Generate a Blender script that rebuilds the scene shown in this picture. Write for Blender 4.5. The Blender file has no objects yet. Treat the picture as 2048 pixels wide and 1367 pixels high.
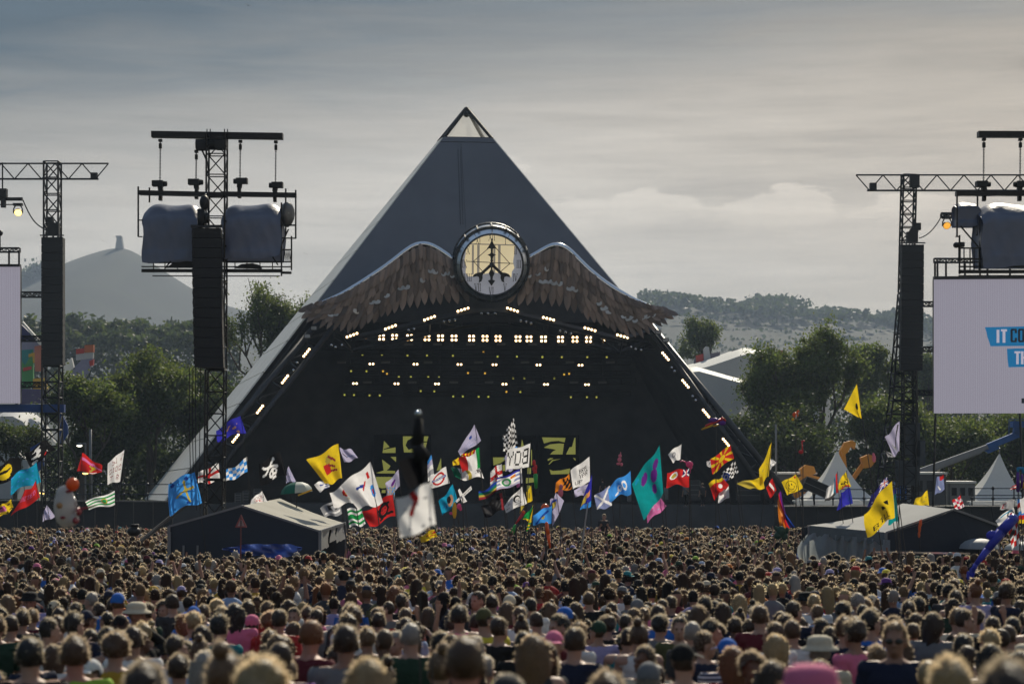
import bpy, bmesh, math, random
import numpy as np
from mathutils import Vector, Matrix
R = math.radians
rnd = random.Random(7)
SC = bpy.context.scene
COL = SC.collection

# ------------------------------------------------------------------ camera, light, exposure
F = 4160.0            # focal length in photo pixels (2048 wide)
CZ = 5.0              # eye height above the stage field
HY = 900.0            # photo row of the true horizon
cam_d = bpy.data.cameras.new('camera')
cam = bpy.data.objects.new('camera', cam_d); COL.objects.link(cam)
cam.location = (0, 0, CZ); cam.rotation_euler = (R(90), 0, 0)
cam_d.sensor_width = 36; cam_d.lens = 36 * F / 2048
cam_d.shift_y = (HY - 683.5) / 2048
cam_d.clip_start = 0.5; cam_d.clip_end = 9000
cam_d.dof.use_dof = True; cam_d.dof.focus_distance = 95; cam_d.dof.aperture_fstop = 2.5
SC.camera = cam

SUN_EL, SUN_AZ = 38.0, 14.0    # degrees; azimuth to the right of the view axis
world = bpy.data.worlds.new('World'); SC.world = world; world.use_nodes = True
def setup_world():
    nt = world.node_tree; nt.nodes.clear(); N = nt.nodes.new; L = nt.links.new
    out = N('ShaderNodeOutputWorld'); bg = N('ShaderNodeBackground'); bg.inputs[1].default_value = 0.06
    sky = N('ShaderNodeTexSky'); sky.sky_type = 'NISHITA'; sky.sun_disc = False
    sky.sun_elevation = R(SUN_EL); sky.sun_rotation = R(SUN_AZ); sky.dust_density = 3.0; sky.air_density = 1.2
    L(sky.outputs[0], bg.inputs[0])
    tc = N('ShaderNodeTexCoord'); sp = N('ShaderNodeSeparateXYZ'); L(tc.outputs['Generated'], sp.inputs[0])
    def mth(op, a, b=None, clamp=False):
        n = N('ShaderNodeMath'); n.operation = op; n.use_clamp = clamp
        for i, x in enumerate((a, b)):
            if x is None: continue
            if isinstance(x, (int, float)): n.inputs[i].default_value = x
            else: L(x, n.inputs[i])
        return n.outputs[0]
    z = mth('MAXIMUM', sp.outputs[2], 0.0)
    # high thin cloud, stretched flat by perspective
    mp = N('ShaderNodeMapping'); mp.inputs['Scale'].default_value = (2.2, 1.0, 15.0); L(tc.outputs['Generated'], mp.inputs[0])
    n1 = N('ShaderNodeTexNoise'); n1.inputs['Scale'].default_value = 3.2; n1.inputs['Detail'].default_value = 9; n1.inputs['Roughness'].default_value = .58
    n1.inputs['Distortion'].default_value = .5
    L(mp.outputs[0], n1.inputs['Vector'])
    mp2 = N('ShaderNodeMapping'); mp2.inputs['Scale'].default_value = (3.0, 2.0, 46.0); mp2.inputs['Rotation'].default_value = (0, R(3), 0); L(tc.outputs['Generated'], mp2.inputs[0])
    n2 = N('ShaderNodeTexNoise'); n2.inputs['Scale'].default_value = 4.5; n2.inputs['Detail'].default_value = 7; n2.inputs['Roughness'].default_value = .6
    L(mp2.outputs[0], n2.inputs['Vector'])
    # elevation ramp of the veil: pale cream above the horizon, greyer higher up
    ramp = N('ShaderNodeValToRGB'); cr = ramp.color_ramp
    cr.elements[0].position = 0.0; cr.elements[0].color = (.74, .70, .61, 1)
    cr.elements[1].position = 1.0; cr.elements[1].color = (.20, .24, .30, 1)
    for p, c in ((.06, (.69, .65, .575)), (.105, (.65, .605, .54)), (.15, (.58, .535, .475)), (.20, (.385, .36, .325)), (.35, (.27, .29, .31))):
        e = cr.elements.new(p); e.color = (*c, 1)
    L(z, ramp.inputs[0])
    warm = N('ShaderNodeMixRGB'); warm.blend_type = 'MULTIPLY'
    L(ramp.outputs[0], warm.inputs[1]); warm.inputs[2].default_value = (1.0, .91, .80, 1)
    L(mth('MULTIPLY', mth('ADD', sp.outputs[0], 0.02), 3.0, True), warm.inputs[0])
    bank = N('ShaderNodeValToRGB'); bank.color_ramp.elements[0].position = .18; bank.color_ramp.elements[0].color = (.026, .066, .102, 1); bank.color_ramp.elements[1].position = .6; bank.color_ramp.elements[1].color = (.20, .265, .36, 1)
    L(z, bank.inputs[0])
    bt = mth('SUBTRACT', mth('MULTIPLY', mth('SUBTRACT', z, .122), 10.5), mth('ADD', mth('MULTIPLY', sp.outputs[0], 2.1), .28))
    bt = mth('ADD', bt, mth('MULTIPLY', mth('MAXIMUM', mth('SUBTRACT', z, .168), 0.0), 3.0))
    bt = mth('ADD', bt, mth('MULTIPLY', mth('SUBTRACT', n1.outputs[0], .5), 1.1), True)
    wb = N('ShaderNodeMixRGB'); L(bt, wb.inputs[0]); L(warm.outputs[0], wb.inputs[1]); L(bank.outputs[0], wb.inputs[2])
    amp = mth('ADD', mth('MULTIPLY', mth('SUBTRACT', n1.outputs[0], .5), .75), mth('MULTIPLY', mth('SUBTRACT', n2.outputs[0], .5), .48))
    mp3 = N('ShaderNodeMapping'); mp3.inputs['Scale'].default_value = (7, 7, 22); mp3.inputs['Location'].default_value = (.4, 0, 5.3); L(tc.outputs['Generated'], mp3.inputs[0])
    n3 = N('ShaderNodeTexNoise'); n3.inputs['Scale'].default_value = 2.6; n3.inputs['Detail'].default_value = 8; L(mp3.outputs[0], n3.inputs['Vector'])
    top = mth('ADD', mth('MULTIPLY', mth('SUBTRACT', n3.outputs[0], .5), .16), mth('ADD', .117, mth('MULTIPLY', mth('SUBTRACT', n1.outputs[0], .5), .03)))
    cum = mth('MULTIPLY', mth('MULTIPLY', mth('SUBTRACT', top, z), 190.0, True), mth('MULTIPLY', mth('SUBTRACT', z, .104), 48.0, True))
    cum = mth('MULTIPLY', cum, mth('ADD', .45, mth('MULTIPLY', sp.outputs[0], 6.0), True))
    gain = mth('ADD', mth('ADD', amp, mth('MULTIPLY', cum, .36)), 1.0)
    vm = N('ShaderNodeVectorMath'); vm.operation = 'SCALE'; L(wb.outputs[0], vm.inputs[0]); L(gain, vm.inputs['Scale'])
    bg2 = N('ShaderNodeBackground'); L(vm.outputs[0], bg2.inputs[0]); bg2.inputs[1].default_value = 1.0
    # the veil thins towards the upper left, where the blue comes through
    th = mth('SUBTRACT', mth('MULTIPLY', z, 5.2), mth('MULTIPLY', sp.outputs[0], 1.5))
    th = mth('ADD', th, mth('MULTIPLY', mth('SUBTRACT', n1.outputs[0], .5), .9))
    cover = mth('SUBTRACT', 1.36, th)
    cover = mth('MAXIMUM', mth('MINIMUM', cover, .97), .91)
    mix = N('ShaderNodeMixShader'); L(cover, mix.inputs[0]); L(bg.outputs[0], mix.inputs[1]); L(bg2.outputs[0], mix.inputs[2])
    L(mix.outputs[0], out.inputs[0])
setup_world()
sun_d = bpy.data.lights.new('sun', 'SUN'); sun = bpy.data.objects.new('sun', sun_d); COL.objects.link(sun)
sun_d.energy = 5.0; sun_d.angle = R(0.6); sun_d.color = (1.0, .90, .72)
_sd = Vector((math.sin(R(SUN_AZ)) * math.cos(R(SUN_EL)), math.cos(R(SUN_AZ)) * math.cos(R(SUN_EL)), math.sin(R(SUN_EL))))
sun.rotation_euler = _sd.to_track_quat('Z', 'Y').to_euler()
SC.view_settings.view_transform = 'Standard'; SC.view_settings.look = 'None'
SC.view_settings.exposure = 0.12; SC.view_settings.gamma = 1.0; SC.view_settings.use_curve_mapping = False
SC.render.engine = 'CYCLES'
SC.cycles.use_denoising = True
SC.cycles.max_bounces = 6; SC.cycles.diffuse_bounces = 2; SC.cycles.glossy_bounces = 3
SC.cycles.transmission_bounces = 4; SC.cycles.volume_bounces = 1; SC.cycles.transparent_max_bounces = 8
SC.cycles.caustics_reflective = False; SC.cycles.caustics_refractive = False
SC.cycles.sample_clamp_indirect = 4.0

# ------------------------------------------------------------------ helpers
def P(px, py, d):
    return Vector(((px - 1024) * d / F, d, CZ + (HY - py) * d / F))
def ppm(d): return d / F              # metres per photo pixel at that distance

def lin(r, g=None, b=None):
    if g is None: r, g, b = r
    f = lambda c: ((c / 255) / 12.92 if c <= 10 else (((c / 255) + .055) / 1.055) ** 2.4)
    return (f(r), f(g), f(b))

_mats = {}
def mat(name, col, rough=.7, metal=0., var=.18, scale=3., bump=0., bscale=None, spec=.4, transl=0., tcol=None, emit=None, estr=0., perobj=0.):
    if name in _mats: return _mats[name]
    m = bpy.data.materials.new(name); m.use_nodes = True
    nt = m.node_tree; N = nt.nodes.new; L = nt.links.new
    b = nt.nodes['Principled BSDF']; out = nt.nodes['Material Output']
    b.inputs['Roughness'].default_value = rough; b.inputs['Metallic'].default_value = metal
    b.inputs['Specular IOR Level'].default_value = spec
    tc = N('ShaderNodeTexCoord')
    no = N('ShaderNodeTexNoise'); no.inputs['Scale'].default_value = scale; no.inputs['Detail'].default_value = 5
    L(tc.outputs['Object'], no.inputs['Vector'])
    mx = N('ShaderNodeMixRGB'); mx.inputs[1].default_value = (*[c * (1 - var) for c in col], 1); mx.inputs[2].default_value = (*[min(1, c * (1 + var)) for c in col], 1)
    L(no.outputs[0], mx.inputs[0]); src = mx.outputs[0]
    if perobj:
        oi = N('ShaderNodeObjectInfo'); hs = N('ShaderNodeHueSaturation'); ma = N('ShaderNodeMapRange')
        ma.inputs['To Min'].default_value = 1 - perobj; ma.inputs['To Max'].default_value = 1 + perobj
        L(oi.outputs['Random'], ma.inputs['Value']); L(ma.outputs[0], hs.inputs['Value']); L(src, hs.inputs['Color']); src = hs.outputs[0]
    L(src, b.inputs['Base Color'])
    if bump:
        n2 = N('ShaderNodeTexNoise'); n2.inputs['Scale'].default_value = bscale or scale * 4; n2.inputs['Detail'].default_value = 4
        L(tc.outputs['Object'], n2.inputs['Vector'])
        bp = N('ShaderNodeBump'); bp.inputs['Strength'].default_value = bump; bp.inputs['Distance'].default_value = .05
        L(n2.outputs[0], bp.inputs['Height']); L(bp.outputs[0], b.inputs['Normal'])
    if transl:
        tr = N('ShaderNodeBsdfTranslucent')
        if tcol: tr.inputs[0].default_value = (*tcol, 1)
        else: L(src, tr.inputs[0])
        ms = N('ShaderNodeMixShader'); ms.inputs[0].default_value = transl
        L(b.outputs[0], ms.inputs[1]); L(tr.outputs[0], ms.inputs[2]); L(ms.outputs[0], out.inputs[0])
    if emit:
        b.inputs['Emission Color'].default_value = (*emit, 1); b.inputs['Emission Strength'].default_value = estr
    _mats[name] = m
    return m

def attr_mat(name, rough=.75, transl=0., spec=.3, tgain=1.0, emit=0.):
    """colours come from the mesh's own flat print (colour attribute 'Col')"""
    if name in _mats: return _mats[name]
    m = bpy.data.materials.new(name); m.use_nodes = True
    nt = m.node_tree; N = nt.nodes.new; L = nt.links.new
    b = nt.nodes['Principled BSDF']; out = nt.nodes['Material Output']
    a = N('ShaderNodeAttribute'); a.attribute_name = 'Col'
    tc = N('ShaderNodeTexCoord'); no = N('ShaderNodeTexNoise'); no.inputs['Scale'].default_value = 9
    L(tc.outputs['Object'], no.inputs['Vector'])
    mr = N('ShaderNodeMapRange'); mr.inputs['To Min'].default_value = .8; mr.inputs['To Max'].default_value = 1.15; L(no.outputs[0], mr.inputs['Value'])
    vm = N('ShaderNodeVectorMath'); vm.operation = 'SCALE'; L(a.outputs['Color'], vm.inputs[0]); L(mr.outputs[0], vm.inputs['Scale'])
    L(vm.outputs[0], b.inputs['Base Color'])
    b.inputs['Roughness'].default_value = rough; b.inputs['Specular IOR Level'].default_value = spec
    if emit:
        L(vm.outputs[0], b.inputs['Emission Color']); b.inputs['Emission Strength'].default_value = emit
    if transl:
        tr = N('ShaderNodeBsdfTranslucent'); L(vm.outputs[0], tr.inputs[0])
        ms = N('ShaderNodeMixShader'); ms.inputs[0].default_value = transl
        L(b.outputs[0], ms.inputs[1]); L(tr.outputs[0], ms.inputs[2]); L(ms.outputs[0], out.inputs[0])
    _mats[name] = m
    return m

def tag(o, label=None, cat=None, group=None, kind=None):
    if label: o['label'] = label
    if cat: o['category'] = cat
    if group: o['group'] = group
    if kind: o['kind'] = kind
    return o
WL = {}
def worg(o):
    v = Vector(o.location)
    while o.parent: o = o.parent; v = v + Vector(o.location)
    return v
def thing(name, label, cat, loc, group=None):
    o = bpy.data.objects.new(name, None); COL.objects.link(o); o.location = loc; o.empty_display_size = .3
    return tag(o, label, cat, group)

class MB:
    def __init__(s): s.v = []; s.f = []; s.m = []
    def add(s, vs, fs, mi=0):
        b = len(s.v); s.v.extend([tuple(v) for v in vs]); s.f.extend([tuple(i + b for i in f) for f in fs]); s.m.extend([mi] * len(fs)); return s
    def poly(s, pts, mi=0): return s.add(pts, [tuple(range(len(pts)))], mi)
    def frame_box(s, o, u, v, w, mi=0):
        o = Vector(o); u = Vector(u); v = Vector(v); w = Vector(w)
        vs = [o + a * u + b * v + c * w for c in (0, 1) for b in (0, 1) for a in (0, 1)]
        return s.add(vs, [(0, 2, 3, 1), (4, 5, 7, 6), (0, 1, 5, 4), (2, 6, 7, 3), (0, 4, 6, 2), (1, 3, 7, 5)], mi)
    def box(s, c, sz, mi=0):
        c = Vector(c); x, y, z = sz
        return s.frame_box(c - Vector((x, y, z)) / 2, (x, 0, 0), (0, y, 0), (0, 0, z), mi)
    def bar(s, a, b, w, h=None, mi=0, up=None):
        a = Vector(a); b = Vector(b); d = (b - a); h = h or w
        if d.length < 1e-6: return s
        dn = d.normalized(); up = Vector(up) if up else Vector((0, 0, 1))
        if abs(dn.dot(up)) > .98: up = Vector((0, 1, 0))
        x = dn.cross(up).normalized(); y = x.cross(dn).normalized()
        return s.frame_box(a - x * w / 2 - y * h / 2, x * w, y * h, d, mi)
    def tube(s, a, b, r, r2=None, n=6, mi=0, cap=True):
        a = Vector(a); b = Vector(b); d = b - a
        if d.length < 1e-6: return s
        r2 = r if r2 is None else r2; dn = d.normalized()
        up = Vector((0, 0, 1)) if abs(dn.z) < .95 else Vector((0, 1, 0))
        x = dn.cross(up).normalized(); y = dn.cross(x)
        vs = []
        for c, rr in ((a, r), (b, r2)):
            for i in range(n):
                t = 2 * math.pi * i / n; vs.append(c + x * (rr * math.cos(t)) + y * (rr * math.sin(t)))
        fs = [(i, (i + 1) % n, n + (i + 1) % n, n + i) for i in range(n)]
        if cap: fs += [tuple(reversed(range(n))), tuple(range(n, 2 * n))]
        return s.add(vs, fs, mi)
    def path(s, pts, r, n=6, mi=0):
        for i in range(len(pts) - 1):
            ra = r[i] if isinstance(r, (list, tuple)) else r; rb = r[i + 1] if isinstance(r, (list, tuple)) else r
            s.tube(pts[i], pts[i + 1], ra, rb, n, mi)
        return s
    def lathe(s, c, prof, n=16, mi=0, axis=(0, 0, 1), arc=None):
        c = Vector(c); ax = Vector(axis).normalized()
        up = Vector((0, 1, 0)) if abs(ax.y) < .9 else Vector((0, 0, 1))
        x = (up - ax * up.dot(ax)).normalized(); y = ax.cross(x)
        vs = [c + ax * h + (x * math.cos(2 * math.pi * i / n) + y * math.sin(2 * math.pi * i / n)) * r for r, h in prof for i in range(n)]
        fs = [(k * n + i, k * n + (i + 1) % n, (k + 1) * n + (i + 1) % n, (k + 1) * n + i) for k in range(len(prof) - 1) for i in range(n)]
        return s.add(vs, fs, mi)
    def sweep(s, pts, rad, n=8, mi=0):
        pts = [Vector(p) for p in pts]; vs = []; m = len(pts)
        for i, p in enumerate(pts):
            dn = (pts[min(i + 1, m - 1)] - pts[max(i - 1, 0)]).normalized(); up = Vector((0, 1, 0)); x = dn.cross(up).normalized(); y = x.cross(dn)
            for k in range(n): t = 2 * math.pi * k / n; vs.append(p + (x * math.cos(t) + y * math.sin(t)) * (rad[i] if isinstance(rad, list) else rad))
        return s.add(vs, [(i * n + k, i * n + (k + 1) % n, (i + 1) * n + (k + 1) % n, (i + 1) * n + k) for i in range(m - 1) for k in range(n)], mi)
    def ball(s, c, r, n=12, m=8, mi=0):
        if not isinstance(r, (tuple, list)): r = (r, r, r)
        vs = []; fs = []
        for j in range(m + 1):
            p = math.pi * j / m
            for i in range(n):
                t = 2 * math.pi * i / n
                vs.append((c[0] + r[0] * math.sin(p) * math.cos(t), c[1] + r[1] * math.sin(p) * math.sin(t), c[2] + r[2] * math.cos(p)))
        for j in range(m):
            for i in range(n): fs.append((j * n + i, (j + 1) * n + i, (j + 1) * n + (i + 1) % n, j * n + (i + 1) % n))
        return s.add(vs, fs, mi)
    def ext(s, pts, dvec, mi=0):
        """solid: a flat outline carried along dvec"""
        n = len(pts); d = Vector(dvec); a = [Vector(p) for p in pts]
        return s.add(a + [p + d for p in a], [tuple(range(n)), tuple(reversed(range(n, 2 * n)))] + [(i, n + i, n + (i + 1) % n, (i + 1) % n) for i in range(n)], mi)
    def truss(s, a, b, w, h, bay, r, mi=0, up=None, w2=None, h2=None, nn=5):
        """welded box truss: four chords, zigzag lacing on four sides"""
        a = Vector(a); b = Vector(b); d = b - a; dn = d.normalized()
        up = Vector(up) if up else (Vector((0, 0, 1)) if abs(dn.z) < .9 else Vector((0, 1, 0)))
        x = dn.cross(up).normalized(); y = x.cross(dn).normalized()
        w2 = w if w2 is None else w2; h2 = h if h2 is None else h2
        def c(t, i):
            sx, sy = ((-1, -1), (1, -1), (1, 1), (-1, 1))[i]
            return a + d * t + x * (sx * (w + (w2 - w) * t) / 2) + y * (sy * (h + (h2 - h) * t) / 2)
        k = max(1, round(d.length / bay))
        for i in range(4): s.tube(c(0, i), c(1, i), r, None, nn, mi)
        for j in range(k):
            t0, t1 = j / k, (j + 1) / k
            for i in range(4):
                q = (i + 1) % 4
                s.tube(c(t0, i), c(t0, q), r * .6, None, 4, mi, False)
                if j % 2: s.tube(c(t0, i), c(t1, q), r * .6, None, 4, mi, False)
                else: s.tube(c(t0, q), c(t1, i), r * .6, None, 4, mi, False)
        for i in range(4): s.tube(c(1, i), c(1, (i + 1) % 4), r * .6, None, 4, mi, False)
        return s
    def build(s, name, mats, parent=None, smooth=False, base=None, share=None):
        me = bpy.data.meshes.new(name)
        if parent is not None: off = worg(parent); loc = Vector((0, 0, 0))
        else:
            if base is None:
                a = np.array(s.v); base = Vector(((a[:, 0].min() + a[:, 0].max()) / 2, (a[:, 1].min() + a[:, 1].max()) / 2, a[:, 2].min()))
            off = loc = Vector(base)
        me.from_pydata([(v[0] - off[0], v[1] - off[1], v[2] - off[2]) for v in s.v], [], s.f)
        ms = mats if isinstance(mats, (list, tuple)) else [mats]
        for m in ms: me.materials.append(m)
        if len(ms) > 1: me.polygons.foreach_set('material_index', s.m)
        if smooth: me.polygons.foreach_set('use_smooth', [True] * len(me.polygons))
        me.update()
        o = bpy.data.objects.new(name, me); COL.objects.link(o); o.location = loc
        if parent is not None: o.parent = parent
        return o

def np_mesh(name, V, Fq, mats, mi=None, smooth=False, col=None, tri=False):
    """fast mesh from arrays: V (n,3), Fq (m,3|4)"""
    me = bpy.data.meshes.new(name)
    k = Fq.shape[1]
    me.vertices.add(len(V)); me.vertices.foreach_set('co', np.ascontiguousarray(V, dtype=np.float32).ravel())
    me.loops.add(Fq.size); me.loops.foreach_set('vertex_index', np.ascontiguousarray(Fq, dtype=np.int32).ravel())
    me.polygons.add(len(Fq)); me.polygons.foreach_set('loop_start', np.arange(0, Fq.size, k, dtype=np.int32))
    for m in mats: me.materials.append(m)
    if mi is not None: me.polygons.foreach_set('material_index', np.ascontiguousarray(mi, dtype=np.int32))
    if smooth: me.polygons.foreach_set('use_smooth', np.ones(len(Fq), dtype=bool))
    me.update(calc_edges=True)
    if col is not None:
        a = me.color_attributes.new('Col', 'FLOAT_COLOR', 'CORNER')
        c = np.ones((len(Fq), k, 4), dtype=np.float32); c[:, :, :3] = np.asarray(col)[:, None, :]
        a.data.foreach_set('color', c.ravel())
    return me

def copy_tree(o, parent=None):
    c = o.copy(); COL.objects.link(c)
    if parent is not None: c.parent = parent; c.matrix_parent_inverse = o.matrix_parent_inverse
    for ch in list(o.children): copy_tree(ch, c)
    return c

def interp(xs, ys, x): return float(np.interp(x, xs, ys))
ORD = ['first', 'second', 'third', 'fourth', 'fifth', 'sixth', 'seventh', 'eighth', 'ninth', 'tenth', 'eleventh', 'twelfth', 'thirteenth', 'fourteenth', 'fifteenth', 'sixteenth', 'seventeenth', 'eighteenth', 'nineteenth', 'twentieth']

# ground profile (the field slopes down from the viewer to the stage)
GD = [-80, -20, 0, 4, 8, 9.8, 12, 17, 21, 30, 42, 54, 70, 83, 100, 115, 130, 161.5, 162, 300, 700, 3000]
GZ = [9, 4.6, 3.15, 2.85, 2.45, 2.25, 1.90, 1.64, 1.52, 1.15, .76, .46, .12, -.15, -.5, -1.2, -1.9, -1.9, 0, .0, 2., 4.]
def gz(y): return float(np.interp(y, GD, GZ))

# ------------------------------------------------------------------ ground and hills
M_grass = mat('grass_field', (.028, .040, .018), .95, var=.5, scale=.6, bump=.5)
M_hill = None
def hill_material():
    m = bpy.data.materials.new('hill_fields'); m.use_nodes = True
    nt = m.node_tree; N = nt.nodes.new; L = nt.links.new; b = nt.nodes['Principled BSDF']; b.inputs['Roughness'].default_value = .95
    tc = N('ShaderNodeTexCoord')
    vo = N('ShaderNodeTexVoronoi'); vo.inputs['Scale'].default_value = .0065
    no = N('ShaderNodeTexNoise'); no.inputs['Scale'].default_value = .02; no.inputs['Detail'].default_value = 6
    L(tc.outputs['Object'], vo.inputs['Vector']); L(tc.outputs['Object'], no.inputs['Vector'])
    r = N('ShaderNodeValToRGB'); r.color_ramp.elements[0].color = (.011, .018, .011, 1); r.color_ramp.elements[1].color = (.021, .028, .016, 1)
    e = r.color_ramp.elements.new(.5); e.color = (.015, .022, .012, 1)
    L(vo.outputs['Color'], r.inputs[0])
    v2 = N('ShaderNodeTexVoronoi'); v2.feature = 'DISTANCE_TO_EDGE'; v2.inputs['Scale'].default_value = .0065; L(tc.outputs['Object'], v2.inputs['Vector'])
    lt = N('ShaderNodeMath'); lt.operation = 'LESS_THAN'; lt.inputs[1].default_value = .05; L(v2.outputs['Distance'], lt.inputs[0])
    mx = N('ShaderNodeMixRGB'); L(lt.outputs[0], mx.inputs[0]); L(r.outputs[0], mx.inputs[1]); mx.inputs[2].default_value = (.02, .03, .014, 1)
    m2 = N('ShaderNodeMixRGB'); m2.blend_type = 'MULTIPLY'; m2.inputs[0].default_value = .6; L(mx.outputs[0], m2.inputs[1]); L(no.outputs[0], m2.inputs[2])
    L(m2.outputs[0], b.inputs['Base Color'])
    return m
def build_ground():
    ys = [-60, -30, -10, 0, 4, 8, 12, 17, 21, 25, 30, 36, 42, 48, 54, 62, 70, 83, 100, 115, 130, 161.5, 162, 180, 250, 350, 500, 700, 1000, 1500, 2200, 3100]
    xs = [-1600, -1000, -600, -350, -200, -120, -70, -40, -25, -15, -8, -4, 0, 4, 8, 15, 25, 40, 70, 120, 200, 350, 600, 1000, 1600]
    V = np.array([(x, y, gz(y) - .02 + rnd.uniform(-.03, .03)) for y in ys for x in xs]); nx = len(xs)
    Fq = np.array([(j * nx + i, j * nx + i + 1, (j + 1) * nx + i + 1, (j + 1) * nx + i) for j in range(len(ys) - 1) for i in range(nx - 1)])
    o = bpy.data.objects.new('ground', np_mesh('ground', V, Fq, [M_grass], smooth=True)); COL.objects.link(o); tag(o, kind='structure')
build_ground()
M_hill = hill_material()
def build_hill(name, d, prof, depth_f, depth_b, seed, rough=2.0):
    """prof: ridge line as (photo column, photo row) at distance d"""
    r = np.random.RandomState(seed)
    px = np.array([p[0] for p in prof]); py = np.array([p[1] for p in prof])
    n = 300; xs = np.linspace(px[0], px[-1], n); X = (xs - 1024) * d / F
    ridge = CZ + (HY - np.interp(xs, px, py)) * d / F
    k = np.hanning(9); k /= k.sum(); ridge = np.convolve(np.pad(ridge, 4, mode='edge'), k, 'valid')
    ts = np.concatenate([np.linspace(-1, 0, 26), np.linspace(0, 1, 10)[1:]])
    V = []
    for t in ts:
        y = d + (t * depth_f if t < 0 else t * depth_b)
        sh = (1 - abs(t)) ** 1.15 if t < 0 else math.cos(t * math.pi / 2)
        und = np.interp(np.arange(n), np.arange(0, n, 10), r.randn(len(range(0, n, 10)))) * rough * (1 if -1 < t < 0 else 0)
        for x, z, u in zip(X, ridge, und): V.append((x, y, 1 + (z - 1) * sh + u * min(1, abs(t) * 3)))
    V = np.array(V)
    Fq = np.array([(j * n + i, j * n + i + 1, (j + 1) * n + i + 1, (j + 1) * n + i) for j in range(len(ts) - 1) for i in range(n - 1)])
    o = bpy.data.objects.new(name, np_mesh(name, V, Fq, [M_hill], smooth=True)); COL.objects.link(o); tag(o, kind='structure')
    return X, ridge
TOR = [(-700, 800), (-300, 720), (-120, 640), (0, 595), (45, 562), (90, 545), (130, 526), (165, 513), (200, 502), (225, 496), (252, 496), (280, 510), (330, 543), (380, 575), (450, 610), (560, 640), (760, 665), (1000, 690), (1300, 720)]
RID = [(300, 720), (600, 690), (900, 660), (1150, 625), (1300, 601), (1345, 600), (1400, 610), (1450, 614), (1520, 618), (1580, 622), (1640, 625), (1700, 630), (1760, 643), (1800, 648), (1860, 660), (1900, 655), (2000, 650), (2200, 655), (2500, 690), (2900, 760)]
build_hill('hill', 2400, TOR, 900, 500, 3)
RX, RZ = build_hill('hills', 1900, RID, 900, 450, 5)
# ------------------------------------------------------------------ the pyramid stage
FL = P(330, 1004, 158); FR = P(1596, 1008, 162); AP = P(933, 216, 176)
BACK = P(290, 1000, 186) - FL
BL = FL + BACK; BR = FR + BACK
FN = (FR - FL).cross(AP - FL).normalized()
if FN.y > 0: FN = -FN
C0 = Vector((0, 0, CZ))
def fp(px, py, off=0.):
    """the point of the pyramid's sloping front that a photo pixel falls on, moved off metres outwards"""
    dr = Vector(((px - 1024) / F, 1, (HY - py) / F)); o = FL + FN * off
    return C0 + dr * ((o - C0).dot(FN) / dr.dot(FN))
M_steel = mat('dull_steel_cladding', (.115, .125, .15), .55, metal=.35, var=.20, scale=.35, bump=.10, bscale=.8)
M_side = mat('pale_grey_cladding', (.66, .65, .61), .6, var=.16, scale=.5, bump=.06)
M_black = mat('black_paint', (.012, .013, .016), .6, var=.4, scale=2)
M_drape = mat('black_drape', (.065, .070, .079), .95, var=.5, scale=.7, bump=.3)
M_truss = mat('dark_steel_tube', (.045, .048, .054), .45, metal=.6, var=.3, scale=4)
M_trussb = mat('black_steel_tube', (.012, .0125, .014), .4, metal=.3, var=.3, scale=4)
M_chrome = mat('polished_steel', (.62, .66, .72), .18, metal=1., var=.08, scale=2, bump=.05, bscale=3)
M_glass = bpy.data.materials.new('cap_glazing'); M_glass.use_nodes = True
def _gl():
    nt = M_glass.node_tree; N = nt.nodes.new; L = nt.links.new; out = nt.nodes['Material Output']; nt.nodes.remove(nt.nodes['Principled BSDF'])
    t = N('ShaderNodeBsdfTransparent'); t.inputs[0].default_value = (.93, .93, .92, 1)
    d = N('ShaderNodeBsdfTranslucent'); d.inputs[0].default_value = (.6, .6, .58, 1)
    m = N('ShaderNodeMixShader'); m.inputs[0].default_value = .22; L(t.outputs[0], m.inputs[1]); L(d.outputs[0], m.inputs[2]); L(m.outputs[0], out.inputs[0])
_gl()
stage = thing('pyramid_stage', 'huge grey steel pyramid stage with an open black front and a glazed tip', 'stage', (FL + FR) / 2)

def lerp(a, b, t): return a + (b - a) * t
TC = (218 - 282) / (218 - 1006)          # where the glazed cap begins
cap_t = 1 - (282 - 216) / (1006 - 216)
cFL = lerp(FL, AP, cap_t); cFR = lerp(FR, AP, cap_t); cBL = lerp(BL, AP, cap_t); cBR = lerp(BR, AP, cap_t)
def sheet(name, pts, nrm, th, m, parent=stage, smooth=False):
    b = MB(); b.ext(pts, Vector(nrm) * th); return b.build(name, m, parent, smooth)
# front cladding: a cap band and two broad sheets left and right of the seam, over the arch
t1 = cap_t - .012
bFL = lerp(FL, AP, t1); bFR = lerp(FR, AP, t1)
def out(p, k=.12): return p + FN * k
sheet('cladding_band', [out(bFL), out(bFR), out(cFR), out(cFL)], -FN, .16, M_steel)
lamp_px = [(668, 655), (705, 676), (780, 660), (860, 642), (925, 628), (981, 622), (1026, 626), (1097, 644), (1180, 664), (1245, 680), (1300, 660)]
arch_px = [(652, 640), (700, 626), (780, 602), (860, 584), (925, 572), (981, 568), (1040, 572), (1100, 584), (1180, 604), (1245, 626), (1290, 640)]
tb = t1 - .0015
seam_top = lerp(lerp(FL, AP, tb), lerp(FR, AP, tb), .37)
seam_bot = fp(938, 571)
tl = 1 - (655 - 216) / (1006 - 216)
sl = [p for p in arch_px if p[0] < 938]; sr = [p for p in arch_px if p[0] > 938]
eps = (FR - FL).normalized() * .012
gap = [out(p, .1) for p in ([lerp(FL, AP, tb), lerp(FL, AP, tl)] + [fp(*p) for p in sl] + [seam_bot - eps, seam_top - eps])]
sheet('cladding_panel', gap, -FN, .14, M_steel)
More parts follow.
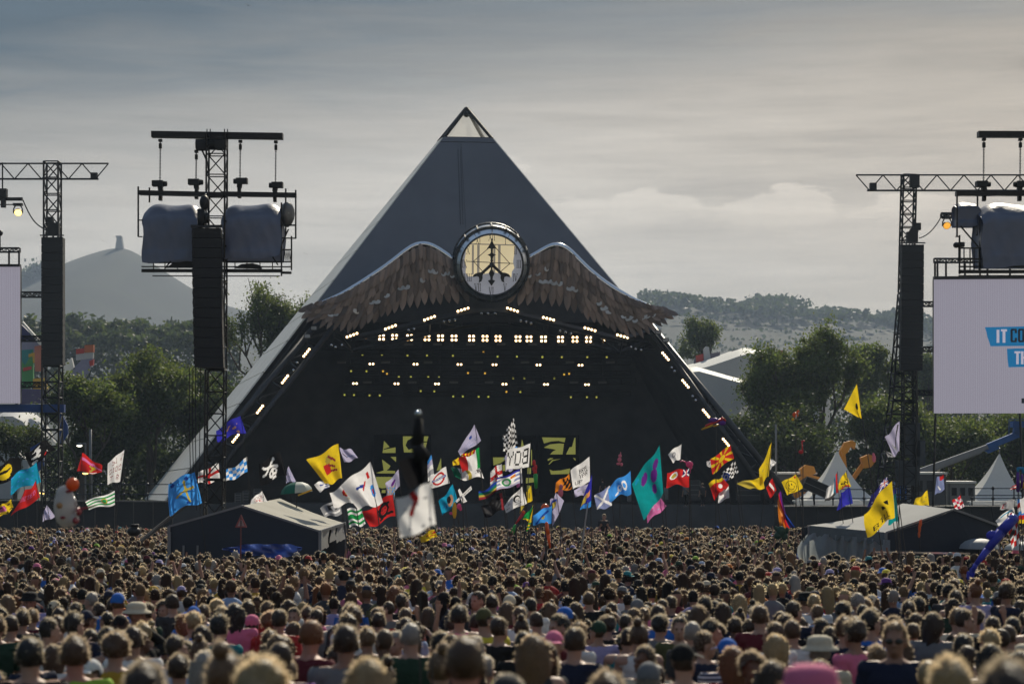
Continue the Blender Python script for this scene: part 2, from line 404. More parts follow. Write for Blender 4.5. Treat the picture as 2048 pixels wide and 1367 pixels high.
gap = [out(p, .1) for p in ([seam_top + eps, seam_bot + eps] + [fp(*p) for p in sr] + [lerp(FR, AP, tl - .006), lerp(FR, AP, tb)])]
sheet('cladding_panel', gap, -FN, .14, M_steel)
rv = MB()
for k in range(52):
    for dx in (-9, -4):
        p = fp(925 + dx + k * .1, 300 + k * 2.9, .13); rv.ball(p, .035, 5, 4)
o = rv.build('rivet', M_truss, stage); o['kind'] = 'stuff'
# side cladding: plates up the left edge
NL = (AP - FL).cross(BL - FL).normalized()
if NL.x > 0: NL = -NL
NRt = (BR - FR).cross(AP - FR).normalized()
if NRt.x < 0: NRt = -NRt
K = 12
for k in range(K):
    a, b = k / K * cap_t + .0012, (k + 1) / K * cap_t - .0012
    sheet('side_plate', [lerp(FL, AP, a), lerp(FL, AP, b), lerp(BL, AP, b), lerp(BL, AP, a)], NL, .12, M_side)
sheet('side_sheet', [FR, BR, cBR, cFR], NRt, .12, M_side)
NB = Vector((0, 1, .3)).normalized()
sheet('rear_sheet', [BL, BR, cBR, cBL], NB, .12, M_steel)
# black linings
ins = lambda p, n, k=.35: p - n * k
sheet('drape', [ins(FL, NL), ins(BL, NL), ins(cBL, NL), ins(cFL, NL)], -NL, .04, M_drape)
sheet('drape', [ins(FR, NRt), ins(BR, NRt), ins(cBR, NRt), ins(cFR, NRt)], -NRt, .04, M_drape)
bw = [P(352, 1010, 181), P(1590, 1010, 181), P(1185, 560, 174), P(690, 560, 174)]
sheet('drape', bw, (0, 1, 0), .05, M_drape)
# front cladding needs a dark inner side
sheet('drape', [ins(bFL, FN, .3), ins(fp(660, 640), FN, .3)] + [ins(fp(*p), FN, .3) for p in arch_px] + [ins(fp(1270, 640), FN, .3), ins(bFR, FN, .3)], -FN, .04, M_drape)
# glazed tip
tip = MB()
for a in (cFL, cFR, cBL, cBR): tip.bar(a, AP, .24, .24)
for a, b in ((cFL, cFR), (cFR, cBR), (cBR, cBL), (cBL, cFL)): tip.bar(a, b, .14, .2)
tip.ball(AP - Vector((0, 0, .5)), .3, 8, 6)
tip.build('tip_frame', M_black, stage)
for a, b in ((cFL, cFR), (cFR, cBR), (cBR, cBL), (cBL, cFL)):
    g = MB(); g.poly([lerp(a, AP, .03), lerp(b, AP, .03), lerp(b, AP, .9), lerp(a, AP, .9)]); g.build('tip_pane', M_glass, stage)
# legs of the opening: chord tubes and lacing from the arch down to the deck, both sides
def leg(e0, e1, i0, i1, nb):
    ch = MB(); ch.tube(fp(*e0, -.2), fp(*e1, -.2), .28, None, 8); ch.build('edge_chord', M_truss, stage, True)
    ch = MB(); ch.tube(fp(*i0, -.3), fp(*i1, -.3), .24, None, 8); ch.tube(fp(*i0, -2.6), fp(*i1, -2.6), .2, None, 8); ch.build('inner_chord', M_truss, stage, True)
    lc = MB()
    for k in range(nb):
        t0 = k / nb; t1 = (k + 1) / nb
        E = lambda t: fp(e0[0] + (e1[0] - e0[0]) * t, e0[1] + (e1[1] - e0[1]) * t, -.25)
        I = lambda t: fp(i0[0] + (i1[0] - i0[0]) * t, i0[1] + (i1[1] - i0[1]) * t, -.35)
        I2 = lambda t: fp(i0[0] + (i1[0] - i0[0]) * t, i0[1] + (i1[1] - i0[1]) * t, -2.6)
        lc.tube(E(t0), I(t0 + .25 / nb), .1, None, 5); lc.tube(I(t0 + .25 / nb), E(t1), .07, None, 5); lc.tube(I(t0), I2(t1), .07, None, 5); lc.tube(E(t0), I2(t0), .07, None, 5)
    lc.build('lacing', M_truss, stage)
leg((640, 640), (338, 1000), (668, 652), (388, 1004), 9)
leg((1285, 630), (1590, 1006), (1312, 664), (1543, 1004), 9)
# the edge of cladding turned in beside the left leg
ar = MB()
ap2 = [fp(*p, -.15) for p in lamp_px]
for a, b in zip(ap2[:-1], ap2[1:]):
    ar.tube(a, b, .28, None, 6); q = -FN * 1.6 + Vector((0, 0, -.2)); ar.tube(a + q, b + q, .2, None, 6); ar.tube(a, b + q, .08, None, 4); ar.tube(a, a + q, .08, None, 4)
ar.build('arch_truss', M_truss, stage)
# deck
dk = MB(); dk.ext([P(318, 1004, 157), P(1606, 1009, 161), P(1600, 1004, 182), P(352, 1004, 182)], (0, 0, -3)); dk.build('deck', M_black, stage)
sk = MB(); sk.frame_box(P(318, 1004, 156.6), P(1606, 1009, 160.6) - P(318, 1004, 156.6), (0, .06, 0), (0, 0, -2.9)); sk.build('deck_skirt', M_drape, stage)
# lighting bridges inside
BR_ROWS = []
def bridge(px0, px1, py, d, w=.55):
    b = MB(); b.truss(P(px0, py, d), P(px1, py, d), w, w, 1.2, .035, nn=4); return b.build('lighting_bridge', M_truss, stage)
bridge(640, 1318, 690, 169.2, .7); bridge(700, 1262, 722, 172.5); bridge(690, 1272, 762, 173.5)
bridge(720, 1250, 703, 171, .4); bridge(700, 1262, 746, 174, .4); bridge(690, 1262, 787, 176, .4); bridge(735, 1225, 634, 170)
for px in (760, 880, 981, 1085, 1205):
    b = MB(); b.tube(P(px, 690, 169.2), P(px, 600, 171.5), .04); b.tube(P(px, 722, 172.5), P(px, 600, 173), .03); b.tube(P(px, 762, 173.5), P(px, 600, 174), .03); b.build('hanger', M_truss, stage)
# grey battens between the lamps
for row, xs, d in ((724, (683, 771, 856, 957, 1050, 1140, 1221), 172.2), (764, (734, 824, 907, 978, 1061, 1148, 1205), 173.2), (688, (760, 817, 875, 941, 1002, 1065, 1124, 1180, 1245), 168.8)):
    for x in xs:
        b = MB(); b.box(P(x, row, d), (.7, .25, .16)); b.build('light_batten', mat('grey_batten', (.10, .10, .10), .5))
battens = sorted([o for o in COL.objects if o.name.startswith('light_batten')], key=lambda o: (round(-o.location.z, 0), o.location.x))
rows_seen = {}
for o in battens:
    k = round(o.location.y, 1); rows_seen.setdefault(k, []).append(o)
for (k, lst), nm in zip(sorted(rows_seen.items()), ('under the row of four-lamp clusters', 'in the upper row of lamp pairs', 'in the lower row of lamp pairs')):
    lst.sort(key=lambda o: o.location.x)
    for i, o in enumerate(lst): tag(o, 'unlit grey batten %s, %s from the left' % (nm, ORD[i]), 'stage light', 'unlit battens on the lighting bridges')

# ------------------------------------------------------------------ stage lamps
M_bulb = mat('lit_bulb', (1, .95, .85), .4, emit=(1.0, .84, .56), estr=6.0)
M_refl = mat('lamp_reflector', (.5, .4, .25), .3, metal=.6, emit=(1.0, .5, .14), estr=.55)
M_can = mat('lamp_housing', (.03, .028, .026), .5, metal=.3)
M_ylw = mat('yellow_lamp_lens', (.8, .7, .1), .3, emit=(.66, .62, .10), estr=.5)
M_org = mat('amber_lamp_lens', (.8, .5, .1), .3, emit=(1.0, .55, .06), estr=.65)
_bulb = {}
def lamp(center, offs, r, label, group, name='blinder_lamp'):
    """a housing with bulbs: offs are bulb centres as (right, up) in metres"""
    c = Vector(center); t = thing(name, label, 'stage light', c, group)
    xs = [a for a, b in offs]; zs = [b for a, b in offs]
    h = MB(); pad = r * 1.25
    if len(offs) > 2 and abs(xs[0] - xs[-1]) > .1 and len(set(round(z, 2) for z in zs)) > 2 or (len(offs) == 4 and len(set(round(z, 2) for z in zs)) == 4):
        h.bar(c + Vector((xs[0], .22, zs[0])), c + Vector((xs[-1], .22, zs[-1])), .3, r * 2.2, up=(0, 1, 0))
    else:
        h.box(c + Vector(((min(xs) + max(xs)) / 2, .22, (min(zs) + max(zs)) / 2)), (max(xs) - min(xs) + 2 * pad, .3, max(zs) - min(zs) + 2 * pad))
    h.bar(c + Vector((0, .3, max(zs) + pad)), c + Vector((0, .3, max(zs) + pad + .35)), .06)
    h.build('housing', M_can, t)
    for a, b in offs:
        key = round(r, 3)
        if key not in _bulb:
            m = MB(); m.lathe((0, 0, 0), [(0.001, -.07), (r * .4, -.06), (r * .60, -.03), (r * .66, 0)], 12, 0, axis=(0, 1, 0)); m.lathe((0, 0, 0), [(r * .66, -.01), (r * 1.0, -.05), (r * 1.08, .05)], 12, 1, axis=(0, 1, 0))
            ob = m.build('bulb', [M_bulb, M_refl], t, True); ob.location = Vector((a, 0, b)); 
            ob.data.transform(Matrix.Translation(c)); _bulb[key] = ob.data
        else:
            ob = bpy.data.objects.new('bulb', _bulb[key]); COL.objects.link(ob); ob.parent = t; ob.location = (a, 0, b)
    return t
d = 168.4; q = ppm(d)
xs = [763, 789, 819, 854, 881, 908, 943, 970, 996, 1036, 1058, 1087, 1121, 1150, 1177]
for i, x in enumerate(xs):
    y = 674 + (x - 763) / (1177 - 763) * 4.5
    s = 3.9 * q
    lamp(P(x, y, d), [(-s, s), (s, s), (-s, -s), (s, -s)], 3.0 * q, 'lit square cluster of four warm lamps on the main bridge, %s from the left' % ORD[i], 'four-lamp clusters across the main bridge')
lamp(P(727, 675, d), [(-.15, -.03), (.15, .03)], 3.0 * q, 'lit pair of warm lamps at the left end of the main bridge', 'lamp pairs')
lamp(P(1208, 678, d), [(0, .15), (0, -.15)], 3.0 * q, 'lit upright pair of warm lamps at the right end of the main bridge', 'lamp pairs')
AB = [(704, 670, 20), (781, 654, 20), (859, 636, 20), (926, 619, 17), (1025, 619, -18), (1097, 637, -14), (1180, 658, -16), (1245, 672, -15)]
for i, (x, y, a) in enumerate(AB):
    p = fp(x, y, .35); s = 7.0 * ppm(p.y); u = (math.cos(R(a)), math.sin(R(a)))
    lamp(p, [(u[0] * s * k, u[1] * s * k) for k in (-1.5, -.5, .5, 1.5)], 3.0 * ppm(p.y), 'lit bar of four warm lamps on the arch below the wings, %s from the left' % ORD[i], 'four-lamp bars along the arch', 'lamp_bar')
LB = [(613, 705, 1), (570, 758, 1), (520, 818, 1), (471, 876, 1), (1331, 712, -1), (1371, 767, -1), (1412, 826, -1), (1452, 884, -1)]
for i, (x, y, sg) in enumerate(LB):
    p = fp(x, y, .4); s = 5.8 * ppm(p.y); a = 52 if sg > 0 else -50; u = (math.cos(R(a)), math.sin(R(a)))
    lamp(p, [(u[0] * s * k, u[1] * s * k) for k in (-1.5, -.5, .5, 1.5)], 2.9 * ppm(p.y), 'lit slanting bar of four warm lamps on the %s sloping leg, %s from the top' % (('left', 'right')[sg < 0], ORD[i % 4]), 'four-lamp bars down the sloping legs', 'lamp_bar')
for row, (xs, y, d) in enumerate((((743, 831, 919, 989, 1077, 1161), 728.5, 172.0), ((710, 793, 874, 1009, 1092, 1174), 767.5, 173.0))):
    for i, x in enumerate(xs):
        q = ppm(d); yy = y + (x - 930) * .006 * (1 if row == 0 else 0.8)
        lamp(P(x, yy, d), [(-3.2 * q, 0), (3.2 * q, 0)], 2.5 * q, 'lit pair of warm lamps in the %s row inside the stage, %s from the left' % (('upper', 'lower')[row], ORD[i]), 'lamp pairs inside the stage')
Z4 = lambda x, y: (500 + x / 3.413, 580 + y / 3.413); Z5 = lambda x, y: (900 + x / 3.413, 580 + y / 3.413)
SP = [(Z4(*p), 0) for p in ((767, 440), (900, 440), (1075, 445), (1208, 445), (1385, 447), (1690, 453), (1822, 453), (1996, 455), (1016, 592), (1098, 592), (1217, 593), (1292, 594), (1796, 600), (1873, 600), (710, 715), (816, 718), (886, 718), (1387, 725), (1453, 725), (1561, 727), (1627, 727), (1165, 688), (1258, 690), (645, 714), (690, 552), (795, 553))]
SP += [(Z5(*p), 0) for p in ((630, 457), (763, 457), (937, 457), (1070, 457), (712, 600), (825, 730), (935, 730), (1000, 730), (480, 694))]
SP += [(Z4(*p), 1) for p in ((908, 553), (935, 570), (1488, 565), (1604, 567), (1595, 420), (1750, 693))] + [(Z5(*p), 1) for p in ((813, 570), (779, 575))]
SP.sort(key=lambda s: (round(s[0][1] / 14), s[0][0]))
_sp = {}; cnt = {}; SPI = {}
for (x, y), kind in SP:
    row = round(y / 14); d = 171.5 + (y - 700) * .04; q = ppm(d); key = (row, kind); cnt[key] = cnt.get(key, 0) + 1
    rn = {50: 'topmost', 51: 'upper', 52: 'upper', 53: 'middle', 54: 'middle', 55: 'lower', 56: 'lower', 57: 'lowest'}.get(row, 'topmost')
    i = cnt[key] - 1
    t = thing('spotlight', '', 'stage light', P(x, y, d), 'small moving spotlights inside the stage')
    SPI[t.name] = (rn, kind, x)
    if kind not in _sp:
        h = MB(); h.lathe((0, 0, 0), [(.02, .34), (.15, .3), (.16, .05), (.13, 0)], 8, 0, axis=(0, 1, 0)); h.bar((-.19, .15, 0), (-.19, .15, .3), .04); h.bar((.19, .15, 0), (.19, .15, .3), .04); h.bar((-.21, .15, .32), (.21, .15, .32), .08)
        l = MB(); l.lathe((0, 0, 0), [(.001, -.04), (.05, -.03), (.085, .0)], 8, 0, axis=(0, 1, 0))
        a = h.build('head', M_can, base=(0, 0, 0)); b = l.build('lens', (M_ylw, M_org)[kind], base=(0, 0, 0)); _sp[kind] = (a.data, b.data)
        a.parent = t; b.parent = t
    else:
        for nm, me in zip(('head', 'lens'), _sp[kind]):
            ob = bpy.data.objects.new(nm, me); COL.objects.link(ob); ob.parent = t
grp = {}
for o in COL.objects:
    if o.name in SPI: grp.setdefault(SPI[o.name][:2], []).append(o)
for (rn, kind), lst in grp.items():
    lst.sort(key=lambda o: SPI[o.name][2])
    for i, o in enumerate(lst):
        o['label'] = 'small %s spotlight in the %s row inside the black stage, %s %s from the left' % (('yellow', 'amber')[kind], rn, ORD[i % 20], ('yellow', 'amber')[kind])
# unlit glinting lamps along the arch
gl = [(x, y) for x, y in ((663, 690), (671, 694), (684, 690), (888, 643), (899, 641), (910, 639), (963, 627), (976, 627), (990, 627), (1041, 641), (1052, 643), (1062, 646), (817, 660), (828, 658), (1120, 661), (1131, 664), (1142, 667), (594, 725), (587, 740), (1343, 735), (1349, 742), (1385, 792), (1391, 800), (1262, 694), (1271, 698), (1282, 700))]
GC = {}
for i, (x, y) in enumerate(gl):
    sd_ = 'left leg' if x < 640 else 'left shoulder' if x < 720 else 'left of the clock' if x < 950 else 'below the clock' if x < 1000 else 'right of the clock' if x < 1200 else 'right shoulder' if x < 1300 else 'right leg'; GC[sd_] = GC.get(sd_, 0) + 1
    t = MB(); p = fp(x, y, .3); t.lathe(p, [(.001, -.12), (.1, -.1), (.12, 0), (.1, .25), (.02, .3)], 8, axis=(0, 1, 0)); o = t.build('unlit_lamp', mat('glass_lamp_front', (.55, .56, .58), .12, metal=.8), None, True)
    tag(o, 'small unlit round lamp on the stage opening, %s, %s from left' % (sd_, ORD[GC[sd_] - 1]), 'stage light', 'unlit round lamps along the opening')

# two small work floods near each shoulder of the opening
for x, y, wd, lb in ((615, 672, 1, 'outer floodlight under the left wing tip'), (628, 656, 0, 'inner floodlight under the left wing tip'), (1316, 664, 0, 'upper square floodlight under the right wing tip'), (1331, 680, 1, 'lower square floodlight under the right wing tip')):
    t = MB(); p = fp(x, y, .5); t.box(p, (.5, .25, .34)); t.box(p + Vector((0, -.14, 0)), (.42, .04, .26), 1); t.bar(p, p + Vector((0, .5, .3)), .05); tag(t.build('floodlight', [M_can, mat('flood_glass', (.35, .36, .38), .3)], None), 'dark square ' + lb, 'stage light', 'floodlights at the shoulders')

# ------------------------------------------------------------------ video walls on the stage (yellow pictures of eyes)
M_scr = mat('video_tile_yellow', (.12, .12, .03), .5, var=.12, scale=6, emit=(.22, .225, .05), estr=.75)
M_scrk = mat('video_tile_black', (.007, .007, .009), .8, spec=.1)
def vscreen(label, polys, x0, y0, x1, y1, d):
    t = thing('video_wall', label, 'screen', P((x0 + x1) / 2, y1, d), 'video walls at the back of the stage')
    b = MB(); b.ext([P(x0, y0, d + .02), P(x1, y0, d + .02), P(x1, y1, d + .02), P(x0, y1, d + .02)], (0, .25, 0)); b.build('backing', M_scrk, t)
    for p in polys:
        b = MB(); b.ext([P(x, y, d - .06) for x, y in p], (0, .05, 0)); b.build('tile', M_scr, t)
    return t
vscreen('left dark video wall showing yellow fragments of faces behind the flags', [
    [(766, 900), (768, 881), (779, 893), (768, 897)], [(765, 905), (766, 899), (780, 896), (791, 894), (791, 905)],
    [(768, 944), (764, 918), (781, 931), (778, 936)], [(781, 913), (792, 913), (792, 923)], [(752, 945), (768, 940), (790, 941), (790, 946), (760, 946)],
    [(752, 953), (792, 953), (792, 972), (764, 976), (752, 972)], [(764, 979), (771, 979), (771, 985), (763, 985)],
    [(806, 872), (830, 872), (815, 880), (811, 890), (817, 899), (826, 896), (832, 900), (829, 904), (808, 904), (806, 888)], [(848, 872), (857, 872), (854, 882), (847, 882)], [(847, 884), (854, 884), (851, 895), (847, 893)]], 748, 868, 862, 990, 178)
vscreen('right dark video wall showing a yellow close-up of an eye', [
    [(1084, 874), (1131, 875), (1129, 884), (1117, 881), (1103, 882), (1088, 886)], [(1088, 894), (1100, 888), (1118, 886), (1128, 887), (1125, 908), (1100, 908), (1106, 902), (1112, 899), (1104, 897), (1090, 895)],
    [(1149, 875), (1151, 875), (1151, 908), (1132, 908), (1139, 894), (1144, 893)], [(1095, 918), (1101, 915), (1107, 916), (1096, 921)], [(1097, 928), (1104, 919), (1122, 917), (1106, 921), (1099, 928)], [(1146, 915), (1151, 916), (1151, 921)],
    [(1099, 938), (1106, 941), (1122, 940), (1140, 936), (1139, 947), (1102, 948)]], 1078, 870, 1158, 985, 178)
vscreen('middle dark video wall of yellow panels behind the lettered flag', [
    [(986, 914), (1012, 914), (1012, 918), (1000, 926), (987, 930)], [(1000, 931), (1012, 928), (1012, 941), (1004, 941)], [(1041, 897), (1044, 878), (1048, 892), (1047, 897)], [(1055, 935), (1062, 935), (1062, 947), (1055, 947)],
    [(1052, 955), (1070, 955), (1070, 963), (1052, 966)], [(1062, 900), (1064, 898), (1064, 930), (1062, 930)], [(1054, 970), (1060, 970), (1060, 984), (1054, 984)]], 982, 870, 1072, 992, 178)
tl_ = [(873, 941), (882, 915), (883, 938)]
b = MB(); b.ext([P(x, y, 177.9) for x, y in tl_], (0, .05, 0)); tag(b.build('video_strip', M_scr), 'narrow yellow triangular video strip right of the dark tasselled pole', 'screen')

# ------------------------------------------------------------------ the clock
CD = 163.7; CC = P(983, 527, CD); cq = ppm(CD)
clock = thing('clock', 'giant round steel clock with roman numerals and spanner hands, on the pyramid front', 'clock', CC - Vector((0, 0, 76 * cq)))
tiltq = R(13)
AX = Vector((0.05, -math.cos(tiltq), -math.sin(tiltq))).normalized()       # out of the face, nodding towards the crowd
UX = Vector((0, 0, 1)).cross(AX).normalized(); UX = -UX if UX.x < 0 else UX
UZ = AX.cross(UX).normalized(); UZ = -UZ if UZ.z < 0 else UZ
def cp(u, v, w=0.): return CC + UX * (u * cq) + UZ * (v * cq) + AX * w
def ring_seg(rin, rout, w0, w1, a0, a1, n=5):
    b = MB(); vs = []
    for i in range(n + 1):
        a = R(a0 + (a1 - a0) * i / n)
        for r, w in ((rin, w0), (rout, w1)):
            vs.append(cp(r * math.cos(a), r * math.sin(a), w)); vs.append(cp(r * math.cos(a), r * math.sin(a), w - .12))
    for i in range(n):
        k = 4 * i; b.add([vs[k], vs[k + 2], vs[k + 6], vs[k + 4]], [(0, 1, 2, 3)]); b.add([vs[k + 1], vs[k + 3], vs[k + 7], vs[k + 5]], [(3, 2, 1, 0)])
        b.add([vs[k], vs[k + 1], vs[k + 5], vs[k + 4]], [(0, 3, 2, 1)]); b.add([vs[k + 2], vs[k + 3], vs[k + 7], vs[k + 6]], [(0, 1, 2, 3)])
    return b
M_bezel = mat('brushed_steel_bezel', (.72, .77, .84), .34, metal=1., var=.1, scale=1.5, bump=.04)
for k in range(12):
    ring_seg(62.2, 73, .95, .45, 30 * k + .5, 30 * k + 29.5).build('bezel_panel', M_bezel, clock, True)
for k in range(16):
    a0, a1 = 22.5 * k + .6, 22.5 * k + 21.9; b = MB(); vs = []
    for i in range(6):
        a = R(a0 + (a1 - a0) * i / 5)
        for w in (.45, -1.6): vs.append(cp(74.2 * math.cos(a), 74.2 * math.sin(a), w))
    b.add(vs, [(2 * i, 2 * i + 1, 2 * i + 3, 2 * i + 2) for i in range(5)]); b.build('drum_panel', mat('pale_drum_steel', (.66, .72, .82), .3, metal=.35, var=.15, scale=.9), clock, True)
b = MB()
for w, r, th in ((.46, 74, .13), (-1.6, 74.6, .16), (.94, 62, .08)):
    pts = [cp(r * math.cos(2 * math.pi * i / 48), r * math.sin(2 * math.pi * i / 48), w) for i in range(49)]; b.path(pts, th, 5)
for k in range(16):
    a = R(22.5 * k); b.bar(cp(75 * math.cos(a), 75 * math.sin(a), .75), cp(75 * math.cos(a), 75 * math.sin(a), -1.6), .12, .2)
b.build('rim', M_truss, clock)
# face with a torn-edged window, and the cream board with its frame behind it, all with added glow
M_face = mat('clock_face_grey_added_glow', (.74, .75, .82), .6, var=.1, scale=.8, emit=(.5, .5, .57), estr=.22)  # faint emission added to brighten the face, which has no lamp
M_cream = mat('cream_board_added_glow', (.62, .55, .38), .6, var=.1, scale=.7, emit=(.60, .50, .30), estr=.75)  # brightness put in as emission; no light stands behind the board
win = [(-50, 43), (-52, 20), (-54, 8), (-51, -6), (-52, -18), (-46, -26), (-30, -25), (-14, -21), (4, -17), (18, -20), (34, -24), (40, -28), (41, -16), (46, -8), (43, 4), (46, 24), (47, 40)]
outl = [(62 * math.cos(R(a)), 62 * math.sin(R(a))) for a in range(138, 402, 6)]
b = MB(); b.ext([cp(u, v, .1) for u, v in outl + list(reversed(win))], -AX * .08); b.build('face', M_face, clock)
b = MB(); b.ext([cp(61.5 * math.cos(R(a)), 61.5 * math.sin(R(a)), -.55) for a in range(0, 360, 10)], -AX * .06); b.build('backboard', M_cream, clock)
b = MB()
for u, wd in ((-37, 4), (-26, 5), (6, 4), (16, 5)): b.bar(cp(u, -24, -.45), cp(u, 36, -.45), wd * cq, .06, up=AX)
b.bar(cp(-45, 38, -.42), cp(47, 36, -.42), 2.2 * cq, .06, up=AX); b.build('back_frame', mat('frame_grey_added_glow', (.34, .31, .28), .6, emit=(.25, .22, .18), estr=.5), clock)  # emission added to the bars too, though they are no light source
b = MB()
for a, c in (((-50, 4), (46, 0)), ((-36, 4), (0, 36)), ((-36, 4), (-10, -24)), ((37, 0), (6, 34)), ((37, 0), (12, -22))): b.bar(cp(*a, -.1), cp(*c, -.1), 1.2 * cq, .05, up=AX)
b.build('stay_rod', M_truss, clock)
M_num = mat('numeral_black', (.03, .03, .035), .6)
def numeral(s, ang):
    r = 54.5; u0, v0 = r * math.sin(R(ang)), r * math.cos(R(ang)); hgt = 15; n = MB()
    W = {'I': 3.4, 'V': 6.5, 'X': 7}; tw = sum(W[c] for c in s); x = u0 - tw / 2
    for c in s:
        w = W[c]; m = x + w / 2; T, B = v0 + hgt / 2, v0 - hgt / 2
        ln = {'I': [((m, T), (m, B), .9)], 'V': [((x + .8, T), (m, B), 1.1), ((x + w - .8, T), (m, B), .5)], 'X': [((x + .8, T), (x + w - .8, B), 1.1), ((x + w - .8, T), (x + .8, B), .5)]}[c]
        ser = {'I': [(m, T), (m, B)], 'V': [(x + .8, T), (x + w - .8, T)], 'X': [(x + .8, T), (x + w - .8, T), (x + .8, B), (x + w - .8, B)]}[c]
        for a, e, th in ln: n.bar(cp(*a, .16), cp(*e, .16), th * cq, .05, up=AX)
        for a in ser: n.bar(cp(a[0] - 1.3, a[1], .16), cp(a[0] + 1.3, a[1], .16), .5 * cq, .05, up=AX)
        x += w
    n.build('numeral', M_num, clock)
for k, s in enumerate(('XII', 'I', 'II', 'III', 'IV', 'V', 'VI', 'VII', 'VIII', 'IX', 'X', 'XI')): numeral(s, 30 * k)
M_hand = mat('black_iron_hand', (.022, .018, .018), .5, var=.3)
def half(pts): return [(-u, v) for u, v in pts] + [(u, v) for u, v in reversed(pts)]
up = [(0.6, 52), (1.4, 46), (5, 38), (10, 31), (4, 32), (2.2, 31), (2, 24), (3.2, 21), (8.5, 19), (3, 16), (2, 10), (3, 7), (1.8, 5), (2.4, 0)]
b = MB(); b.ext([cp(u, v, .42) for u, v in half(up)], -AX * .1); b.build('minute_hand', M_hand, clock)
dn = [(2.4, -3), (1.6, -10), (5.8, -18), (2.6, -25), (2.2, -31), (7, -33), (.3, -43)]
b = MB(); b.ext([cp(u, v, .42) for u, v in half(dn)], -AX * .1); b.build('hand_tail', M_hand, clock)
for sg in (-1, 1):
    a = R(-90 + sg * 47); ca, sa = math.cos(a), math.sin(a)
    sp_ = [(0, -3), (22, -2.6), (28, -3.4), (32, -8), (38, -11), (44, -9.5), (39, -5.6), (36, -1), (38, 3), (43, 5.5), (45, 8), (38, 9), (32, 6.5), (27, 3), (22, 2.6), (0, 3)]
    b = MB(); b.ext([cp(x * ca - y * sg * sa, x * sa + y * sg * ca, .45) for x, y in sp_], -AX * .1); b.build('spanner_hand', M_hand, clock)
b = MB(); b.lathe(cp(0, 0, .38), [(4.5 * cq, 0), (4.2 * cq, .14), (2 * cq, .2), (.01, .22)], 16, axis=AX); b.build('hub', M_truss, clock, True)
b = MB()
for u in (-45, 0, 45): b.tube(cp(u, -30, -1.5), fp(983 + u, 527 + 30, -.2), .12); b.tube(cp(u, 40, -1.5), fp(983 + u, 527 - 40, -.2), .12)
b.build('mount', M_truss, clock)

# ------------------------------------------------------------------ the wings
M_feather = mat('bronze_grey_feather', (.215, .160, .135), .45, metal=.35, var=.25, scale=1.4, bump=.12, bscale=5, perobj=.5)
M_featherl = mat('pale_feather', (.52, .49, .46), .36, metal=.4, var=.15, scale=1.4, perobj=.2)
def feather_mesh(name, wmid, tipw, mt, curve=.04):
    n = 9; vs = []; fs = []
    for i in range(n):
        t = i / (n - 1); w = wmid * (min(1, t * 5 + .35)) * (1 - max(0, (t - .55) / .45) ** 2.6) + tipw * .0
        w = max(w, .004); zc = -curve * t * t
        vs += [(t, -w, zc - w * .25), (t, 0, zc + w * .12), (t, w, zc - w * .25)]
    b = len(vs)
    for i in range(n - 1):
        for j in (0, 1): k = 3 * i + j; fs.append((k, k + 1, k + 4, k + 3))
    vs += [(x, y, z - .02) for x, y, z in vs]
    fs += [tuple(q + b for q in reversed(f)) for f in fs[:]]
    m = MB(); m.add(vs, fs); o = m.build(name, mt, None, True, (0, 0, 0)); me = o.data; bpy.data.objects.remove(o); return me
FM = [feather_mesh('feather', .10, 0, M_feather), feather_mesh('covert', .17, 0, M_feather), feather_mesh('covert_pale', .2, 0, M_featherl)]
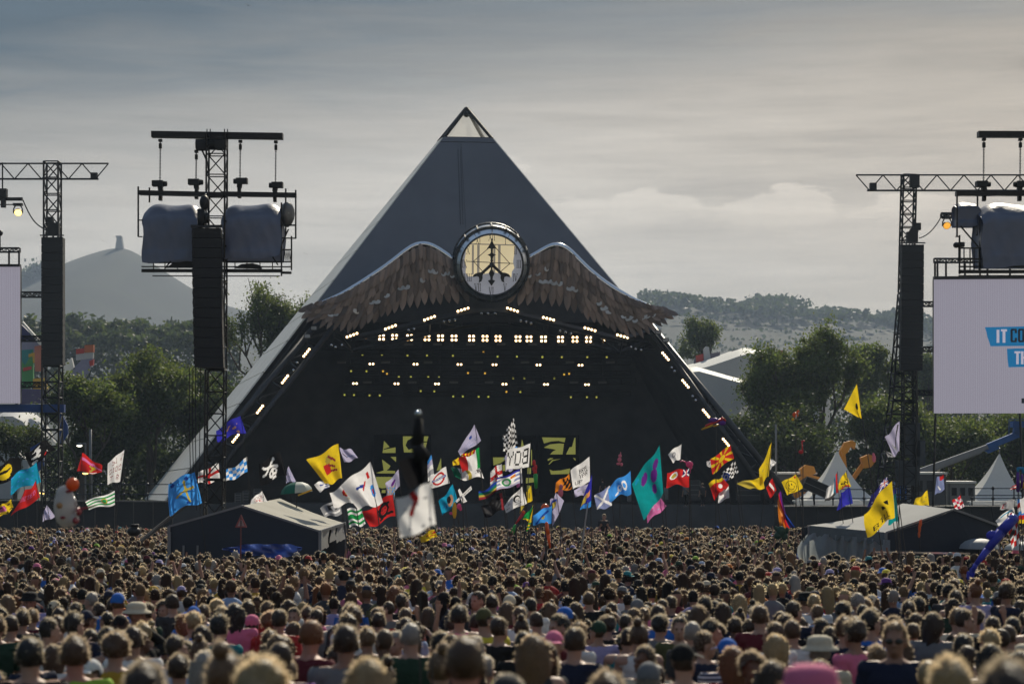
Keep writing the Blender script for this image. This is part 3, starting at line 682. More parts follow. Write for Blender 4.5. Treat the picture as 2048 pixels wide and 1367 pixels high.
def wing(lab, lead, tips, fans, pale):
    """lead: leading edge from the clock outwards; tips: trailing tips, same order (photo pixels)"""
    WD = 164.6
    W = lambda p, off=0.: P(p[0], p[1], WD - off)
    t = thing('wing', lab, 'wing', W(tips[0]), 'pair of wings either side of the clock')
    def along(pl, s):
        L_ = [0.]
        for a, b in zip(pl[:-1], pl[1:]): L_.append(L_[-1] + math.dist(a, b))
        s *= L_[-1]; return (np.interp(s, L_, [p[0] for p in pl]), np.interp(s, L_, [p[1] for p in pl]))
    # smooth leading edge
    sm = [along(lead, i / 40) for i in range(41)]
    kx = np.convolve(np.pad([p[0] for p in sm], 2, mode='edge'), np.ones(5) / 5, 'valid'); ky = np.convolve(np.pad([p[1] for p in sm], 2, mode='edge'), np.ones(5) / 5, 'valid')
    sm = [sm[0]] + [(kx[i], ky[i]) for i in range(1, 40)] + [sm[-1]]
    e = MB(); e.sweep([W(p, .25) for p in sm], [.24] * 30 + [.22 - .018 * i for i in range(11)], 8); e.build('leading_edge', M_chrome, t, True)
    # backing skin
    sk_ = MB(); tip_in = [along(tips, i / 40) for i in range(41)]
    def mix(a, b, k): return (a[0] + (b[0] - a[0]) * k, a[1] + (b[1] - a[1]) * k)
    for i in range(40):
        sk_.add([W(sm[i], -.15), W(sm[i + 1], -.15), W(mix(sm[i + 1], tip_in[i + 1], .60), -.15), W(mix(sm[i], tip_in[i], .60), -.15)], [(0, 1, 2, 3)])
    sk_.build('wing_skin', M_feather, t)
    def put(me, a, b, lay, wd, nm='feather'):
        A = W(a, lay); B = W(b, lay + .10); x = (B - A); Ln = x.length; x.normalize()
        z = Vector((rnd.uniform(-.38, .38), -1, rnd.uniform(-.2, .6))); y = z.cross(x).normalized(); z = x.cross(y).normalized()
        M3 = Matrix((x * Ln, y * wd, z * Ln)).transposed()
        o = bpy.data.objects.new(nm, me); COL.objects.link(o); o.parent = t
        o.matrix_local = Matrix.Translation(A - t.location) @ M3.to_4x4()
    n1 = fans; tips = [(x, y + rnd.uniform(-1.5, 1.5)) for x, y in tips]
    for i in range(n1):                                  # flight feathers
        s = i / (n1 - 1); tp = along(tips, s ** .92); tp = (tp[0], tp[1] + rnd.uniform(-3, 5)); s0 = s * .93 + .02
        a = mix(along(lead, min(1, s0)), tp, .50 if s < .75 else .30)
        put(FM[0], a, tp, .05 + .07 * (i % 2) + s * .1, 62 * cq * (1.0 if s < .6 else .78) * 1.25)
    for rw, (k, l0, l1, lay, wd, me) in enumerate(((27, .34, .82, .22, 30, FM[0]), (30, .26, .64, .32, 25, FM[1]), (36, .15, .46, .42, 19, FM[1]), (42, .03, .28, .54, 16, FM[1]))):
        for i in range(k):
            s = (i + .5 * (rw % 2)) / k; ld = along(lead, min(1, s * .95 + .01)); tp = along(tips, min(1, (s + .01) ** .95))
            j = rnd.uniform(-.03, .03)
            put(me, mix(ld, tp, l0 + j), mix(ld, tp, l1 + j), lay + rnd.uniform(0, .03), wd * cq * (1.7 if rw else 2.6), 'covert')
            if (rw == 1 and pale(s) and rnd.random() < .5) or (rw == 2 and s < .22 and rnd.random() < .4): put(FM[2], mix(ld, tp, l1 + j - .07), mix(ld, tp, l1 + j + .012), lay + .015, wd * cq * rnd.uniform(1.0, 1.7), 'covert')
    st = MB()
    for s in (.15, .4, .65): p = along(lead, s); st.tube(W((p[0], p[1] + 15), -.1), fp(p[0], p[1] + 12, -.1), .08)
    st.build('strut', M_truss, t)
    return t
RLEAD = [(1050, 520), (1078, 505), (1098, 492), (1113, 487), (1128, 492), (1146, 507), (1165, 528), (1185, 546), (1210, 566), (1240, 585), (1270, 600), (1300, 611), (1326, 619)]
RTIPS = [(1017, 606), (1040, 610), (1065, 605), (1090, 606), (1110, 610), (1135, 617), (1160, 626), (1180, 636), (1200, 646), (1222, 657), (1246, 668), (1264, 674), (1284, 676), (1300, 668), (1315, 657), (1332, 645), (1345, 640), (1358, 627)]
LLEAD = [(904, 517), (884, 503), (866, 491), (850, 486), (834, 487), (818, 497), (800, 511), (775, 531), (745, 551), (710, 574), (680, 590), (650, 601), (625, 611)]
LTIPS = [(936, 604), (912, 606), (890, 607), (868, 606), (848, 611), (826, 615), (806, 618), (788, 623), (770, 632), (752, 641), (735, 648), (716, 657), (695, 668), (675, 664), (655, 660), (637, 652), (605, 640), (596, 621)]
wing('left feathered wing of bronze grey plates spreading from the clock', LLEAD, LTIPS, 25, lambda s: .2 < s < .85)
wing('right feathered wing of bronze grey plates spreading from the clock', RLEAD, RTIPS, 25, lambda s: .12 < s < .9)
# ------------------------------------------------------------------ speaker towers, screens, trusses
M_tarp = mat('blue_grey_tarpaulin', (.125, .15, .225), .40, var=.2, scale=1.2, bump=.5, bscale=3.2, spec=.6, transl=.10)
M_spk = mat('black_speaker_grille', (.019, .0195, .022), .7, var=.3, scale=12)
M_wood = mat('grey_galvanised', (.16, .165, .17), .45, metal=.5, var=.25, scale=5)
M_motor = mat('black_hoist_body', (.013, .013, .014), .55, var=.3)
M_amber = mat('amber_flood_lens', (1, .7, .3), .3, emit=(1.0, .62, .18), estr=3.2)
M_amberd = mat('dim_amber_lens', (1, .5, .1), .3, emit=(.95, .42, .05), estr=.9)

def soft_cover(mb, a, b, dy, sag=.06, seed=0, n=27, slant=0.):
    """a tarpaulin pulled over a box: a, b opposite corners (left-bottom, right-top) at the front; dy depth"""
    r = random.Random(seed); x0, x1 = a.x, b.x; z0, z1 = a.z, b.z; y0 = a.y; H = z1 - z0; Wd = x1 - x0
    prof = [(0, -.02), (.0, .07), (.0, .16), (.015, .17), (.01, .3), (.0, .45), (.0, .6), (.0, .72), (.04, .79), (.16, .86), (.30, .93), (.45, .98), (.6, 1.01), (.8, 1.0), (.95, .93), (1, .8), (1, .4), (1, 0)]
    vs = []; fs = []
    ph = [r.uniform(0, 6) for _ in range(6)]
    for i, (dd, hh) in enumerate(prof):
        for j in range(n):
            u = j / (n - 1); edge = 1 - (2 * abs(u - .5)) ** 5 * .12 * (1 if hh > .7 else .2)
            fold = sag * Wd * (.16 * math.sin(7 * u + ph[0] + hh * 3) + .22 * math.sin(23 * u + 9 * hh + ph[4]) * hh + .18 * math.sin(19 * u - 15 * hh + ph[5]) + .2 * math.sin(15 * u + ph[1] - 4 * hh) + .12 * math.sin(37 * u + 11 * hh + ph[2]) + .2 * math.sin(4 * hh * 3 + ph[2]))
            x = x0 + Wd * u + .02 * Wd * math.sin(9 * hh + ph[3]) * (1 if u in (0, 1) else .3) + (0.04 * Wd * (u - .5) * 2 * (.8 - hh if hh > .8 else 0))
            y = y0 + dy * dd - fold * .62 * (1 if dd < .3 else .5)
            z = z0 + H * hh * (edge if hh > .5 else 1) + (.03 * H * math.sin(6 * u + ph[4]) + slant * H * u if i == 0 else 0) + (.02 * H * math.sin(8 * u + ph[5]) if hh > .9 else 0)
            vs.append((x, y, z))
    m = len(prof)
    for i in range(m - 1):
        for j in range(n - 1): fs.append((i * n + j, i * n + j + 1, (i + 1) * n + j + 1, (i + 1) * n + j))
    b0 = len(mb.v); mb.add(vs, fs)
    for j in (0, n - 1):
        f = [b0 + i * n + j for i in range(m)]; mb.f.append(tuple(f if j else reversed(f))); mb.m.append(0)
    # bright strap
    return mb

def speaker_array(name_lab, x0, x1, y0, y1, d, cabs, curve=0., depth=.8):
    q = ppm(d); c = P((x0 + x1) / 2, y1, d); t = thing('speaker_array', name_lab, 'speaker', c, 'hanging speaker arrays')
    h = (y1 - y0) / cabs
    for k in range(cabs):
        ya, yb = y0 + k * h, y0 + (k + 1) * h - h * .05
        s0 = curve * (k / cabs) ** 2; s1 = curve * ((k + 1) / cabs) ** 2
        b = MB(); vs = []
        for yy, s in ((ya, s0), (yb, s1)):
            xl, xr = x0 + s, x1 + s
            vs += [P(xl, yy, d), P(xr, yy, d), P(xr, yy, d) + Vector((-.08 * depth, depth, 0)), P(xl, yy, d) + Vector((.08 * depth, depth, 0))]
        b.add(vs, [(0, 1, 2, 3), (7, 6, 5, 4), (0, 4, 5, 1), (1, 5, 6, 2), (2, 6, 7, 3), (3, 7, 4, 0)])
        mid = (x1 - x0) * .5 * q
        b.build('speaker_cabinet', M_spk, t)
    g = MB()
    for k in range(cabs):
        for sx in (x0 + 1.2 + curve * (k / cabs) ** 2, x1 - 1.2 + curve * (k / cabs) ** 2): g.bar(P(sx, y0 + k * h + h * .3, d - .03), P(sx, y0 + k * h + h * .62, d - .03), .05 * (x1 - x0) * q, .04)
    g.build('rigging_link', M_motor, t)
    f = MB(); f.bar(P(x0 - 2.5, y0 - 3.5, d), P(x1 + 2.5, y0 - 3.5, d), .12 * (x1 - x0) * q * .8, .05 * (x1 - x0) * q); f.bar(P(x0 - 2, y0 - 3.5, d + depth), P(x1 + 2, y0 - 3.5, d + depth), .1, .08)
    for xx in (x0, (x0 + x1) / 2, x1): f.bar(P(xx, y0 - 3.5, d), P(xx, y0 - 3.5, d + depth), .06, .08)
    f.build('flying_frame', M_truss, t)
    return t

def hoist(label, x, ytop, y, d, beam_y, hook=34, flip=1, s=1.0):
    q = ppm(d); c = P(x, y, d); t = thing('chain_hoist', label, 'chain hoist', c, 'chain hoists above the covered speakers')
    b = MB(); b.box(c + Vector((-4 * q * flip, 0, 0)), (22 * q * s, .3 * s, 11 * q * s)); b.lathe(c + Vector((9 * q * s * flip, 0, -.5 * q)), [(.01, -4 * q), (5 * q * s, -4 * q), (5.6 * q * s, 0), (5 * q * s, 5 * q), (.01, 6 * q)], 10, axis=(1, 0, 0)); b.build('body', M_motor, t)
    b = MB(); b.bar(c + Vector((0, 0, -3 * q)), c + Vector((1.5 * q * flip, 0, -hook * q * .4)), 9 * q * s, .2, up=(0, 1, 0)); b.bar(c + Vector((1.5 * q * flip, 0, -hook * q * .4)), c + Vector((1.0 * q * flip, 0, -hook * q)), 6.5 * q * s, .18, up=(0, 1, 0)); b.build('chain_bag', M_motor, t)
    ch = MB(); top = P(x + .8, ytop, d); n = 26
    for k in range(n):
        a = c.lerp(top, k / n); e = c.lerp(top, (k + .75) / n)
        ch.bar(a, e, .05 if k % 2 else .03, .03 if k % 2 else .05)
    ch.build('chain', M_wood, t)
    b = MB(); b.box(P(x + .8, ytop + 14, d), (5.5 * q, .1, 10 * q)); b.box(P(x + .8, ytop + 3, d), (7 * q, .14, 5 * q)); b.build('hook_block', M_motor, t)
    return t

# ---- left delay tower, in the crowd
D1 = 62.0; q1 = ppm(D1); U = lambda x, y, o=0.: P(x, y, D1 + o)
lt = thing('speaker_tower', 'black lattice mast with a crossbeam on top, standing behind the left tent', 'tower', U(428, 1130))
for k, (xa, ya, xb, yb) in enumerate(((427, 1140, 429.5, 960), (429.5, 957, 432, 740), (432, 737, 433, 520), (433, 517, 434, 268))):
    b = MB(); b.truss(U(xa, ya, .3), U(xb, yb, .3), 37 * q1, 37 * q1, .62, 2.0 * q1, nn=5)
    for xx in (-18, 18):
        for j in range(5):
            f_ = (j + .5) / 5; cx = xa + (xb - xa) * f_ + xx; cy = ya + (yb - ya) * f_; b.box(U(cx, cy, .02), (4 * q1, .06, 3 * q1))
    b.build('mast_section', M_trussb, lt)
b = MB(); b.box(U(427, 1137, .3), (1.6, 1.6, .25)); b.build('base_plate', M_trussb, lt)
b = MB(); b.frame_box(U(302, 273.5, .15), U(565, 277.5, .15) - U(302, 273.5, .15), (0, .3, 0), (0, 0, 12 * q1)); b.build('top_beam', M_trussb, lt)
b = MB(); b.lathe(U(392, 289, .25), [(.01, 0), (11 * q1, 0), (11 * q1, 62 * q1), (.01, 62 * q1)], 12, axis=(1, 0, 0)); b.box(U(405, 294, .25), (24 * q1, .4, 12 * q1)); b.box(U(441, 291, .2), (18 * q1, .4, 16 * q1)); b.bar(U(404, 300, .2), U(414, 322, .2), .05); b.build('winch', M_motor, lt)
for x in (414, 420.5, 449, 455): b = MB(); b.tube(U(x, 281, .1), U(x, 258, .1), 1.1 * q1); b.build('mast_spike', M_trussb, lt)
hx = ((320, 278, 367, 1, 'leftmost hoist on the left crossbeam'), (392, 300, 364, 1, 'hoist just left of the left mast'), (480, 280, 362, -1, 'hoist just right of the left mast'), (555, 281, 370, -1, 'rightmost hoist on the left crossbeam'))
for x, yt, y, fl, lb in hx: hoist('black chain hoist on its long chain, ' + lb, x if x != 555 else 551, yt, y, D1 + .3, 0, flip=fl)
# hanging frame with the two covered stacks
fr = thing('hanging_frame', 'black hanging frame of beams and rails under four hoists on the left mast', 'frame', U(433, 552))
b = MB(); b.frame_box(U(278, 389, 0), U(445, 393, 0) - U(278, 389, 0), (0, .22, 0), (0, 0, 9 * q1)); b.frame_box(U(442, 391.5, .02), U(592, 394, .02) - U(442, 391.5, .02), (0, .22, 0), (0, 0, 9 * q1)); b.build('spreader_beam', M_trussb, fr)
for x, ya, yb, o in ((276.5, 373, 473, 0), (299, 375, 405, .6), (571.5, 377, 470, .6), (591.5, 380, 477, 0), (563, 405, 552, .1), (583, 472, 540, .9)): b = MB(); b.bar(U(x, ya, o), U(x, yb, o), 3 * q1, .05); b.build('upright', M_trussb, fr)
b = MB()
for y, xa, xb, w, o in ((473, 276, 285, 2, 0), (440, 276, 286, 2, 0), (450, 563, 592, 3, .1), (476, 565, 592, 2.4, .2), (499, 563, 584, 2.6, .2), (523, 445, 584, 2.4, .2), (533, 283, 584, 2.4, .3), (541, 283, 565, 7, .1), (545, 563, 583, 5, .4), (551.5, 305, 560, 2, .7), (525, 300, 390, 1.6, .9)): b.bar(U(xa, y, o), U(xb, y + .4, o), .05, w * q1)
for x in (307, 330, 355, 452, 470, 494, 520, 545): b.bar(U(x, 523, .5), U(x, 545, .5), 1.8 * q1, .04)
for xa, ya, xb, yb in ((342, 522, 330, 536), (563, 490, 577, 458), (545, 513, 556, 530)): b.bar(U(xa, ya, .3), U(xb, yb, .3), 2 * q1, .04)
for k in range(4): b.bar(U(566 + k * 4, 500, .2), U(568 + k * 4, 522, .2), 1.2 * q1, .03); b.bar(U(568 + k * 4, 522, .2), U(570 + k * 4, 500, .2), 1.2 * q1, .03)
b.build('rails', M_trussb, fr)
b = MB(); b.add([tuple(U(332, 535, .2)), tuple(U(345, 526, .2)), tuple(U(372, 522, .2)), tuple(U(398, 524, .2)), tuple(U(398, 536, .2)), tuple(U(332, 536, .2))] , [(0, 1, 2, 3, 4, 5)]); b.build('cable_bundle', M_motor, fr); b = MB()
b.ext([U(470, 535, .25), U(482, 528, .25), U(505, 526, .25), U(520, 530, .25), U(522, 536, .25)], (0, .3, 0)); b.build('cable_bundle', M_motor, fr)
for (xa, ya, xb, yb, lb, sd, sl) in ((285, 520, 396, 404, 'plump blue-grey tarpaulin cover over a speaker stack, left of the left mast', 3, 0), (444, 519, 562, 404, 'wrinkled blue-grey tarpaulin cover over a speaker stack, right of the left mast', 8, .10)):
    b = MB(); soft_cover(b, U(xa, ya, .05), U(xb, yb, .05), 1.1, .05, sd, slant=sl); o = b.build('speaker_cover', M_tarp, None, True); tag(o, lb, 'speaker cover', 'tarpaulin covers over speaker stacks')
    o.modifiers.new('s', 'SUBSURF').levels = 1; o.modifiers['s'].render_levels = 1
b = MB(); b.lathe(U(576, 428, .7), [(26 * q1, -.2), (23 * q1, .2), (10 * q1, .25), (.01, .25)], 14, axis=(.5, -1, 0)); o = b.build('speaker_cover', M_wood, None, True); o.scale = (.55, 1, 1); tag(o, 'small translucent pale cover bulging behind the right end of the left frame', 'speaker cover')
speaker_array('tall black speaker array hanging against the left mast', 384, 442, 456, 735, D1 - .9, 14, curve=5)
b = MB(); b.bar(U(403, 455, -.7), U(402, 418, -.7), 13 * q1, .25, up=(0, 1, 0)); b.ball(U(409, 405, -.7), (10 * q1, .18, 15 * q1), 12, 8); b.box(U(412, 436, -.7), (12 * q1, .2, 20 * q1)); b.tube(U(410, 395, -.7), U(412, 384, -.4), .03); tag(b.build('array_hoist', M_motor, None, True), 'black hoist with a rounded chain bag above the array on the left mast', 'chain hoist')
b = MB()
for x, y0, y1 in ((386, 735, 1000), (391, 735, 1020), (401, 735, 1100), (379, 735, 960)): b.path([U(x, y0, -.5), U(x - 3 + (x % 4), (y0 + y1) / 2, -.3), U(x + 2, y1, -.1)], .013, 4)
tag(b.build('guy_cable', M_trussb), 'thin dark cables hanging below the speaker array on the left mast', 'cable')

# ---- right delay tower: its frame reaches in from the right edge
D2 = 60.0; q2 = ppm(D2); U2 = lambda x, y, o=0.: P(x, y, D2 + o)
rt = thing('speaker_tower', 'black crossbeam of the right speaker mast, reaching in at the upper right corner', 'tower', U2(2108, 1130))
b = MB(); b.frame_box(U2(1958, 273, .15), U2(2230, 274, .15) - U2(1958, 273, .15), (0, .3, 0), (0, 0, 11.5 * q2)); b.build('top_beam', M_trussb, rt)
b = MB(); b.truss(U2(2108, 1130, .3), U2(2108, 268, .3), 37 * q2, 37 * q2, .62, 2 * q2); b.build('mast_section', M_trussb, rt)
hoist('black chain hoist above the right tarpaulin cover, near its corner', 1967, 276, 368, D2 + .3, 0, flip=1)
hoist('black chain hoist at the right edge of the picture, under the beam', 2040, 276, 368, D2 + .3, 0, flip=-1)
fr2 = thing('hanging_frame', 'black hanging frame of beams and rails round the covered speakers, upper right', 'frame', U2(2010, 552))
b = MB(); b.frame_box(U2(1913, 391, 0), U2(2200, 391, 0) - U2(1913, 391, 0), (0, .22, 0), (0, 0, 9 * q2)); b.build('spreader_beam', M_trussb, fr2)
for x, ya, yb, o in ((1914, 390, 474, 0), (1955, 380, 470, .6), (1919, 470, 548, .1), (1960, 440, 550, .3)): b = MB(); b.bar(U2(x, ya, o), U2(x, yb, o), 3 * q2, .05); b.build('upright', M_trussb, fr2)
b = MB()
for y, xa, xb, w, o in ((473, 1911, 1920, 2, 0), (470, 1952, 1963, 2, .6), (496, 1918, 1966, 3, .1), (518, 1918, 1966, 3, .2), (524, 1917, 1970, 2, .3), (533, 1917, 2200, 3, .3), (543, 1917, 2200, 7, .1), (551, 1917, 2200, 2, .5)): b.bar(U2(xa, y, o), U2(xb, y, o), .05, w * q2)
for x in (1928, 1940, 1948, 1958): b.bar(U2(x, 497, .2), U2(x, 545, .2), 2 * q2, .04)
b.bar(U2(1921, 452, .2), U2(1957, 494, .2), 2.4 * q2, .04)
b.build('rails', M_trussb, fr2)
b = MB(); soft_cover(b, U2(1915, 450, .5), U2(1962, 402, .5), .8, .05, 21); o = b.build('speaker_cover', M_tarp, None, True); tag(o, 'small blue-grey tarpaulin cover hanging left of the large right cover', 'speaker cover', 'tarpaulin covers over speaker stacks')
b = MB(); soft_cover(b, U2(1964, 530, .0), U2(2105, 402, .0), 1.3, .045, 33); o = b.build('speaker_cover', M_tarp, None, True); tag(o, 'large dark blue-grey tarpaulin cover with a shiny top, cut by the right edge', 'speaker cover', 'tarpaulin covers over speaker stacks')
o.modifiers.new('s', 'SUBSURF').levels = 1; o.modifiers['s'].render_levels = 1
b = MB(); b.ball(U2(1913, 490, 0), (7 * q2, .15, 6 * q2), 10, 6); b.box(U2(1922, 489, 0), (12 * q2, .2, 9 * q2)); b.tube(U2(1919, 490), U2(1919, 520), .04); tag(b.build('horn_speaker', M_motor), 'small black horn on a post under the small right cover', 'speaker')

# ---- main towers beside the stage
def screen_wall(x0, y0, x1, y1, d, label, design, loc):
    t = thing('video_screen', label, 'screen', P((x0 + x1) / 2, y1, d), 'large side screens')
    b = MB(); b.ext([P(x0, y0, d + .1), P(x1, y0, d + .1), P(x1, y1, d + .1), P(x0, y1, d + .1)], (0, .5, 0)); b.build('cabinet_back', M_trussb, t)
    n = 14; W_ = (x1 - x0) / n; m_ = 5; H_ = (y1 - y0) / m_
    for i in range(n):
        b = MB(); xa, xb = x0 + i * W_ + .12, x0 + (i + 1) * W_ - .12
        b.ext([P(xa, y0, d), P(xb, y0, d), P(xb, y1, d), P(xa, y1, d)], (0, .08, 0)); b.build('led_column', design, t)
    return t
M_led = bpy.data.materials.new('led_face'); M_led.use_nodes = True
def _led():
    nt = M_led.node_tree; N = nt.nodes.new; L = nt.links.new; b = nt.nodes['Principled BSDF']
    tc = N('ShaderNodeTexCoord'); w = N('ShaderNodeTexWave'); w.wave_type = 'BANDS'; w.bands_direction = 'X'; w.inputs['Scale'].default_value = 2.6; w.inputs['Distortion'].default_value = .1
    L(tc.outputs['Object'], w.inputs['Vector'])
    no = N('ShaderNodeTexNoise'); no.inputs['Scale'].default_value = .4; L(tc.outputs['Object'], no.inputs['Vector'])
    mx = N('ShaderNodeMixRGB'); mx.inputs[1].default_value = (.235, .22, .27, 1); mx.inputs[2].default_value = (.305, .285, .345, 1); L(w.outputs[0], mx.inputs[0])
    L(mx.outputs[0], b.inputs['Emission Color']); b.inputs['Emission Strength'].default_value = .82; b.inputs['Base Color'].default_value = (.12, .12, .13, 1)
_led()
DL = 142.0; qL = ppm(DL); UL = lambda x, y, o=0.: P(x, y, DL + o)
DR = 136.0; qR = ppm(DR); UR = lambda x, y, o=0.: P(x, y, DR + o)
# left
t = thing('stage_tower', 'slim black lattice tower with a cross truss, at the far left', 'tower', UL(100, 1010), 'lattice towers beside the stage')
for xa, ya, xb, yb, w in ((104, 1015, 104, 860, 34), (104, 858, 105, 700, 34), (105, 698, 105, 520, 31), (105, 518, 105, 324, 29)):
    b = MB(); b.truss(UL(xa, ya, 1), UL(xb, yb, 1), w * qL, w * qL, 1.05, 2.1 * qL); b.build('mast_section', M_trussb, t)
tr = MB()
def flat_truss(mb, U_, q_, xa, xb, y0, y1, pts, o):
    for oo in (-.45, .45):
        mb.tube(U_(xa, y0, o + oo), U_(xb, y0, o + oo), 1.7 * q_, None, 5); mb.tube(U_(xa + pts[0], y1, o + oo), U_(xb - pts[1], y1, o + oo), 2.0 * q_, None, 5)
        x = xa; up_ = True; step = 27
        while x < xb - 10:
            mb.tube(U_(x, y0 if up_ else y1, o + oo), U_(min(x + step, xb), y1 if up_ else y0, o + oo), 1.2 * q_, None, 4); x += step; up_ = not up_
    for x in np.arange(xa + 20, xb - 20, 54): mb.tube(U_(x, y0, o - .45), U_(x, y0, o + .45), .04, None, 4)
flat_truss(tr, UL, qL, -106, 217, 327, 358, (0, 20), 1); tr.build('cross_truss', M_trussb, t)
b = MB(); b.box(UL(188.5, 352, .6), (13 * qL, .4, 13 * qL)); b.build('lamp_box', M_motor, t)
b = MB(); b.box(UL(108, 458, -.3), (22 * qL, .5, 25 * qL)); b.box(UL(101, 440, -.3), (12 * qL, .4, 12 * qL)); b.build('winch', M_motor, t)
speaker_array('tall black speaker array on the slim far left tower', 82.5, 125.5, 474, 730, DL - 1.2, 16, curve=0, depth=1.2)
b = MB(); b.bar(UL(45, 398, 0), UL(-60, 398, 0), 9 * qL, 6 * qL); b.bar(UL(45, 409, 0), UL(-60, 409, 0), .1, 2 * qL); b.box(UL(5, 386, -.1), (18 * qL, .5, 17 * qL)); b.bar(UL(7, 395, -.1), UL(7, 415, -.1), 9 * qL, .3); b.tube(UL(5, 325), UL(5, 380), .05); tag(b.build('hoist_arm', M_motor), 'black hoist and arm under the truss at the left edge', 'hoist')
def moving_light(x, y, d, m, lb):
    q = ppm(d); c = P(x, y, d); t = thing('moving_light', lb, 'stage light', c - Vector((0, 0, 12 * q)), 'moving lights hung beside the towers')
    b = MB(); b.box(c + Vector((0, 0, 14 * q)), (18 * q, .4, 5 * q)); b.build('yoke_base', M_motor, t)
    b = MB()
    for s in (-1, 1): b.path([c + Vector((s * 5 * q, 0, 12 * q)), c + Vector((s * 8.5 * q, 0, 6 * q)), c + Vector((s * 9 * q, 0, -3 * q))], 1.3 * q, 6)
    b.build('yoke', M_motor, t)
    b = MB(); dr = Vector((.05, -.85, -.45)).normalized(); o_ = c + Vector((0, .1, -1 * q)); b.lathe(o_, [(.01, -.32), (5 * q, -.28), (8 * q, 0), (8 * q, .08)], 14, axis=dr); b.build('head', M_motor, t, True)
    b = MB(); b.lathe(o_ + dr * .09, [(.01, .05), (4.5 * q, .03), (7.2 * q, 0)], 14, axis=dr); b.build('lens', m, t, True)
moving_light(36, 423, DL, M_amber, 'glowing amber moving light hanging at the left edge')
b = MB(); pts = [UL(46 + (92 - 46) * s, 400 + 60 * s + 16 * math.sin(math.pi * s) * (1 - .4 * s), .0) for s in np.linspace(0, 1, 14)]; b.path(pts, 1.3 * qL, 5); tag(b.build('cable_loop', M_motor), 'drooping cable from the left hoist arm to the slim tower', 'cable')
screen_wall(-190, 533, 40, 806, DL, 'pale lilac video screen cut off by the left edge', M_led, None)
b = MB(); b.truss(UL(-190, 500, .3), UL(40, 500, .3), 10 * qL, 8 * qL, .5, .05)
for x in (-60, -20, 18, 38): b.tube(UL(x, 500, .3), UL(x, 532, .3), .07)
b.bar(UL(-190, 531, .0), UL(41, 531, .0), .5, 5 * qL); b.ball(UL(1, 466, 0), (5 * qL, .2, 6 * qL), 8, 6); b.tube(UL(0, 500), UL(0, 466), .05); tag(b.build('screen_truss', M_trussb), 'black railed truss along the top of the left screen', 'truss')
for y, lb in ((589, 'upper'), (677, 'middle'), (769, 'lower')):
    b = MB(); b.truss(UL(40, y, .8), UL(88, y, .8), 10 * qL, 10 * qL, .35, .05); tag(b.build('link_truss', M_trussb), '%s short link truss between the left screen and the slim tower' % lb, 'truss', 'link trusses beside the screens')
M_bluew = mat('blue_scrim', (.018, .06, .22), .7, var=.2, scale=1)
b = MB(); b.ext([UL(-190, 808, .0), UL(128, 808, .6), UL(128, 824, .6), UL(-190, 824, .0)], (0, .5, 0)); tag(b.build('blue_banner', M_bluew), 'long blue banner wrapped along the beam below the left screen', 'banner')
# right
t = thing('stage_tower', 'black lattice tower with splayed foot and a cross truss, at the right', 'tower', UR(1795, 1015), 'lattice towers beside the stage')
b = MB(); b.truss(UR(1812, 585, 1), UR(1818, 350, 1), 26 * qR, 26 * qR, .85, 1.9 * qR); b.build('mast_section', M_trussb, t)
b = MB(); b.truss(UR(1806, 800, 1), UR(1812, 587, 1), 48 * qR, 48 * qR, .85, 1.9 * qR, w2=27 * qR, h2=27 * qR); b.build('mast_section', M_trussb, t)
b = MB(); b.truss(UR(1792, 1015, 1), UR(1806, 802, 1), 78 * qR, 70 * qR, .85, 2.0 * qR, w2=48 * qR, h2=48 * qR); b.build('mast_section', M_trussb, t)
b = MB(); b.truss(UR(1818, 1015, .2), UR(1818, 742, .2), 24 * qR, 24 * qR, .7, 1.7 * qR); b.build('inner_mast', M_trussb, t)
tr = MB(); flat_truss(tr, UR, qR, 1712, 2170, 350, 381, (22, 0), 1); tr.build('cross_truss', M_trussb, t)
b = MB(); b.box(UR(1746, 373, .4), (13 * qR, .4, 14 * qR)); b.build('lamp_box', M_motor, t)
b = MB(); b.box(UR(1829, 362, .2), (18 * qR, .5, 26 * qR)); b.build('lamp_box', M_motor, t)
b = MB(); b.box(UR(1833, 453, -.4), (16 * qR, .4, 14 * qR)); b.bar(UR(1830, 458, -.4), UR(1818, 478, -.4), 16 * qR, .3, up=(0, 1, 0)); b.box(UR(1824, 474, -.4), (22 * qR, .4, 20 * qR)); b.build('winch', M_motor, t)
for k, (x, y, w, h) in enumerate(((1822, 880, 30, 70), (1815, 945, 44, 50), (1835, 905, 26, 50))):
    b = MB(); b.box(UR(x, y, .4), (w * qR, 1.0, h * qR)); b.build('equipment_cover', M_drape, t)
speaker_array('tall black speaker array on the splayed right tower', 1804, 1848, 489, 741, DR - 1.2, 16, curve=-3, depth=1.2)
b = MB(); b.truss(UR(1882, 431, 0), UR(1914, 431, 0), 9 * qR, 7 * qR, .3, .06); b.bar(UR(1882, 426, 0), UR(1908, 426, 0), .2, 3 * qR); tag(b.build('side_truss', M_trussb), 'short black truss arm beside the small right cover', 'truss')
moving_light(1894, 449, DR, M_amberd, 'dim amber moving light hanging left of the small right cover')
b = MB(); pts = [UR(1838 + 46 * s, 476 - 46 * max(0, s) ** 2.2 - 3 * math.sin(math.pi * s), 0) for s in np.linspace(0, 1, 14)]; b.path(pts, 1.1 * qR, 5); tag(b.build('cable_loop', M_motor), 'curving cable from the right tower up to the lamp arm', 'cable')
sc = screen_wall(1868, 558, 2168, 826, DR, 'pale lilac video screen with blue lettered bands, cut off by the right edge', M_led, None)
M_sblue = mat('screen_blue', (.01, .1, .2), .5, var=.05, emit=(.003, .10, .23), estr=1.0)
M_sblk = mat('screen_black', (.01, .01, .012), .5, emit=(.008, .012, .02), estr=.6)
M_swht = mat('screen_white', (.4, .4, .42), .5, emit=(.30, .28, .34), estr=1.)
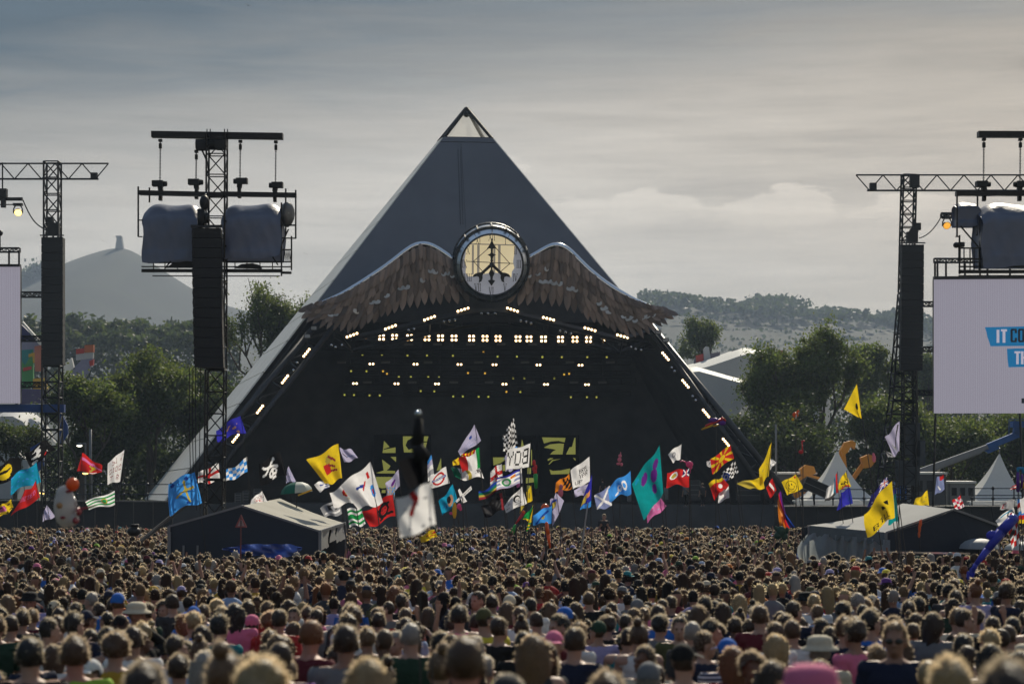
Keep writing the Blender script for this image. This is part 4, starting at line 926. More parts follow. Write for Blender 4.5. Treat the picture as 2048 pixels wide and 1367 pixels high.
def sflat(name, polys, m, o):
    b = MB()
    for p in polys: b.ext([UR(x, y, o) for x, y in p], (0, .01, 0))
    b.build(name, m, sc)
sflat('blue_band', [[(1970, 654), (2175, 650), (2175, 690), (1981, 692), (1978, 682), (1975, 674), (1973, 664)], [(2014, 697), (2175, 694), (2175, 730), (2017, 734), (2015, 715)]], M_sblue, -.02)
def lt_(ch, x, y, w, h, th):
    R_ = lambda a, b_, c, d_: [(x + a * w, y + b_ * h), (x + c * w, y + b_ * h), (x + c * w, y + d_ * h), (x + a * w, y + d_ * h)]
    k = th / w; e = th / h * .8
    return {'I': [R_(.5 - k / 2, 0, .5 + k / 2, 1)], 'T': [R_(0, 0, 1, e), R_(.5 - k / 2, e, .5 + k / 2, 1)], 'C': [R_(0, .08, k, .92), R_(.1, 0, .95, e), R_(.1, 1 - e, .95, 1), R_(1 - k, e, 1, .33), R_(1 - k, .67, 1, 1 - e)],
            'O': [R_(0, .08, k, .92), R_(.1, 0, .9, e), R_(.1, 1 - e, .9, 1), R_(1 - k, .08, 1, .92)], 'M': [R_(0, 0, k, 1), R_(1 - k, 0, 1, 1)], 'W': [R_(0, 0, k, 1), R_(.5 - k / 2, .4, .5 + k / 2, 1), R_(1 - k, 0, 1, 1)], 'H': [R_(0, 0, k, 1), R_(1 - k, 0, 1, 1), R_(k, .42, 1 - k, .58)]}[ch]
sflat('white_lettering', lt_('I', 1993, 659, 6, 26, 5.5) + lt_('T', 2002, 658, 12, 27, 5.5) + lt_('T', 2029, 702, 12, 26, 5) + lt_('H', 2042, 702, 13, 26, 5), M_swht, -.035)
sflat('black_lettering', lt_('C', 2021, 657, 13, 27, 4.4) + lt_('O', 2036, 657, 13, 27, 4.4), M_sblk, -.035)
sflat('corner_mark', [[(2043, 796), (2175, 796), (2175, 806), (2043, 806)]], M_sblk, -.03)
b = MB(); b.truss(UR(1868, 521, .3), UR(2170, 521, .3), 8 * qR, 8 * qR, .4, .05)
for x in (1870, 1875, 1892, 1930, 1975, 2020): b.tube(UR(x, 522, .3), UR(x, 556, .3), .07)
b.bar(UR(1867, 556, .0), UR(2170, 554, .0), .5, 6 * qR); tag(b.build('screen_truss', M_trussb), 'black railed truss along the top of the right screen', 'truss')
for y, x0, x1, lb in ((608, 1846, 1870, 'upper'), (698, 1846, 1870, 'middle'), (785, 1830, 1868, 'lower')):
    b = MB(); b.truss(UR(x0, y, .8), UR(x1, y, .8), 9 * qR, 9 * qR, .35, .05); tag(b.build('link_truss', M_trussb), '%s short link truss between the right screen and the splayed tower' % lb, 'truss', 'link trusses beside the screens')
for x, xb, lb in ((1871, 1866, 'left'), (2040, 2046, 'right')):
    b = MB(); b.tube(UR(x, 826, .2), UR(xb, 1012, .2), .075); b.build('screen_leg', M_trussb, sc)

# ------------------------------------------------------------------ barrier walls and rails beside the stage
M_wall = mat('black_barrier_board', (.023, .024, .028), .75, var=.4, scale=.8, bump=.1)
M_cap = mat('barrier_top_edge', (.12, .12, .125), .5, var=.3)
def barrier(x0, y0, x1, y1, d, label, n):
    t = thing('barrier_wall', label, 'barrier', P((x0 + x1) / 2, 1060, d), 'black barriers beside the stage')
    for k in range(n):
        a, e = k / n, (k + 1) / n; A = P(x0 + (x1 - x0) * a + .3, y0 + (y1 - y0) * a, d); B = P(x0 + (x1 - x0) * e - .3, y0 + (y1 - y0) * e, d)
        b = MB(); b.ext([A, B, Vector((B.x, B.y, -2.1)), Vector((A.x, A.y, -2.1))], (0, .12, 0)); b.build('board', M_wall, t)
    b = MB(); b.bar(P(x0, y0 - 1, d), P(x1, y1 - 1, d), .35, .09); b.build('top_edge', M_cap, t)
    return t
barrier(-120, 1001, 345, 1003, 150, 'long black barrier wall left of the stage, below the trees', 12)
barrier(1548, 1013, 2160, 1013, 148, 'long black barrier wall right of the stage, behind the right tent', 14)
def railing(x0, x1, ys, yb, d, step, label):
    t = thing('railing', label, 'railing', P((x0 + x1) / 2, yb, d), 'railings on top of the barriers')
    b = MB()
    for y in ys: b.tube(P(x0, y, d), P(x1, y, d), .035, None, 5)
    b.build('rail', M_truss, t)
    for x in np.arange(x0 + 4, x1, step):
        b = MB(); b.tube(P(x, yb, d), P(x, ys[0] - 4, d), .05, None, 6); b.ball(P(x, ys[0], d), .13, 6, 4); b.ball(P(x, ys[-1], d), .13, 6, 4); b.build('post', M_truss, t)
railing(150, 350, (968, 988), 1000, 152, 47, 'black tube railing on the barrier at the foot of the pale left edge')
railing(1600, 1800, (978, 996), 1012, 150, 62, 'black tube railing in front of the left white pagoda tent')
railing(1940, 2160, (976, 990, 996), 1012, 150, 42, 'black tube railing in front of the right white pagoda tent')
# ------------------------------------------------------------------ trees
def leaf_mat(name, col, tcol, perobj=.15):
    if name in _mats: return _mats[name]
    m = bpy.data.materials.new(name); m.use_nodes = True; nt = m.node_tree; N = nt.nodes.new; L = nt.links.new
    b = nt.nodes['Principled BSDF']; out = nt.nodes['Material Output']; b.inputs['Roughness'].default_value = .6; b.inputs['Specular IOR Level'].default_value = .3
    a = N('ShaderNodeAttribute'); a.attribute_name = 'Col'; vm = N('ShaderNodeVectorMath'); vm.operation = 'MULTIPLY'; vm.inputs[1].default_value = col; L(a.outputs['Color'], vm.inputs[0]); L(vm.outputs[0], b.inputs['Base Color'])
    tr = N('ShaderNodeBsdfTranslucent'); v2 = N('ShaderNodeVectorMath'); v2.operation = 'MULTIPLY'; v2.inputs[1].default_value = tcol; L(a.outputs['Color'], v2.inputs[0]); L(v2.outputs[0], tr.inputs[0])
    ms = N('ShaderNodeMixShader'); ms.inputs[0].default_value = .38; L(b.outputs[0], ms.inputs[1]); L(tr.outputs[0], ms.inputs[2]); L(ms.outputs[0], out.inputs[0])
    _mats[name] = m; return m
M_leaf = leaf_mat('oak_leaves', (.060, .088, .034), (.15, .20, .045))
M_leafd = leaf_mat('dark_leaves', (.040, .058, .026), (.085, .12, .03))
M_bark = mat('grey_bark', (.075, .062, .05), .9, var=.3, scale=2, bump=.3)
def tree(label, px, ybase, ytop, wpx, d, leaves, seed, sparse=0., m=None, name='leafy_tree', size=.34, group='trees behind the stage field', lean=0., trunk=.22, low=.22):
    r = np.random.RandomState(seed); base = P(px, ybase, d); base.z = max(base.z, gz(d) - .2) if ybase > 960 else base.z
    H = P(px, ytop, d).z - base.z; Wd = wpx * ppm(d)
    t = thing(name, label, 'tree', base, group)
    tips = []; segs = []
    def grow(p, dr, ln, rad, lv):
        n = 3; q = p.copy(); dd = dr.copy()
        for k in range(n):
            dd = (dd + Vector(r.randn(3)) * .16 + Vector((0, 0, .06))).normalized(); e = q + dd * (ln / n)
            segs.append((q.copy(), e.copy(), rad * (1 - k * .2), rad * (1 - (k + 1) * .2))); q = e
            if lv <= 1 or (lv == 2 and k > 0): tips.append((q.copy(), lv))
        if lv > 0:
            for c in range(3 if lv > 1 else 3 + r.randint(2)):
                a = r.uniform(0, 2 * math.pi); sp = r.uniform(.5, 1.0)
                nd = (dd * (1 - sp * .35) + Vector((math.cos(a), math.sin(a), r.uniform(-.15, .5))) * sp * .85).normalized()
                grow(q, nd, ln * r.uniform(.6, .82), rad * .55, lv - 1)
    tr_h = H * low; p0 = base.copy(); p1 = base + Vector((lean * H * .2, 0, tr_h)); R0 = max(.18, H * trunk * .12)
    segs.append((p0, p1, R0 * 1.25, R0))
    nb = 4
    for k in range(nb):
        a = 2 * math.pi * k / nb + r.uniform(-.5, .5); sp = r.uniform(.35, .75)
        grow(p1, Vector((math.cos(a) * sp + lean, math.sin(a) * sp, 1)).normalized(), H * .30, R0 * .62, 3)
    grow(p1, Vector((lean, 0, 1)), H * .32, R0 * .7, 3)
    # fit the crown to the measured outline
    T = np.array([tuple(q) for q, _ in tips]); mx = max(abs(T[:, 0] - base.x - lean * H * .2).max(), .1); top = T[:, 2].max() - p1.z
    kx = Wd / 2 / mx; kz = (H - tr_h) * .97 / top; 
    def fit(v):
        if v.z <= p1.z: return v
        return Vector((p1.x + (v.x - p1.x) * kx, p1.y + (v.y - p1.y) * kx, p1.z + (v.z - p1.z) * kz))
    b = MB()
    for a, e, ra, rb in segs:
        if ra > .02: b.tube(fit(a), fit(e), max(ra, .03), max(rb, .02), 6 if ra > .15 else 4, 0, False)
    b.build('trunk', M_bark, t, True)
    pts = np.array([tuple(fit(q) - base) for q, _ in tips])
    if size < .5: leaves = int(leaves * 2.8); size *= .52
    n = leaves; idx = r.randint(0, len(pts), n)
    if sparse:
        keep = r.rand(len(pts)) > sparse; ok = np.where(keep)[0]; idx = ok[r.randint(0, len(ok), n)]
    cl = (Wd * .045 + .2) * (.72 if sparse > .2 else 1)
    c = pts[idx] + r.randn(n, 3) * np.array([cl, cl, cl * .75]) * np.where(r.rand(n) < .16, 1.8, .9)[:, None]
    c[:, 2] = np.maximum(c[:, 2], .15)
    nrm = r.randn(n, 3); nrm /= np.linalg.norm(nrm, axis=1)[:, None]
    tv = np.cross(nrm, r.randn(n, 3)); tv /= np.linalg.norm(tv, axis=1)[:, None]; bv = np.cross(nrm, tv)
    s = (size * r.uniform(.6, 1.25, n))[:, None]
    V = np.stack([c - tv * s, c + bv * s * .55, c + tv * s, c - bv * s * .55], 1).reshape(-1, 3)
    Fq = np.arange(4 * n).reshape(n, 4)
    tone = (r.uniform(.65, 1.3, len(pts)))[idx] * r.uniform(.75, 1.3, n)
    col = np.stack([tone * r.uniform(.9, 1.15, n), tone, tone * r.uniform(.8, 1.1, n)], 1)
    o = bpy.data.objects.new('crown', np_mesh('crown', V, Fq, [m or M_leaf], col=col)); COL.objects.link(o); o.parent = t
    return t
tree('tall airy tree with open branches behind the pale left edge of the pyramid', 545, 965, 545, 215, 216, 7500, 11, .55, size=.3)
tree('dark bushy tree filling the gap right of the slim far left tower', 300, 995, 690, 210, 190, 9500, 12, .25, M_leaf, size=.36, low=.12)
tree('dark tree standing between the left mast and the pyramid foot', 395, 995, 735, 150, 196, 8000, 13, .1, M_leafd, size=.36, low=.12)
tree('low spreading tree in front of the white domes at the far left', 165, 1000, 745, 190, 180, 5500, 14, .35, M_leaf, size=.32, low=.2)
tree('small scrubby tree at the left edge under the blue banner', 30, 1000, 845, 170, 178, 3000, 15, .45, M_leafd, size=.3, low=.2)
tree('dark understorey tree at the foot of the left trees', 235, 1000, 810, 170, 186, 7000, 16, .0, M_leafd, size=.36, low=.08)
tree('round hazy tree close to the right wing tip', 1412, 770, 632, 108, 330, 3600, 21, .4, M_leaf, size=.42, low=.15)
tree('tall broken-topped tree with a forked trunk right of the stage', 1640, 990, 634, 175, 208, 7500, 22, .55, M_leaf, size=.32, low=.28)
tree('full leafy tree hiding part of the white marquee', 1530, 990, 688, 165, 204, 7500, 23, .35, M_leaf, size=.34, low=.16)
tree('hazy grey-green tree just left of the splayed right tower', 1745, 985, 682, 140, 262, 6000, 24, .35, M_leaf, size=.42, low=.1)
tree('dark bushy tree low behind the orange lifting arms', 1600, 1000, 815, 240, 196, 9500, 25, .0, M_leafd, size=.36, low=.06)
tree('dark bushy tree behind the right sloping leg', 1490, 1000, 830, 150, 194, 6500, 26, .0, M_leafd, size=.36, low=.06)
tree('mid green tree between the splayed right tower and the screen leg', 1770, 1000, 790, 170, 200, 7000, 27, .1, M_leaf, size=.36, low=.08)
tree('low dark tree under the right screen', 1905, 1000, 835, 190, 205, 7000, 28, .05, M_leaf, size=.36, low=.06)
tree('low dark tree at the right edge behind the blue lift', 2040, 1000, 822, 190, 210, 7000, 29, .05, M_leaf, size=.36, low=.06)
tree('pale distant tree seen in the gap left of the right screen', 1862, 985, 690, 70, 330, 2600, 30, .2, M_leaf, size=.45, low=.1)
# wood in the middle distance, left
for i, (px, yt, w) in enumerate(((58, 632, 70), (105, 640, 70), (150, 622, 86), (196, 646, 60), (236, 640, 62), (270, 642, 70), (310, 652, 60), (345, 648, 66), (378, 640, 60))):
    tree(('broad hazy tree in the far left wood, %s from the left') % ORD[i], px, 745, yt, w * 1.25, 560 + (i % 3) * 25, 1500, 40 + i, .0, M_leafd, size=.95, group='trees in the far wood on the left', low=.1)
b_n = 5
for i in range(b_n):
    tree('grey-green tree in the farther wood behind, %s from the left' % ORD[i], 205 + i * 42, 735, 636 + (i % 2) * 8, 70, 800, 900, 60 + i, .0, M_leafd, size=1.3, group='trees in the farther wood', low=.1)
# tree line along the ridge on the right: far, one mass
def ridge_wood():
    r = np.random.RandomState(9); C = []; S = []
    for k in range(1150):
        px = r.uniform(1285, 2100); x = (px - 1024) * 1900 / F; z = float(np.interp(x, RX, RZ))
        h = r.uniform(2, 7) * (1 + .7 * (math.sin(px * .05) + math.sin(px * .021 + 1))); h = max(h, 1.5)
        if px < 1365 and px > 1318: h += 5
        n = 26; dn_ = abs(r.normal(0, 90)) if k > 430 else r.uniform(-6, 18)
        c = np.stack([x + r.randn(n) * h * .5, 1900 - dn_ + r.randn(n) * 2, z - dn_ * .085 - 1.5 + (h + 1.5) * r.rand(n) ** 1.3], 1); C.append(c); S.append(r.uniform(1.3, 2.6, n))
    for k in range(130):                            # hedges and copses down the slope
        px = r.uniform(1330, 2050); tt = r.uniform(.05, .5); x = (px - 1024) * 1900 / F; zr = float(np.interp(x, RX, RZ)); y = 1900 - 900 * tt; z = 1 + (zr - 1) * (1 - tt) ** 1.15
        n = 22; c = np.stack([x * y / 1900 + r.randn(n) * 12, y + r.randn(n) * 5, z + 1.5 + r.randn(n) * 1.6], 1); C.append(c); S.append(r.uniform(1.2, 2.4, n))
    for k in range(60):                             # shoulder of the tor
        px = r.uniform(20, 110); x = (px - 1024) * 2400 / F; z = CZ + (HY - float(np.interp(px, [p[0] for p in TOR], [p[1] for p in TOR]))) * 2400 / F; n = 20
        c = np.stack([x + r.randn(n) * 5, 2400 - r.uniform(0, 60) + r.randn(n) * 3, z - 2 + r.randn(n) * 3.5], 1); C.append(c); S.append(r.uniform(1.5, 3, n))
    c = np.concatenate(C); s = np.concatenate(S)[:, None]; n = len(c)
    nrm = r.randn(n, 3); nrm /= np.linalg.norm(nrm, axis=1)[:, None]; tv = np.cross(nrm, r.randn(n, 3)); tv /= np.linalg.norm(tv, axis=1)[:, None]; bv = np.cross(nrm, tv)
    V = np.stack([c - tv * s, c + bv * s, c + tv * s, c - bv * s], 1).reshape(-1, 3)
    tone = r.uniform(.5, 1.0, n)
    o = bpy.data.objects.new('far_woods', np_mesh('far_woods', V, np.arange(4 * n).reshape(n, 4), [M_leafd], col=np.stack([tone] * 3, 1))); COL.objects.link(o); tag(o, kind='stuff')
ridge_wood()
# tower on the tor
TD = 2400.; tq = ppm(TD); b = MB()
tt = thing('stone_tower', 'small roofless stone tower on the summit of the far hill', 'tower', P(238, 497, TD))
stone = mat('tor_stone', (.16, .15, .14), .9, var=.2)
b.ext([P(232, 498, TD - 4), P(244, 498, TD - 4), P(243, 474, TD - 4), P(233, 474, TD - 4)], (0, 8, 0)); b.build('shaft', stone, tt)
b = MB(); b.box(P(238, 473.5, TD), (11 * tq, 9, 3.2 * tq)); b.build('parapet', stone, tt)
for x in (231.2, 244.8): b = MB(); b.ext([P(x - 1.2, 498, TD - 4.5), P(x + 1.2, 498, TD - 4.5), P(x + (.8 if x < 238 else -1), 482, TD - 4.5)], (0, 9, 0)); b.build('buttress', stone, tt)

# ------------------------------------------------------------------ tents and structures behind
M_white = mat('white_canvas', (.70, .70, .68), .6, var=.08, scale=.6, bump=.1, bscale=1.5, transl=.25)
M_whited = mat('grey_white_canvas', (.45, .46, .48), .7, var=.1, scale=.5, transl=.15)
def pagoda(label, xa, ya, x0, x1, yb, d):
    t = thing('pagoda_tent', label, 'tent', P((x0 + x1) / 2, 1013, d), 'white pagoda tents'); A = P(xa, ya, d + 2); hw = (x1 - x0) / 2 * ppm(d); zb = P(0, yb, d).z; cx = P((x0 + x1) / 2, 0, d).x
    cs = [Vector((cx - hw, d - hw * .3, zb)), Vector((cx + hw, d - hw * .3, zb)), Vector((cx + hw, d + hw * 1.7, zb)), Vector((cx - hw, d + hw * 1.7, zb))]
    for i in range(4):
        a, e = cs[i], cs[(i + 1) % 4]; n = 9; vs = []
        for k in range(n + 1):
            s = k / n; f = 1 - s; rr = f ** 1.75 * .99 + .01
            L_ = Vector((A.x + (a.x - A.x) * f ** 1.0, A.y + (a.y - A.y) * f, zb + (A.z - zb) * (1 - f) ** 1.0))
            bow = (1 - f) * f * .62
            for w in (0, .25, .5, .75, 1):
                p = a.lerp(e, w); q = A.lerp(p, f); q.z -= (A.z - zb) * bow; vs.append(q)
        fs = [(5 * k + j, 5 * k + j + 1, 5 * k + j + 6, 5 * k + j + 5) for k in range(n) for j in range(4)]
        b = MB(); b.add(vs, fs); b.build('roof_panel', M_white, t, True)
        b = MB(); dn = Vector((0, 0, -.45)); b.poly([a, e, e + dn, a + dn]); b.build('valance', M_white, t)
        b = MB(); b.tube(a, Vector((a.x, a.y, 0)), .06); b.build('leg', M_wood, t)
    b = MB(); b.tube(A - Vector((0, 0, .6)), A + Vector((0, 0, .35)), .05); b.ball(A + Vector((0, 0, .35)), .09, 6, 4); b.build('finial', M_wood, t)
pagoda('white pointed pagoda tent left of the splayed right tower', 1674, 900, 1608, 1752, 1000, 172)
pagoda('white pointed pagoda tent behind the railing near the right edge', 1999, 905, 1936, 2056, 1000, 172)
def marquee(label, pts, d, dep, m=M_white, wall=0., mark=None):
    """curved roof: outline pts (photo px) left to right, swept back"""
    t = thing('marquee', label, 'tent', P(sum(p[0] for p in pts) / len(pts), 1000, d))
    n = len(pts); vs = []
    for k, (f, dz) in enumerate(((0, 0), (.25, .05), (.5, .06), (.75, .02), (1, -.1))):
        for x, y in pts: v = P(x, y, d); v.y += dep * f; v.z += dz * dep; vs.append(v)
    fs = [(k * n + i, k * n + i + 1, (k + 1) * n + i + 1, (k + 1) * n + i) for k in range(4) for i in range(n - 1)]
    b = MB(); b.add(vs, fs); b.build('roof', m, t, True)
    b = MB()
    for i in range(n - 1):
        a, e = P(*pts[i], d), P(*pts[i + 1], d); b.poly([a, e, Vector((e.x, e.y, .0)), Vector((a.x, a.y, .0))])
    b.build('wall', M_whited, t)
    return t
marquee('white domed marquee under the blue banner at the left edge', [(-60, 880), (-30, 845), (0, 832), (25, 832), (45, 842), (60, 862), (72, 890)], 235, 14, M_whited)
marquee('bright white tent roof low at the left edge', [(-60, 880), (-10, 878), (14, 890), (34, 905), (60, 925)], 215, 12)
marquee('white peaked tent glimpsed through the left trees', [(128, 905), (150, 880), (175, 870), (196, 843), (208, 868), (220, 890)], 228, 10, M_whited)
marquee('large white marquee with swooping roof beyond the right leg', [(1330, 742), (1372, 745), (1398, 738), (1425, 730), (1455, 720), (1478, 712), (1500, 706), (1530, 712), (1580, 728), (1640, 746)], 285, 20)
marquee('lower white tent roof below the large marquee', [(1375, 745), (1398, 742), (1420, 748), (1445, 755), (1462, 760), (1500, 770)], 262, 14, M_white)
marquee('grey white tent glimpsed through the right trees', [(1500, 760), (1540, 740), (1590, 752), (1620, 740), (1660, 764)], 255, 10, M_whited)
M_mau = mat('mauve_board', (.16, .14, .17), .7, var=.12); M_red = mat('red_board', (.42, .05, .04), .6, var=.15); M_orange = mat('orange_board', (.45, .12, .04), .6, var=.3, scale=1.2)
def board(name, label, pieces, d, cat='sign'):
    """pieces: (outline in photo px, material, part name) standing on posts"""
    xs = [p[0] for q, _, _ in pieces for p in q]; t = thing(name, label, cat, P(sum(xs) / len(xs), 1000, d))
    for i, (q, m, pn) in enumerate(pieces):
        b = MB(); b.ext([P(x, y, d - .05 * i) for x, y in q], (0, .6, 0)); b.build(pn, m, t)
    b = MB()
    for x in (min(xs) + 3, max(xs) - 3): b.tube(P(x, max(p[1] for q, _, _ in pieces for p in q) - 2, d + .8), Vector((P(x, 0, d).x, d + .8, 0)), .2)
    b.build('post', M_wood, t)
board('sawtooth_sign', 'mauve sign boards with a red end and grey tower above the large marquee', [([(1388, 718), (1440, 712), (1440, 735), (1388, 738)], M_mau, 'panel'), ([(1392, 711), (1407, 707), (1407, 722), (1392, 724)], M_red, 'panel'), ([(1418, 707), (1440, 703), (1440, 722), (1418, 726)], M_mau, 'panel'), ([(1407, 698), (1412, 692), (1418, 694), (1421, 715), (1417, 728), (1409, 728)], M_whited, 'panel'), ([(1464, 700), (1486, 696), (1486, 716), (1464, 722)], M_mau, 'panel')], 292)
board('painted_facade', 'tall orange painted totem glimpsed between the right trees', [([(1555, 702), (1566, 700), (1566, 740), (1555, 742)], M_orange, 'panel')], 250, 'totem')
M_green = mat('green_mural', (.06, .26, .08), .6, var=.45, scale=.35); M_yel = mat('yellow_mural', (.5, .30, .03), .6, var=.3, scale=.6); M_blued = mat('deep_blue_canvas', (.02, .025, .12), .6, var=.2); M_teal = mat('teal_mural', (.02, .2, .2), .6, var=.3, scale=.4); M_pinkm = mat('salmon_mural', (.4, .14, .09), .6, var=.35, scale=.5)
M_lil = mat('lilac_canvas', (.22, .22, .32), .6, var=.15)
board('circus_front', 'colourful green and orange painted circus front beside the left screen', [([(30, 640), (44, 650), (84, 690), (84, 700), (30, 700)], M_blued, 'gable'), ([(30, 678), (84, 682), (84, 720), (30, 720)], M_lil, 'panel'), ([(40, 702), (66, 698), (66, 775), (40, 777)], M_green, 'panel'), ([(41, 700), (66, 698), (60, 712), (50, 730), (41, 718)], M_teal, 'panel'), ([(57, 708), (70, 704), (71, 724), (66, 725), (65, 712), (57, 714)], M_yel, 'panel'), ([(69, 692), (84, 690), (84, 742), (70, 742)], M_pinkm, 'panel'), ([(66, 757), (90, 755), (95, 778), (66, 778)], M_yel, 'panel'), ([(40, 777), (95, 778), (95, 806), (40, 808)], mat('dim_violet_mural', (.06, .05, .12), .7, var=.4, scale=.8), 'panel'), ([(42, 643), (45, 642), (84, 686), (84, 691), (78, 689)], M_white, 'trim'), ([(46, 735), (62, 732), (62, 738), (46, 742)], M_red, 'panel')], 250, 'circus front')
board('sawtooth_sign', 'zigzag mauve and white boards with red tops behind the left trees', [([(120, 735), (143, 715), (150, 745), (150, 770), (120, 765)], M_white, 'panel'), ([(138, 745), (170, 712), (186, 712), (178, 742), (160, 770), (150, 765)], M_lil, 'panel'), ([(152, 706), (186, 702), (186, 716), (152, 720)], M_whited, 'panel'), ([(152, 698), (168, 696), (168, 706), (152, 708)], M_red, 'panel'), ([(169, 690), (187, 689), (187, 704), (169, 705)], M_orange, 'panel'), ([(178, 722), (187, 718), (186, 730), (180, 732)], M_red, 'panel')], 245)
b = MB(); b.ext([P(x, y, 168) for x, y in ((118, 820), (126, 832), (135, 850), (136, 866), (128, 880), (118, 890))], (0, .2, 0)); tag(b.build('blue_sail', M_bluew), 'curved royal blue panel beside the slim far left tower', 'banner', 'blue sails by the far left tower')
b = MB(); b.ext([P(x, y, 168) for x, y in ((60, 895), (84, 882), (88, 930), (70, 950))], (0, .2, 0)); tag(b.build('blue_sail', M_bluew), 'blue sail of cloth left of the slim far left tower', 'banner', 'blue sails by the far left tower')

# lifting machines
M_jcb = mat('orange_machine_paint', (.50, .20, .012), .4, var=.2, scale=1.2); M_lblue = mat('blue_machine_paint', (.02, .10, .32), .45, var=.2); M_tyre = mat('tyre_rubber', (.02, .02, .02), .9)
def handler(label, boom, head, cab, d):
    t = thing('telehandler', label, 'lifting machine', P(cab[0], 1005, d), 'orange lifting machines')
    b = MB()
    for a, e, w in boom: b.bar(P(*a, d), P(*e, d), .5, w * .62 * ppm(d))
    b.build('boom', M_jcb, t); b = MB(); b.ext([P(x, y, d - .4) for x, y in head], (0, .9, 0)); b.build('boom_head', M_jcb, t)
    q = ppm(d); c = Vector((P(cab[0], 0, d).x, d, .75)); b = MB(); b.box(c + Vector((0, 1, -.1)), (3.6, 2.0, .6)); b.box(c + Vector((.6, 1, .4)), (1.3, 1.3, .5)); b.build('chassis', M_jcb, t)
    for sx in (-1.2, 1.2): b = MB(); b.lathe(Vector((c.x + sx, d - .2, .6)), [(.01, 0), (.6, 0), (.6, .4), (.01, .4)], 14, axis=(0, 1, 0)); b.build('wheel', M_tyre, t, True)
hr = np.random.RandomState(3)
def thicket(label, x0, x1, yt, d, n, seed, sz=.26, yb=1010):
    r = np.random.RandomState(seed); t = thing('hedge', label, 'hedge', P((x0 + x1) / 2, 1005, d), 'hedges behind the stage field'); q = ppm(d); base = worg(t); xs = r.uniform(x0, x1, n); k = np.arange(x0, x1 + 30, 24); top = np.interp(xs, k, yt + r.uniform(-14, 14, len(k)))
    c = np.stack([(xs - 1024) * q, d + r.randn(n) * 1.2, CZ + (HY - (top + (yb - top) * r.rand(n) ** 1.2)) * q], 1) - np.array(base)[None]; c[:, 2] = np.maximum(c[:, 2], .05)
    nrm = r.randn(n, 3); nrm /= np.linalg.norm(nrm, axis=1)[:, None]; tv = np.cross(nrm, r.randn(n, 3)); tv /= np.linalg.norm(tv, axis=1)[:, None]; bv = np.cross(nrm, tv); s_ = (sz * r.uniform(.6, 1.3, n))[:, None]
    V = np.stack([c - tv * s_, c + bv * s_ * .6, c + tv * s_, c - bv * s_ * .6], 1).reshape(-1, 3); tone = r.uniform(.6, 1.3, n)
    o = bpy.data.objects.new('foliage', np_mesh('foliage', V, np.arange(4 * n).reshape(n, 4), [M_leafd], col=np.stack([tone] * 3, 1))); COL.objects.link(o); o.parent = t
thicket('dark hedge at the foot of the left trees', 95, 470, 895, 200, 9000, 71)
thicket('dark hedge behind the orange lifting arms and pagoda tents', 1480, 1800, 900, 198, 8000, 72)
thicket('dark thicket closing the gap left of the pale pyramid foot', 270, 500, 790, 236, 9000, 76, .28)
thicket('hazy thicket under the far left wood', 10, 480, 672, 548, 7000, 74, .8, 800)
thicket('hazy thicket low behind the right trees and marquee', 1440, 2100, 742, 420, 9000, 75, .6, 880)
thicket('dark hedge under the right screen', 1790, 2110, 905, 214, 8000, 73)
handler('orange lifting arm bent over beside the left pagoda tent, lowest', [((1592, 962), (1625, 940), 10), ((1610, 948), (1645, 958), 8)], [(1600, 938), (1612, 929), (1628, 932), (1632, 945), (1620, 952), (1604, 950)], (1590, 0), 179)
handler('orange lifting arm with a hooked head above the left pagoda tent', [((1690, 960), (1684, 900), 12)], [(1682, 900), (1690, 884), (1705, 880), (1712, 885), (1710, 898), (1702, 892), (1696, 904), (1686, 912)], (1690, 0), 180)
handler('orange lifting arm rising steeply at the foot of the splayed right tower', [((1700, 965), (1728, 925), 13)], [(1722, 915), (1738, 908), (1750, 912), (1752, 922), (1742, 934), (1728, 936)], (1702, 0), 181)
t = thing('boom_lift', 'long blue and grey boom lift reaching up to the right edge', 'lifting machine', P(1840, 1005, 168))
b = MB(); b.bar(P(1828, 946, 168), P(1990, 888, 168), .4, .42); b.bar(P(1845, 946, 168.3), P(1962, 902, 168.3), .3, .32); b.build('boom', mat('grey_boom', (.2, .22, .25), .4, metal=.4), t)
b = MB(); b.bar(P(1975, 893, 168), P(2036, 868, 168), .5, .5); b.ext([P(1968, 900, 167.8), P(1992, 890, 167.8), P(2000, 896, 167.8), P(1978, 906, 167.8)], (0, .4, 0)); b.bar(P(2032, 868, 168), P(2034, 850, 168), .5, .5); b.build('jib', M_lblue, t)
b = MB(); b.box(P(2036, 848, 168), (26 * ppm(168), 1, .5)); 
for y in (838, 843): b.bar(P(2018, y, 167.4), P(2054, y, 167.4), .05)
for x in (2018, 2030, 2042, 2054): b.bar(P(x, 838, 167.4), P(x, 870, 167.4), .05)
b.build('basket', M_lblue, t)
b = MB(); b.box(P(1832, 980, 168), (3.4, 2, 1.4)); b.build('chassis', M_lblue, t)
for sx in (-1.1, 1.1): b = MB(); c = P(1832, 0, 168); b.lathe(Vector((c.x + sx, 166.6, .55)), [(.01, 0), (.55, 0), (.55, .4), (.01, .4)], 14, axis=(0, 1, 0)); b.build('wheel', M_tyre, t, True)
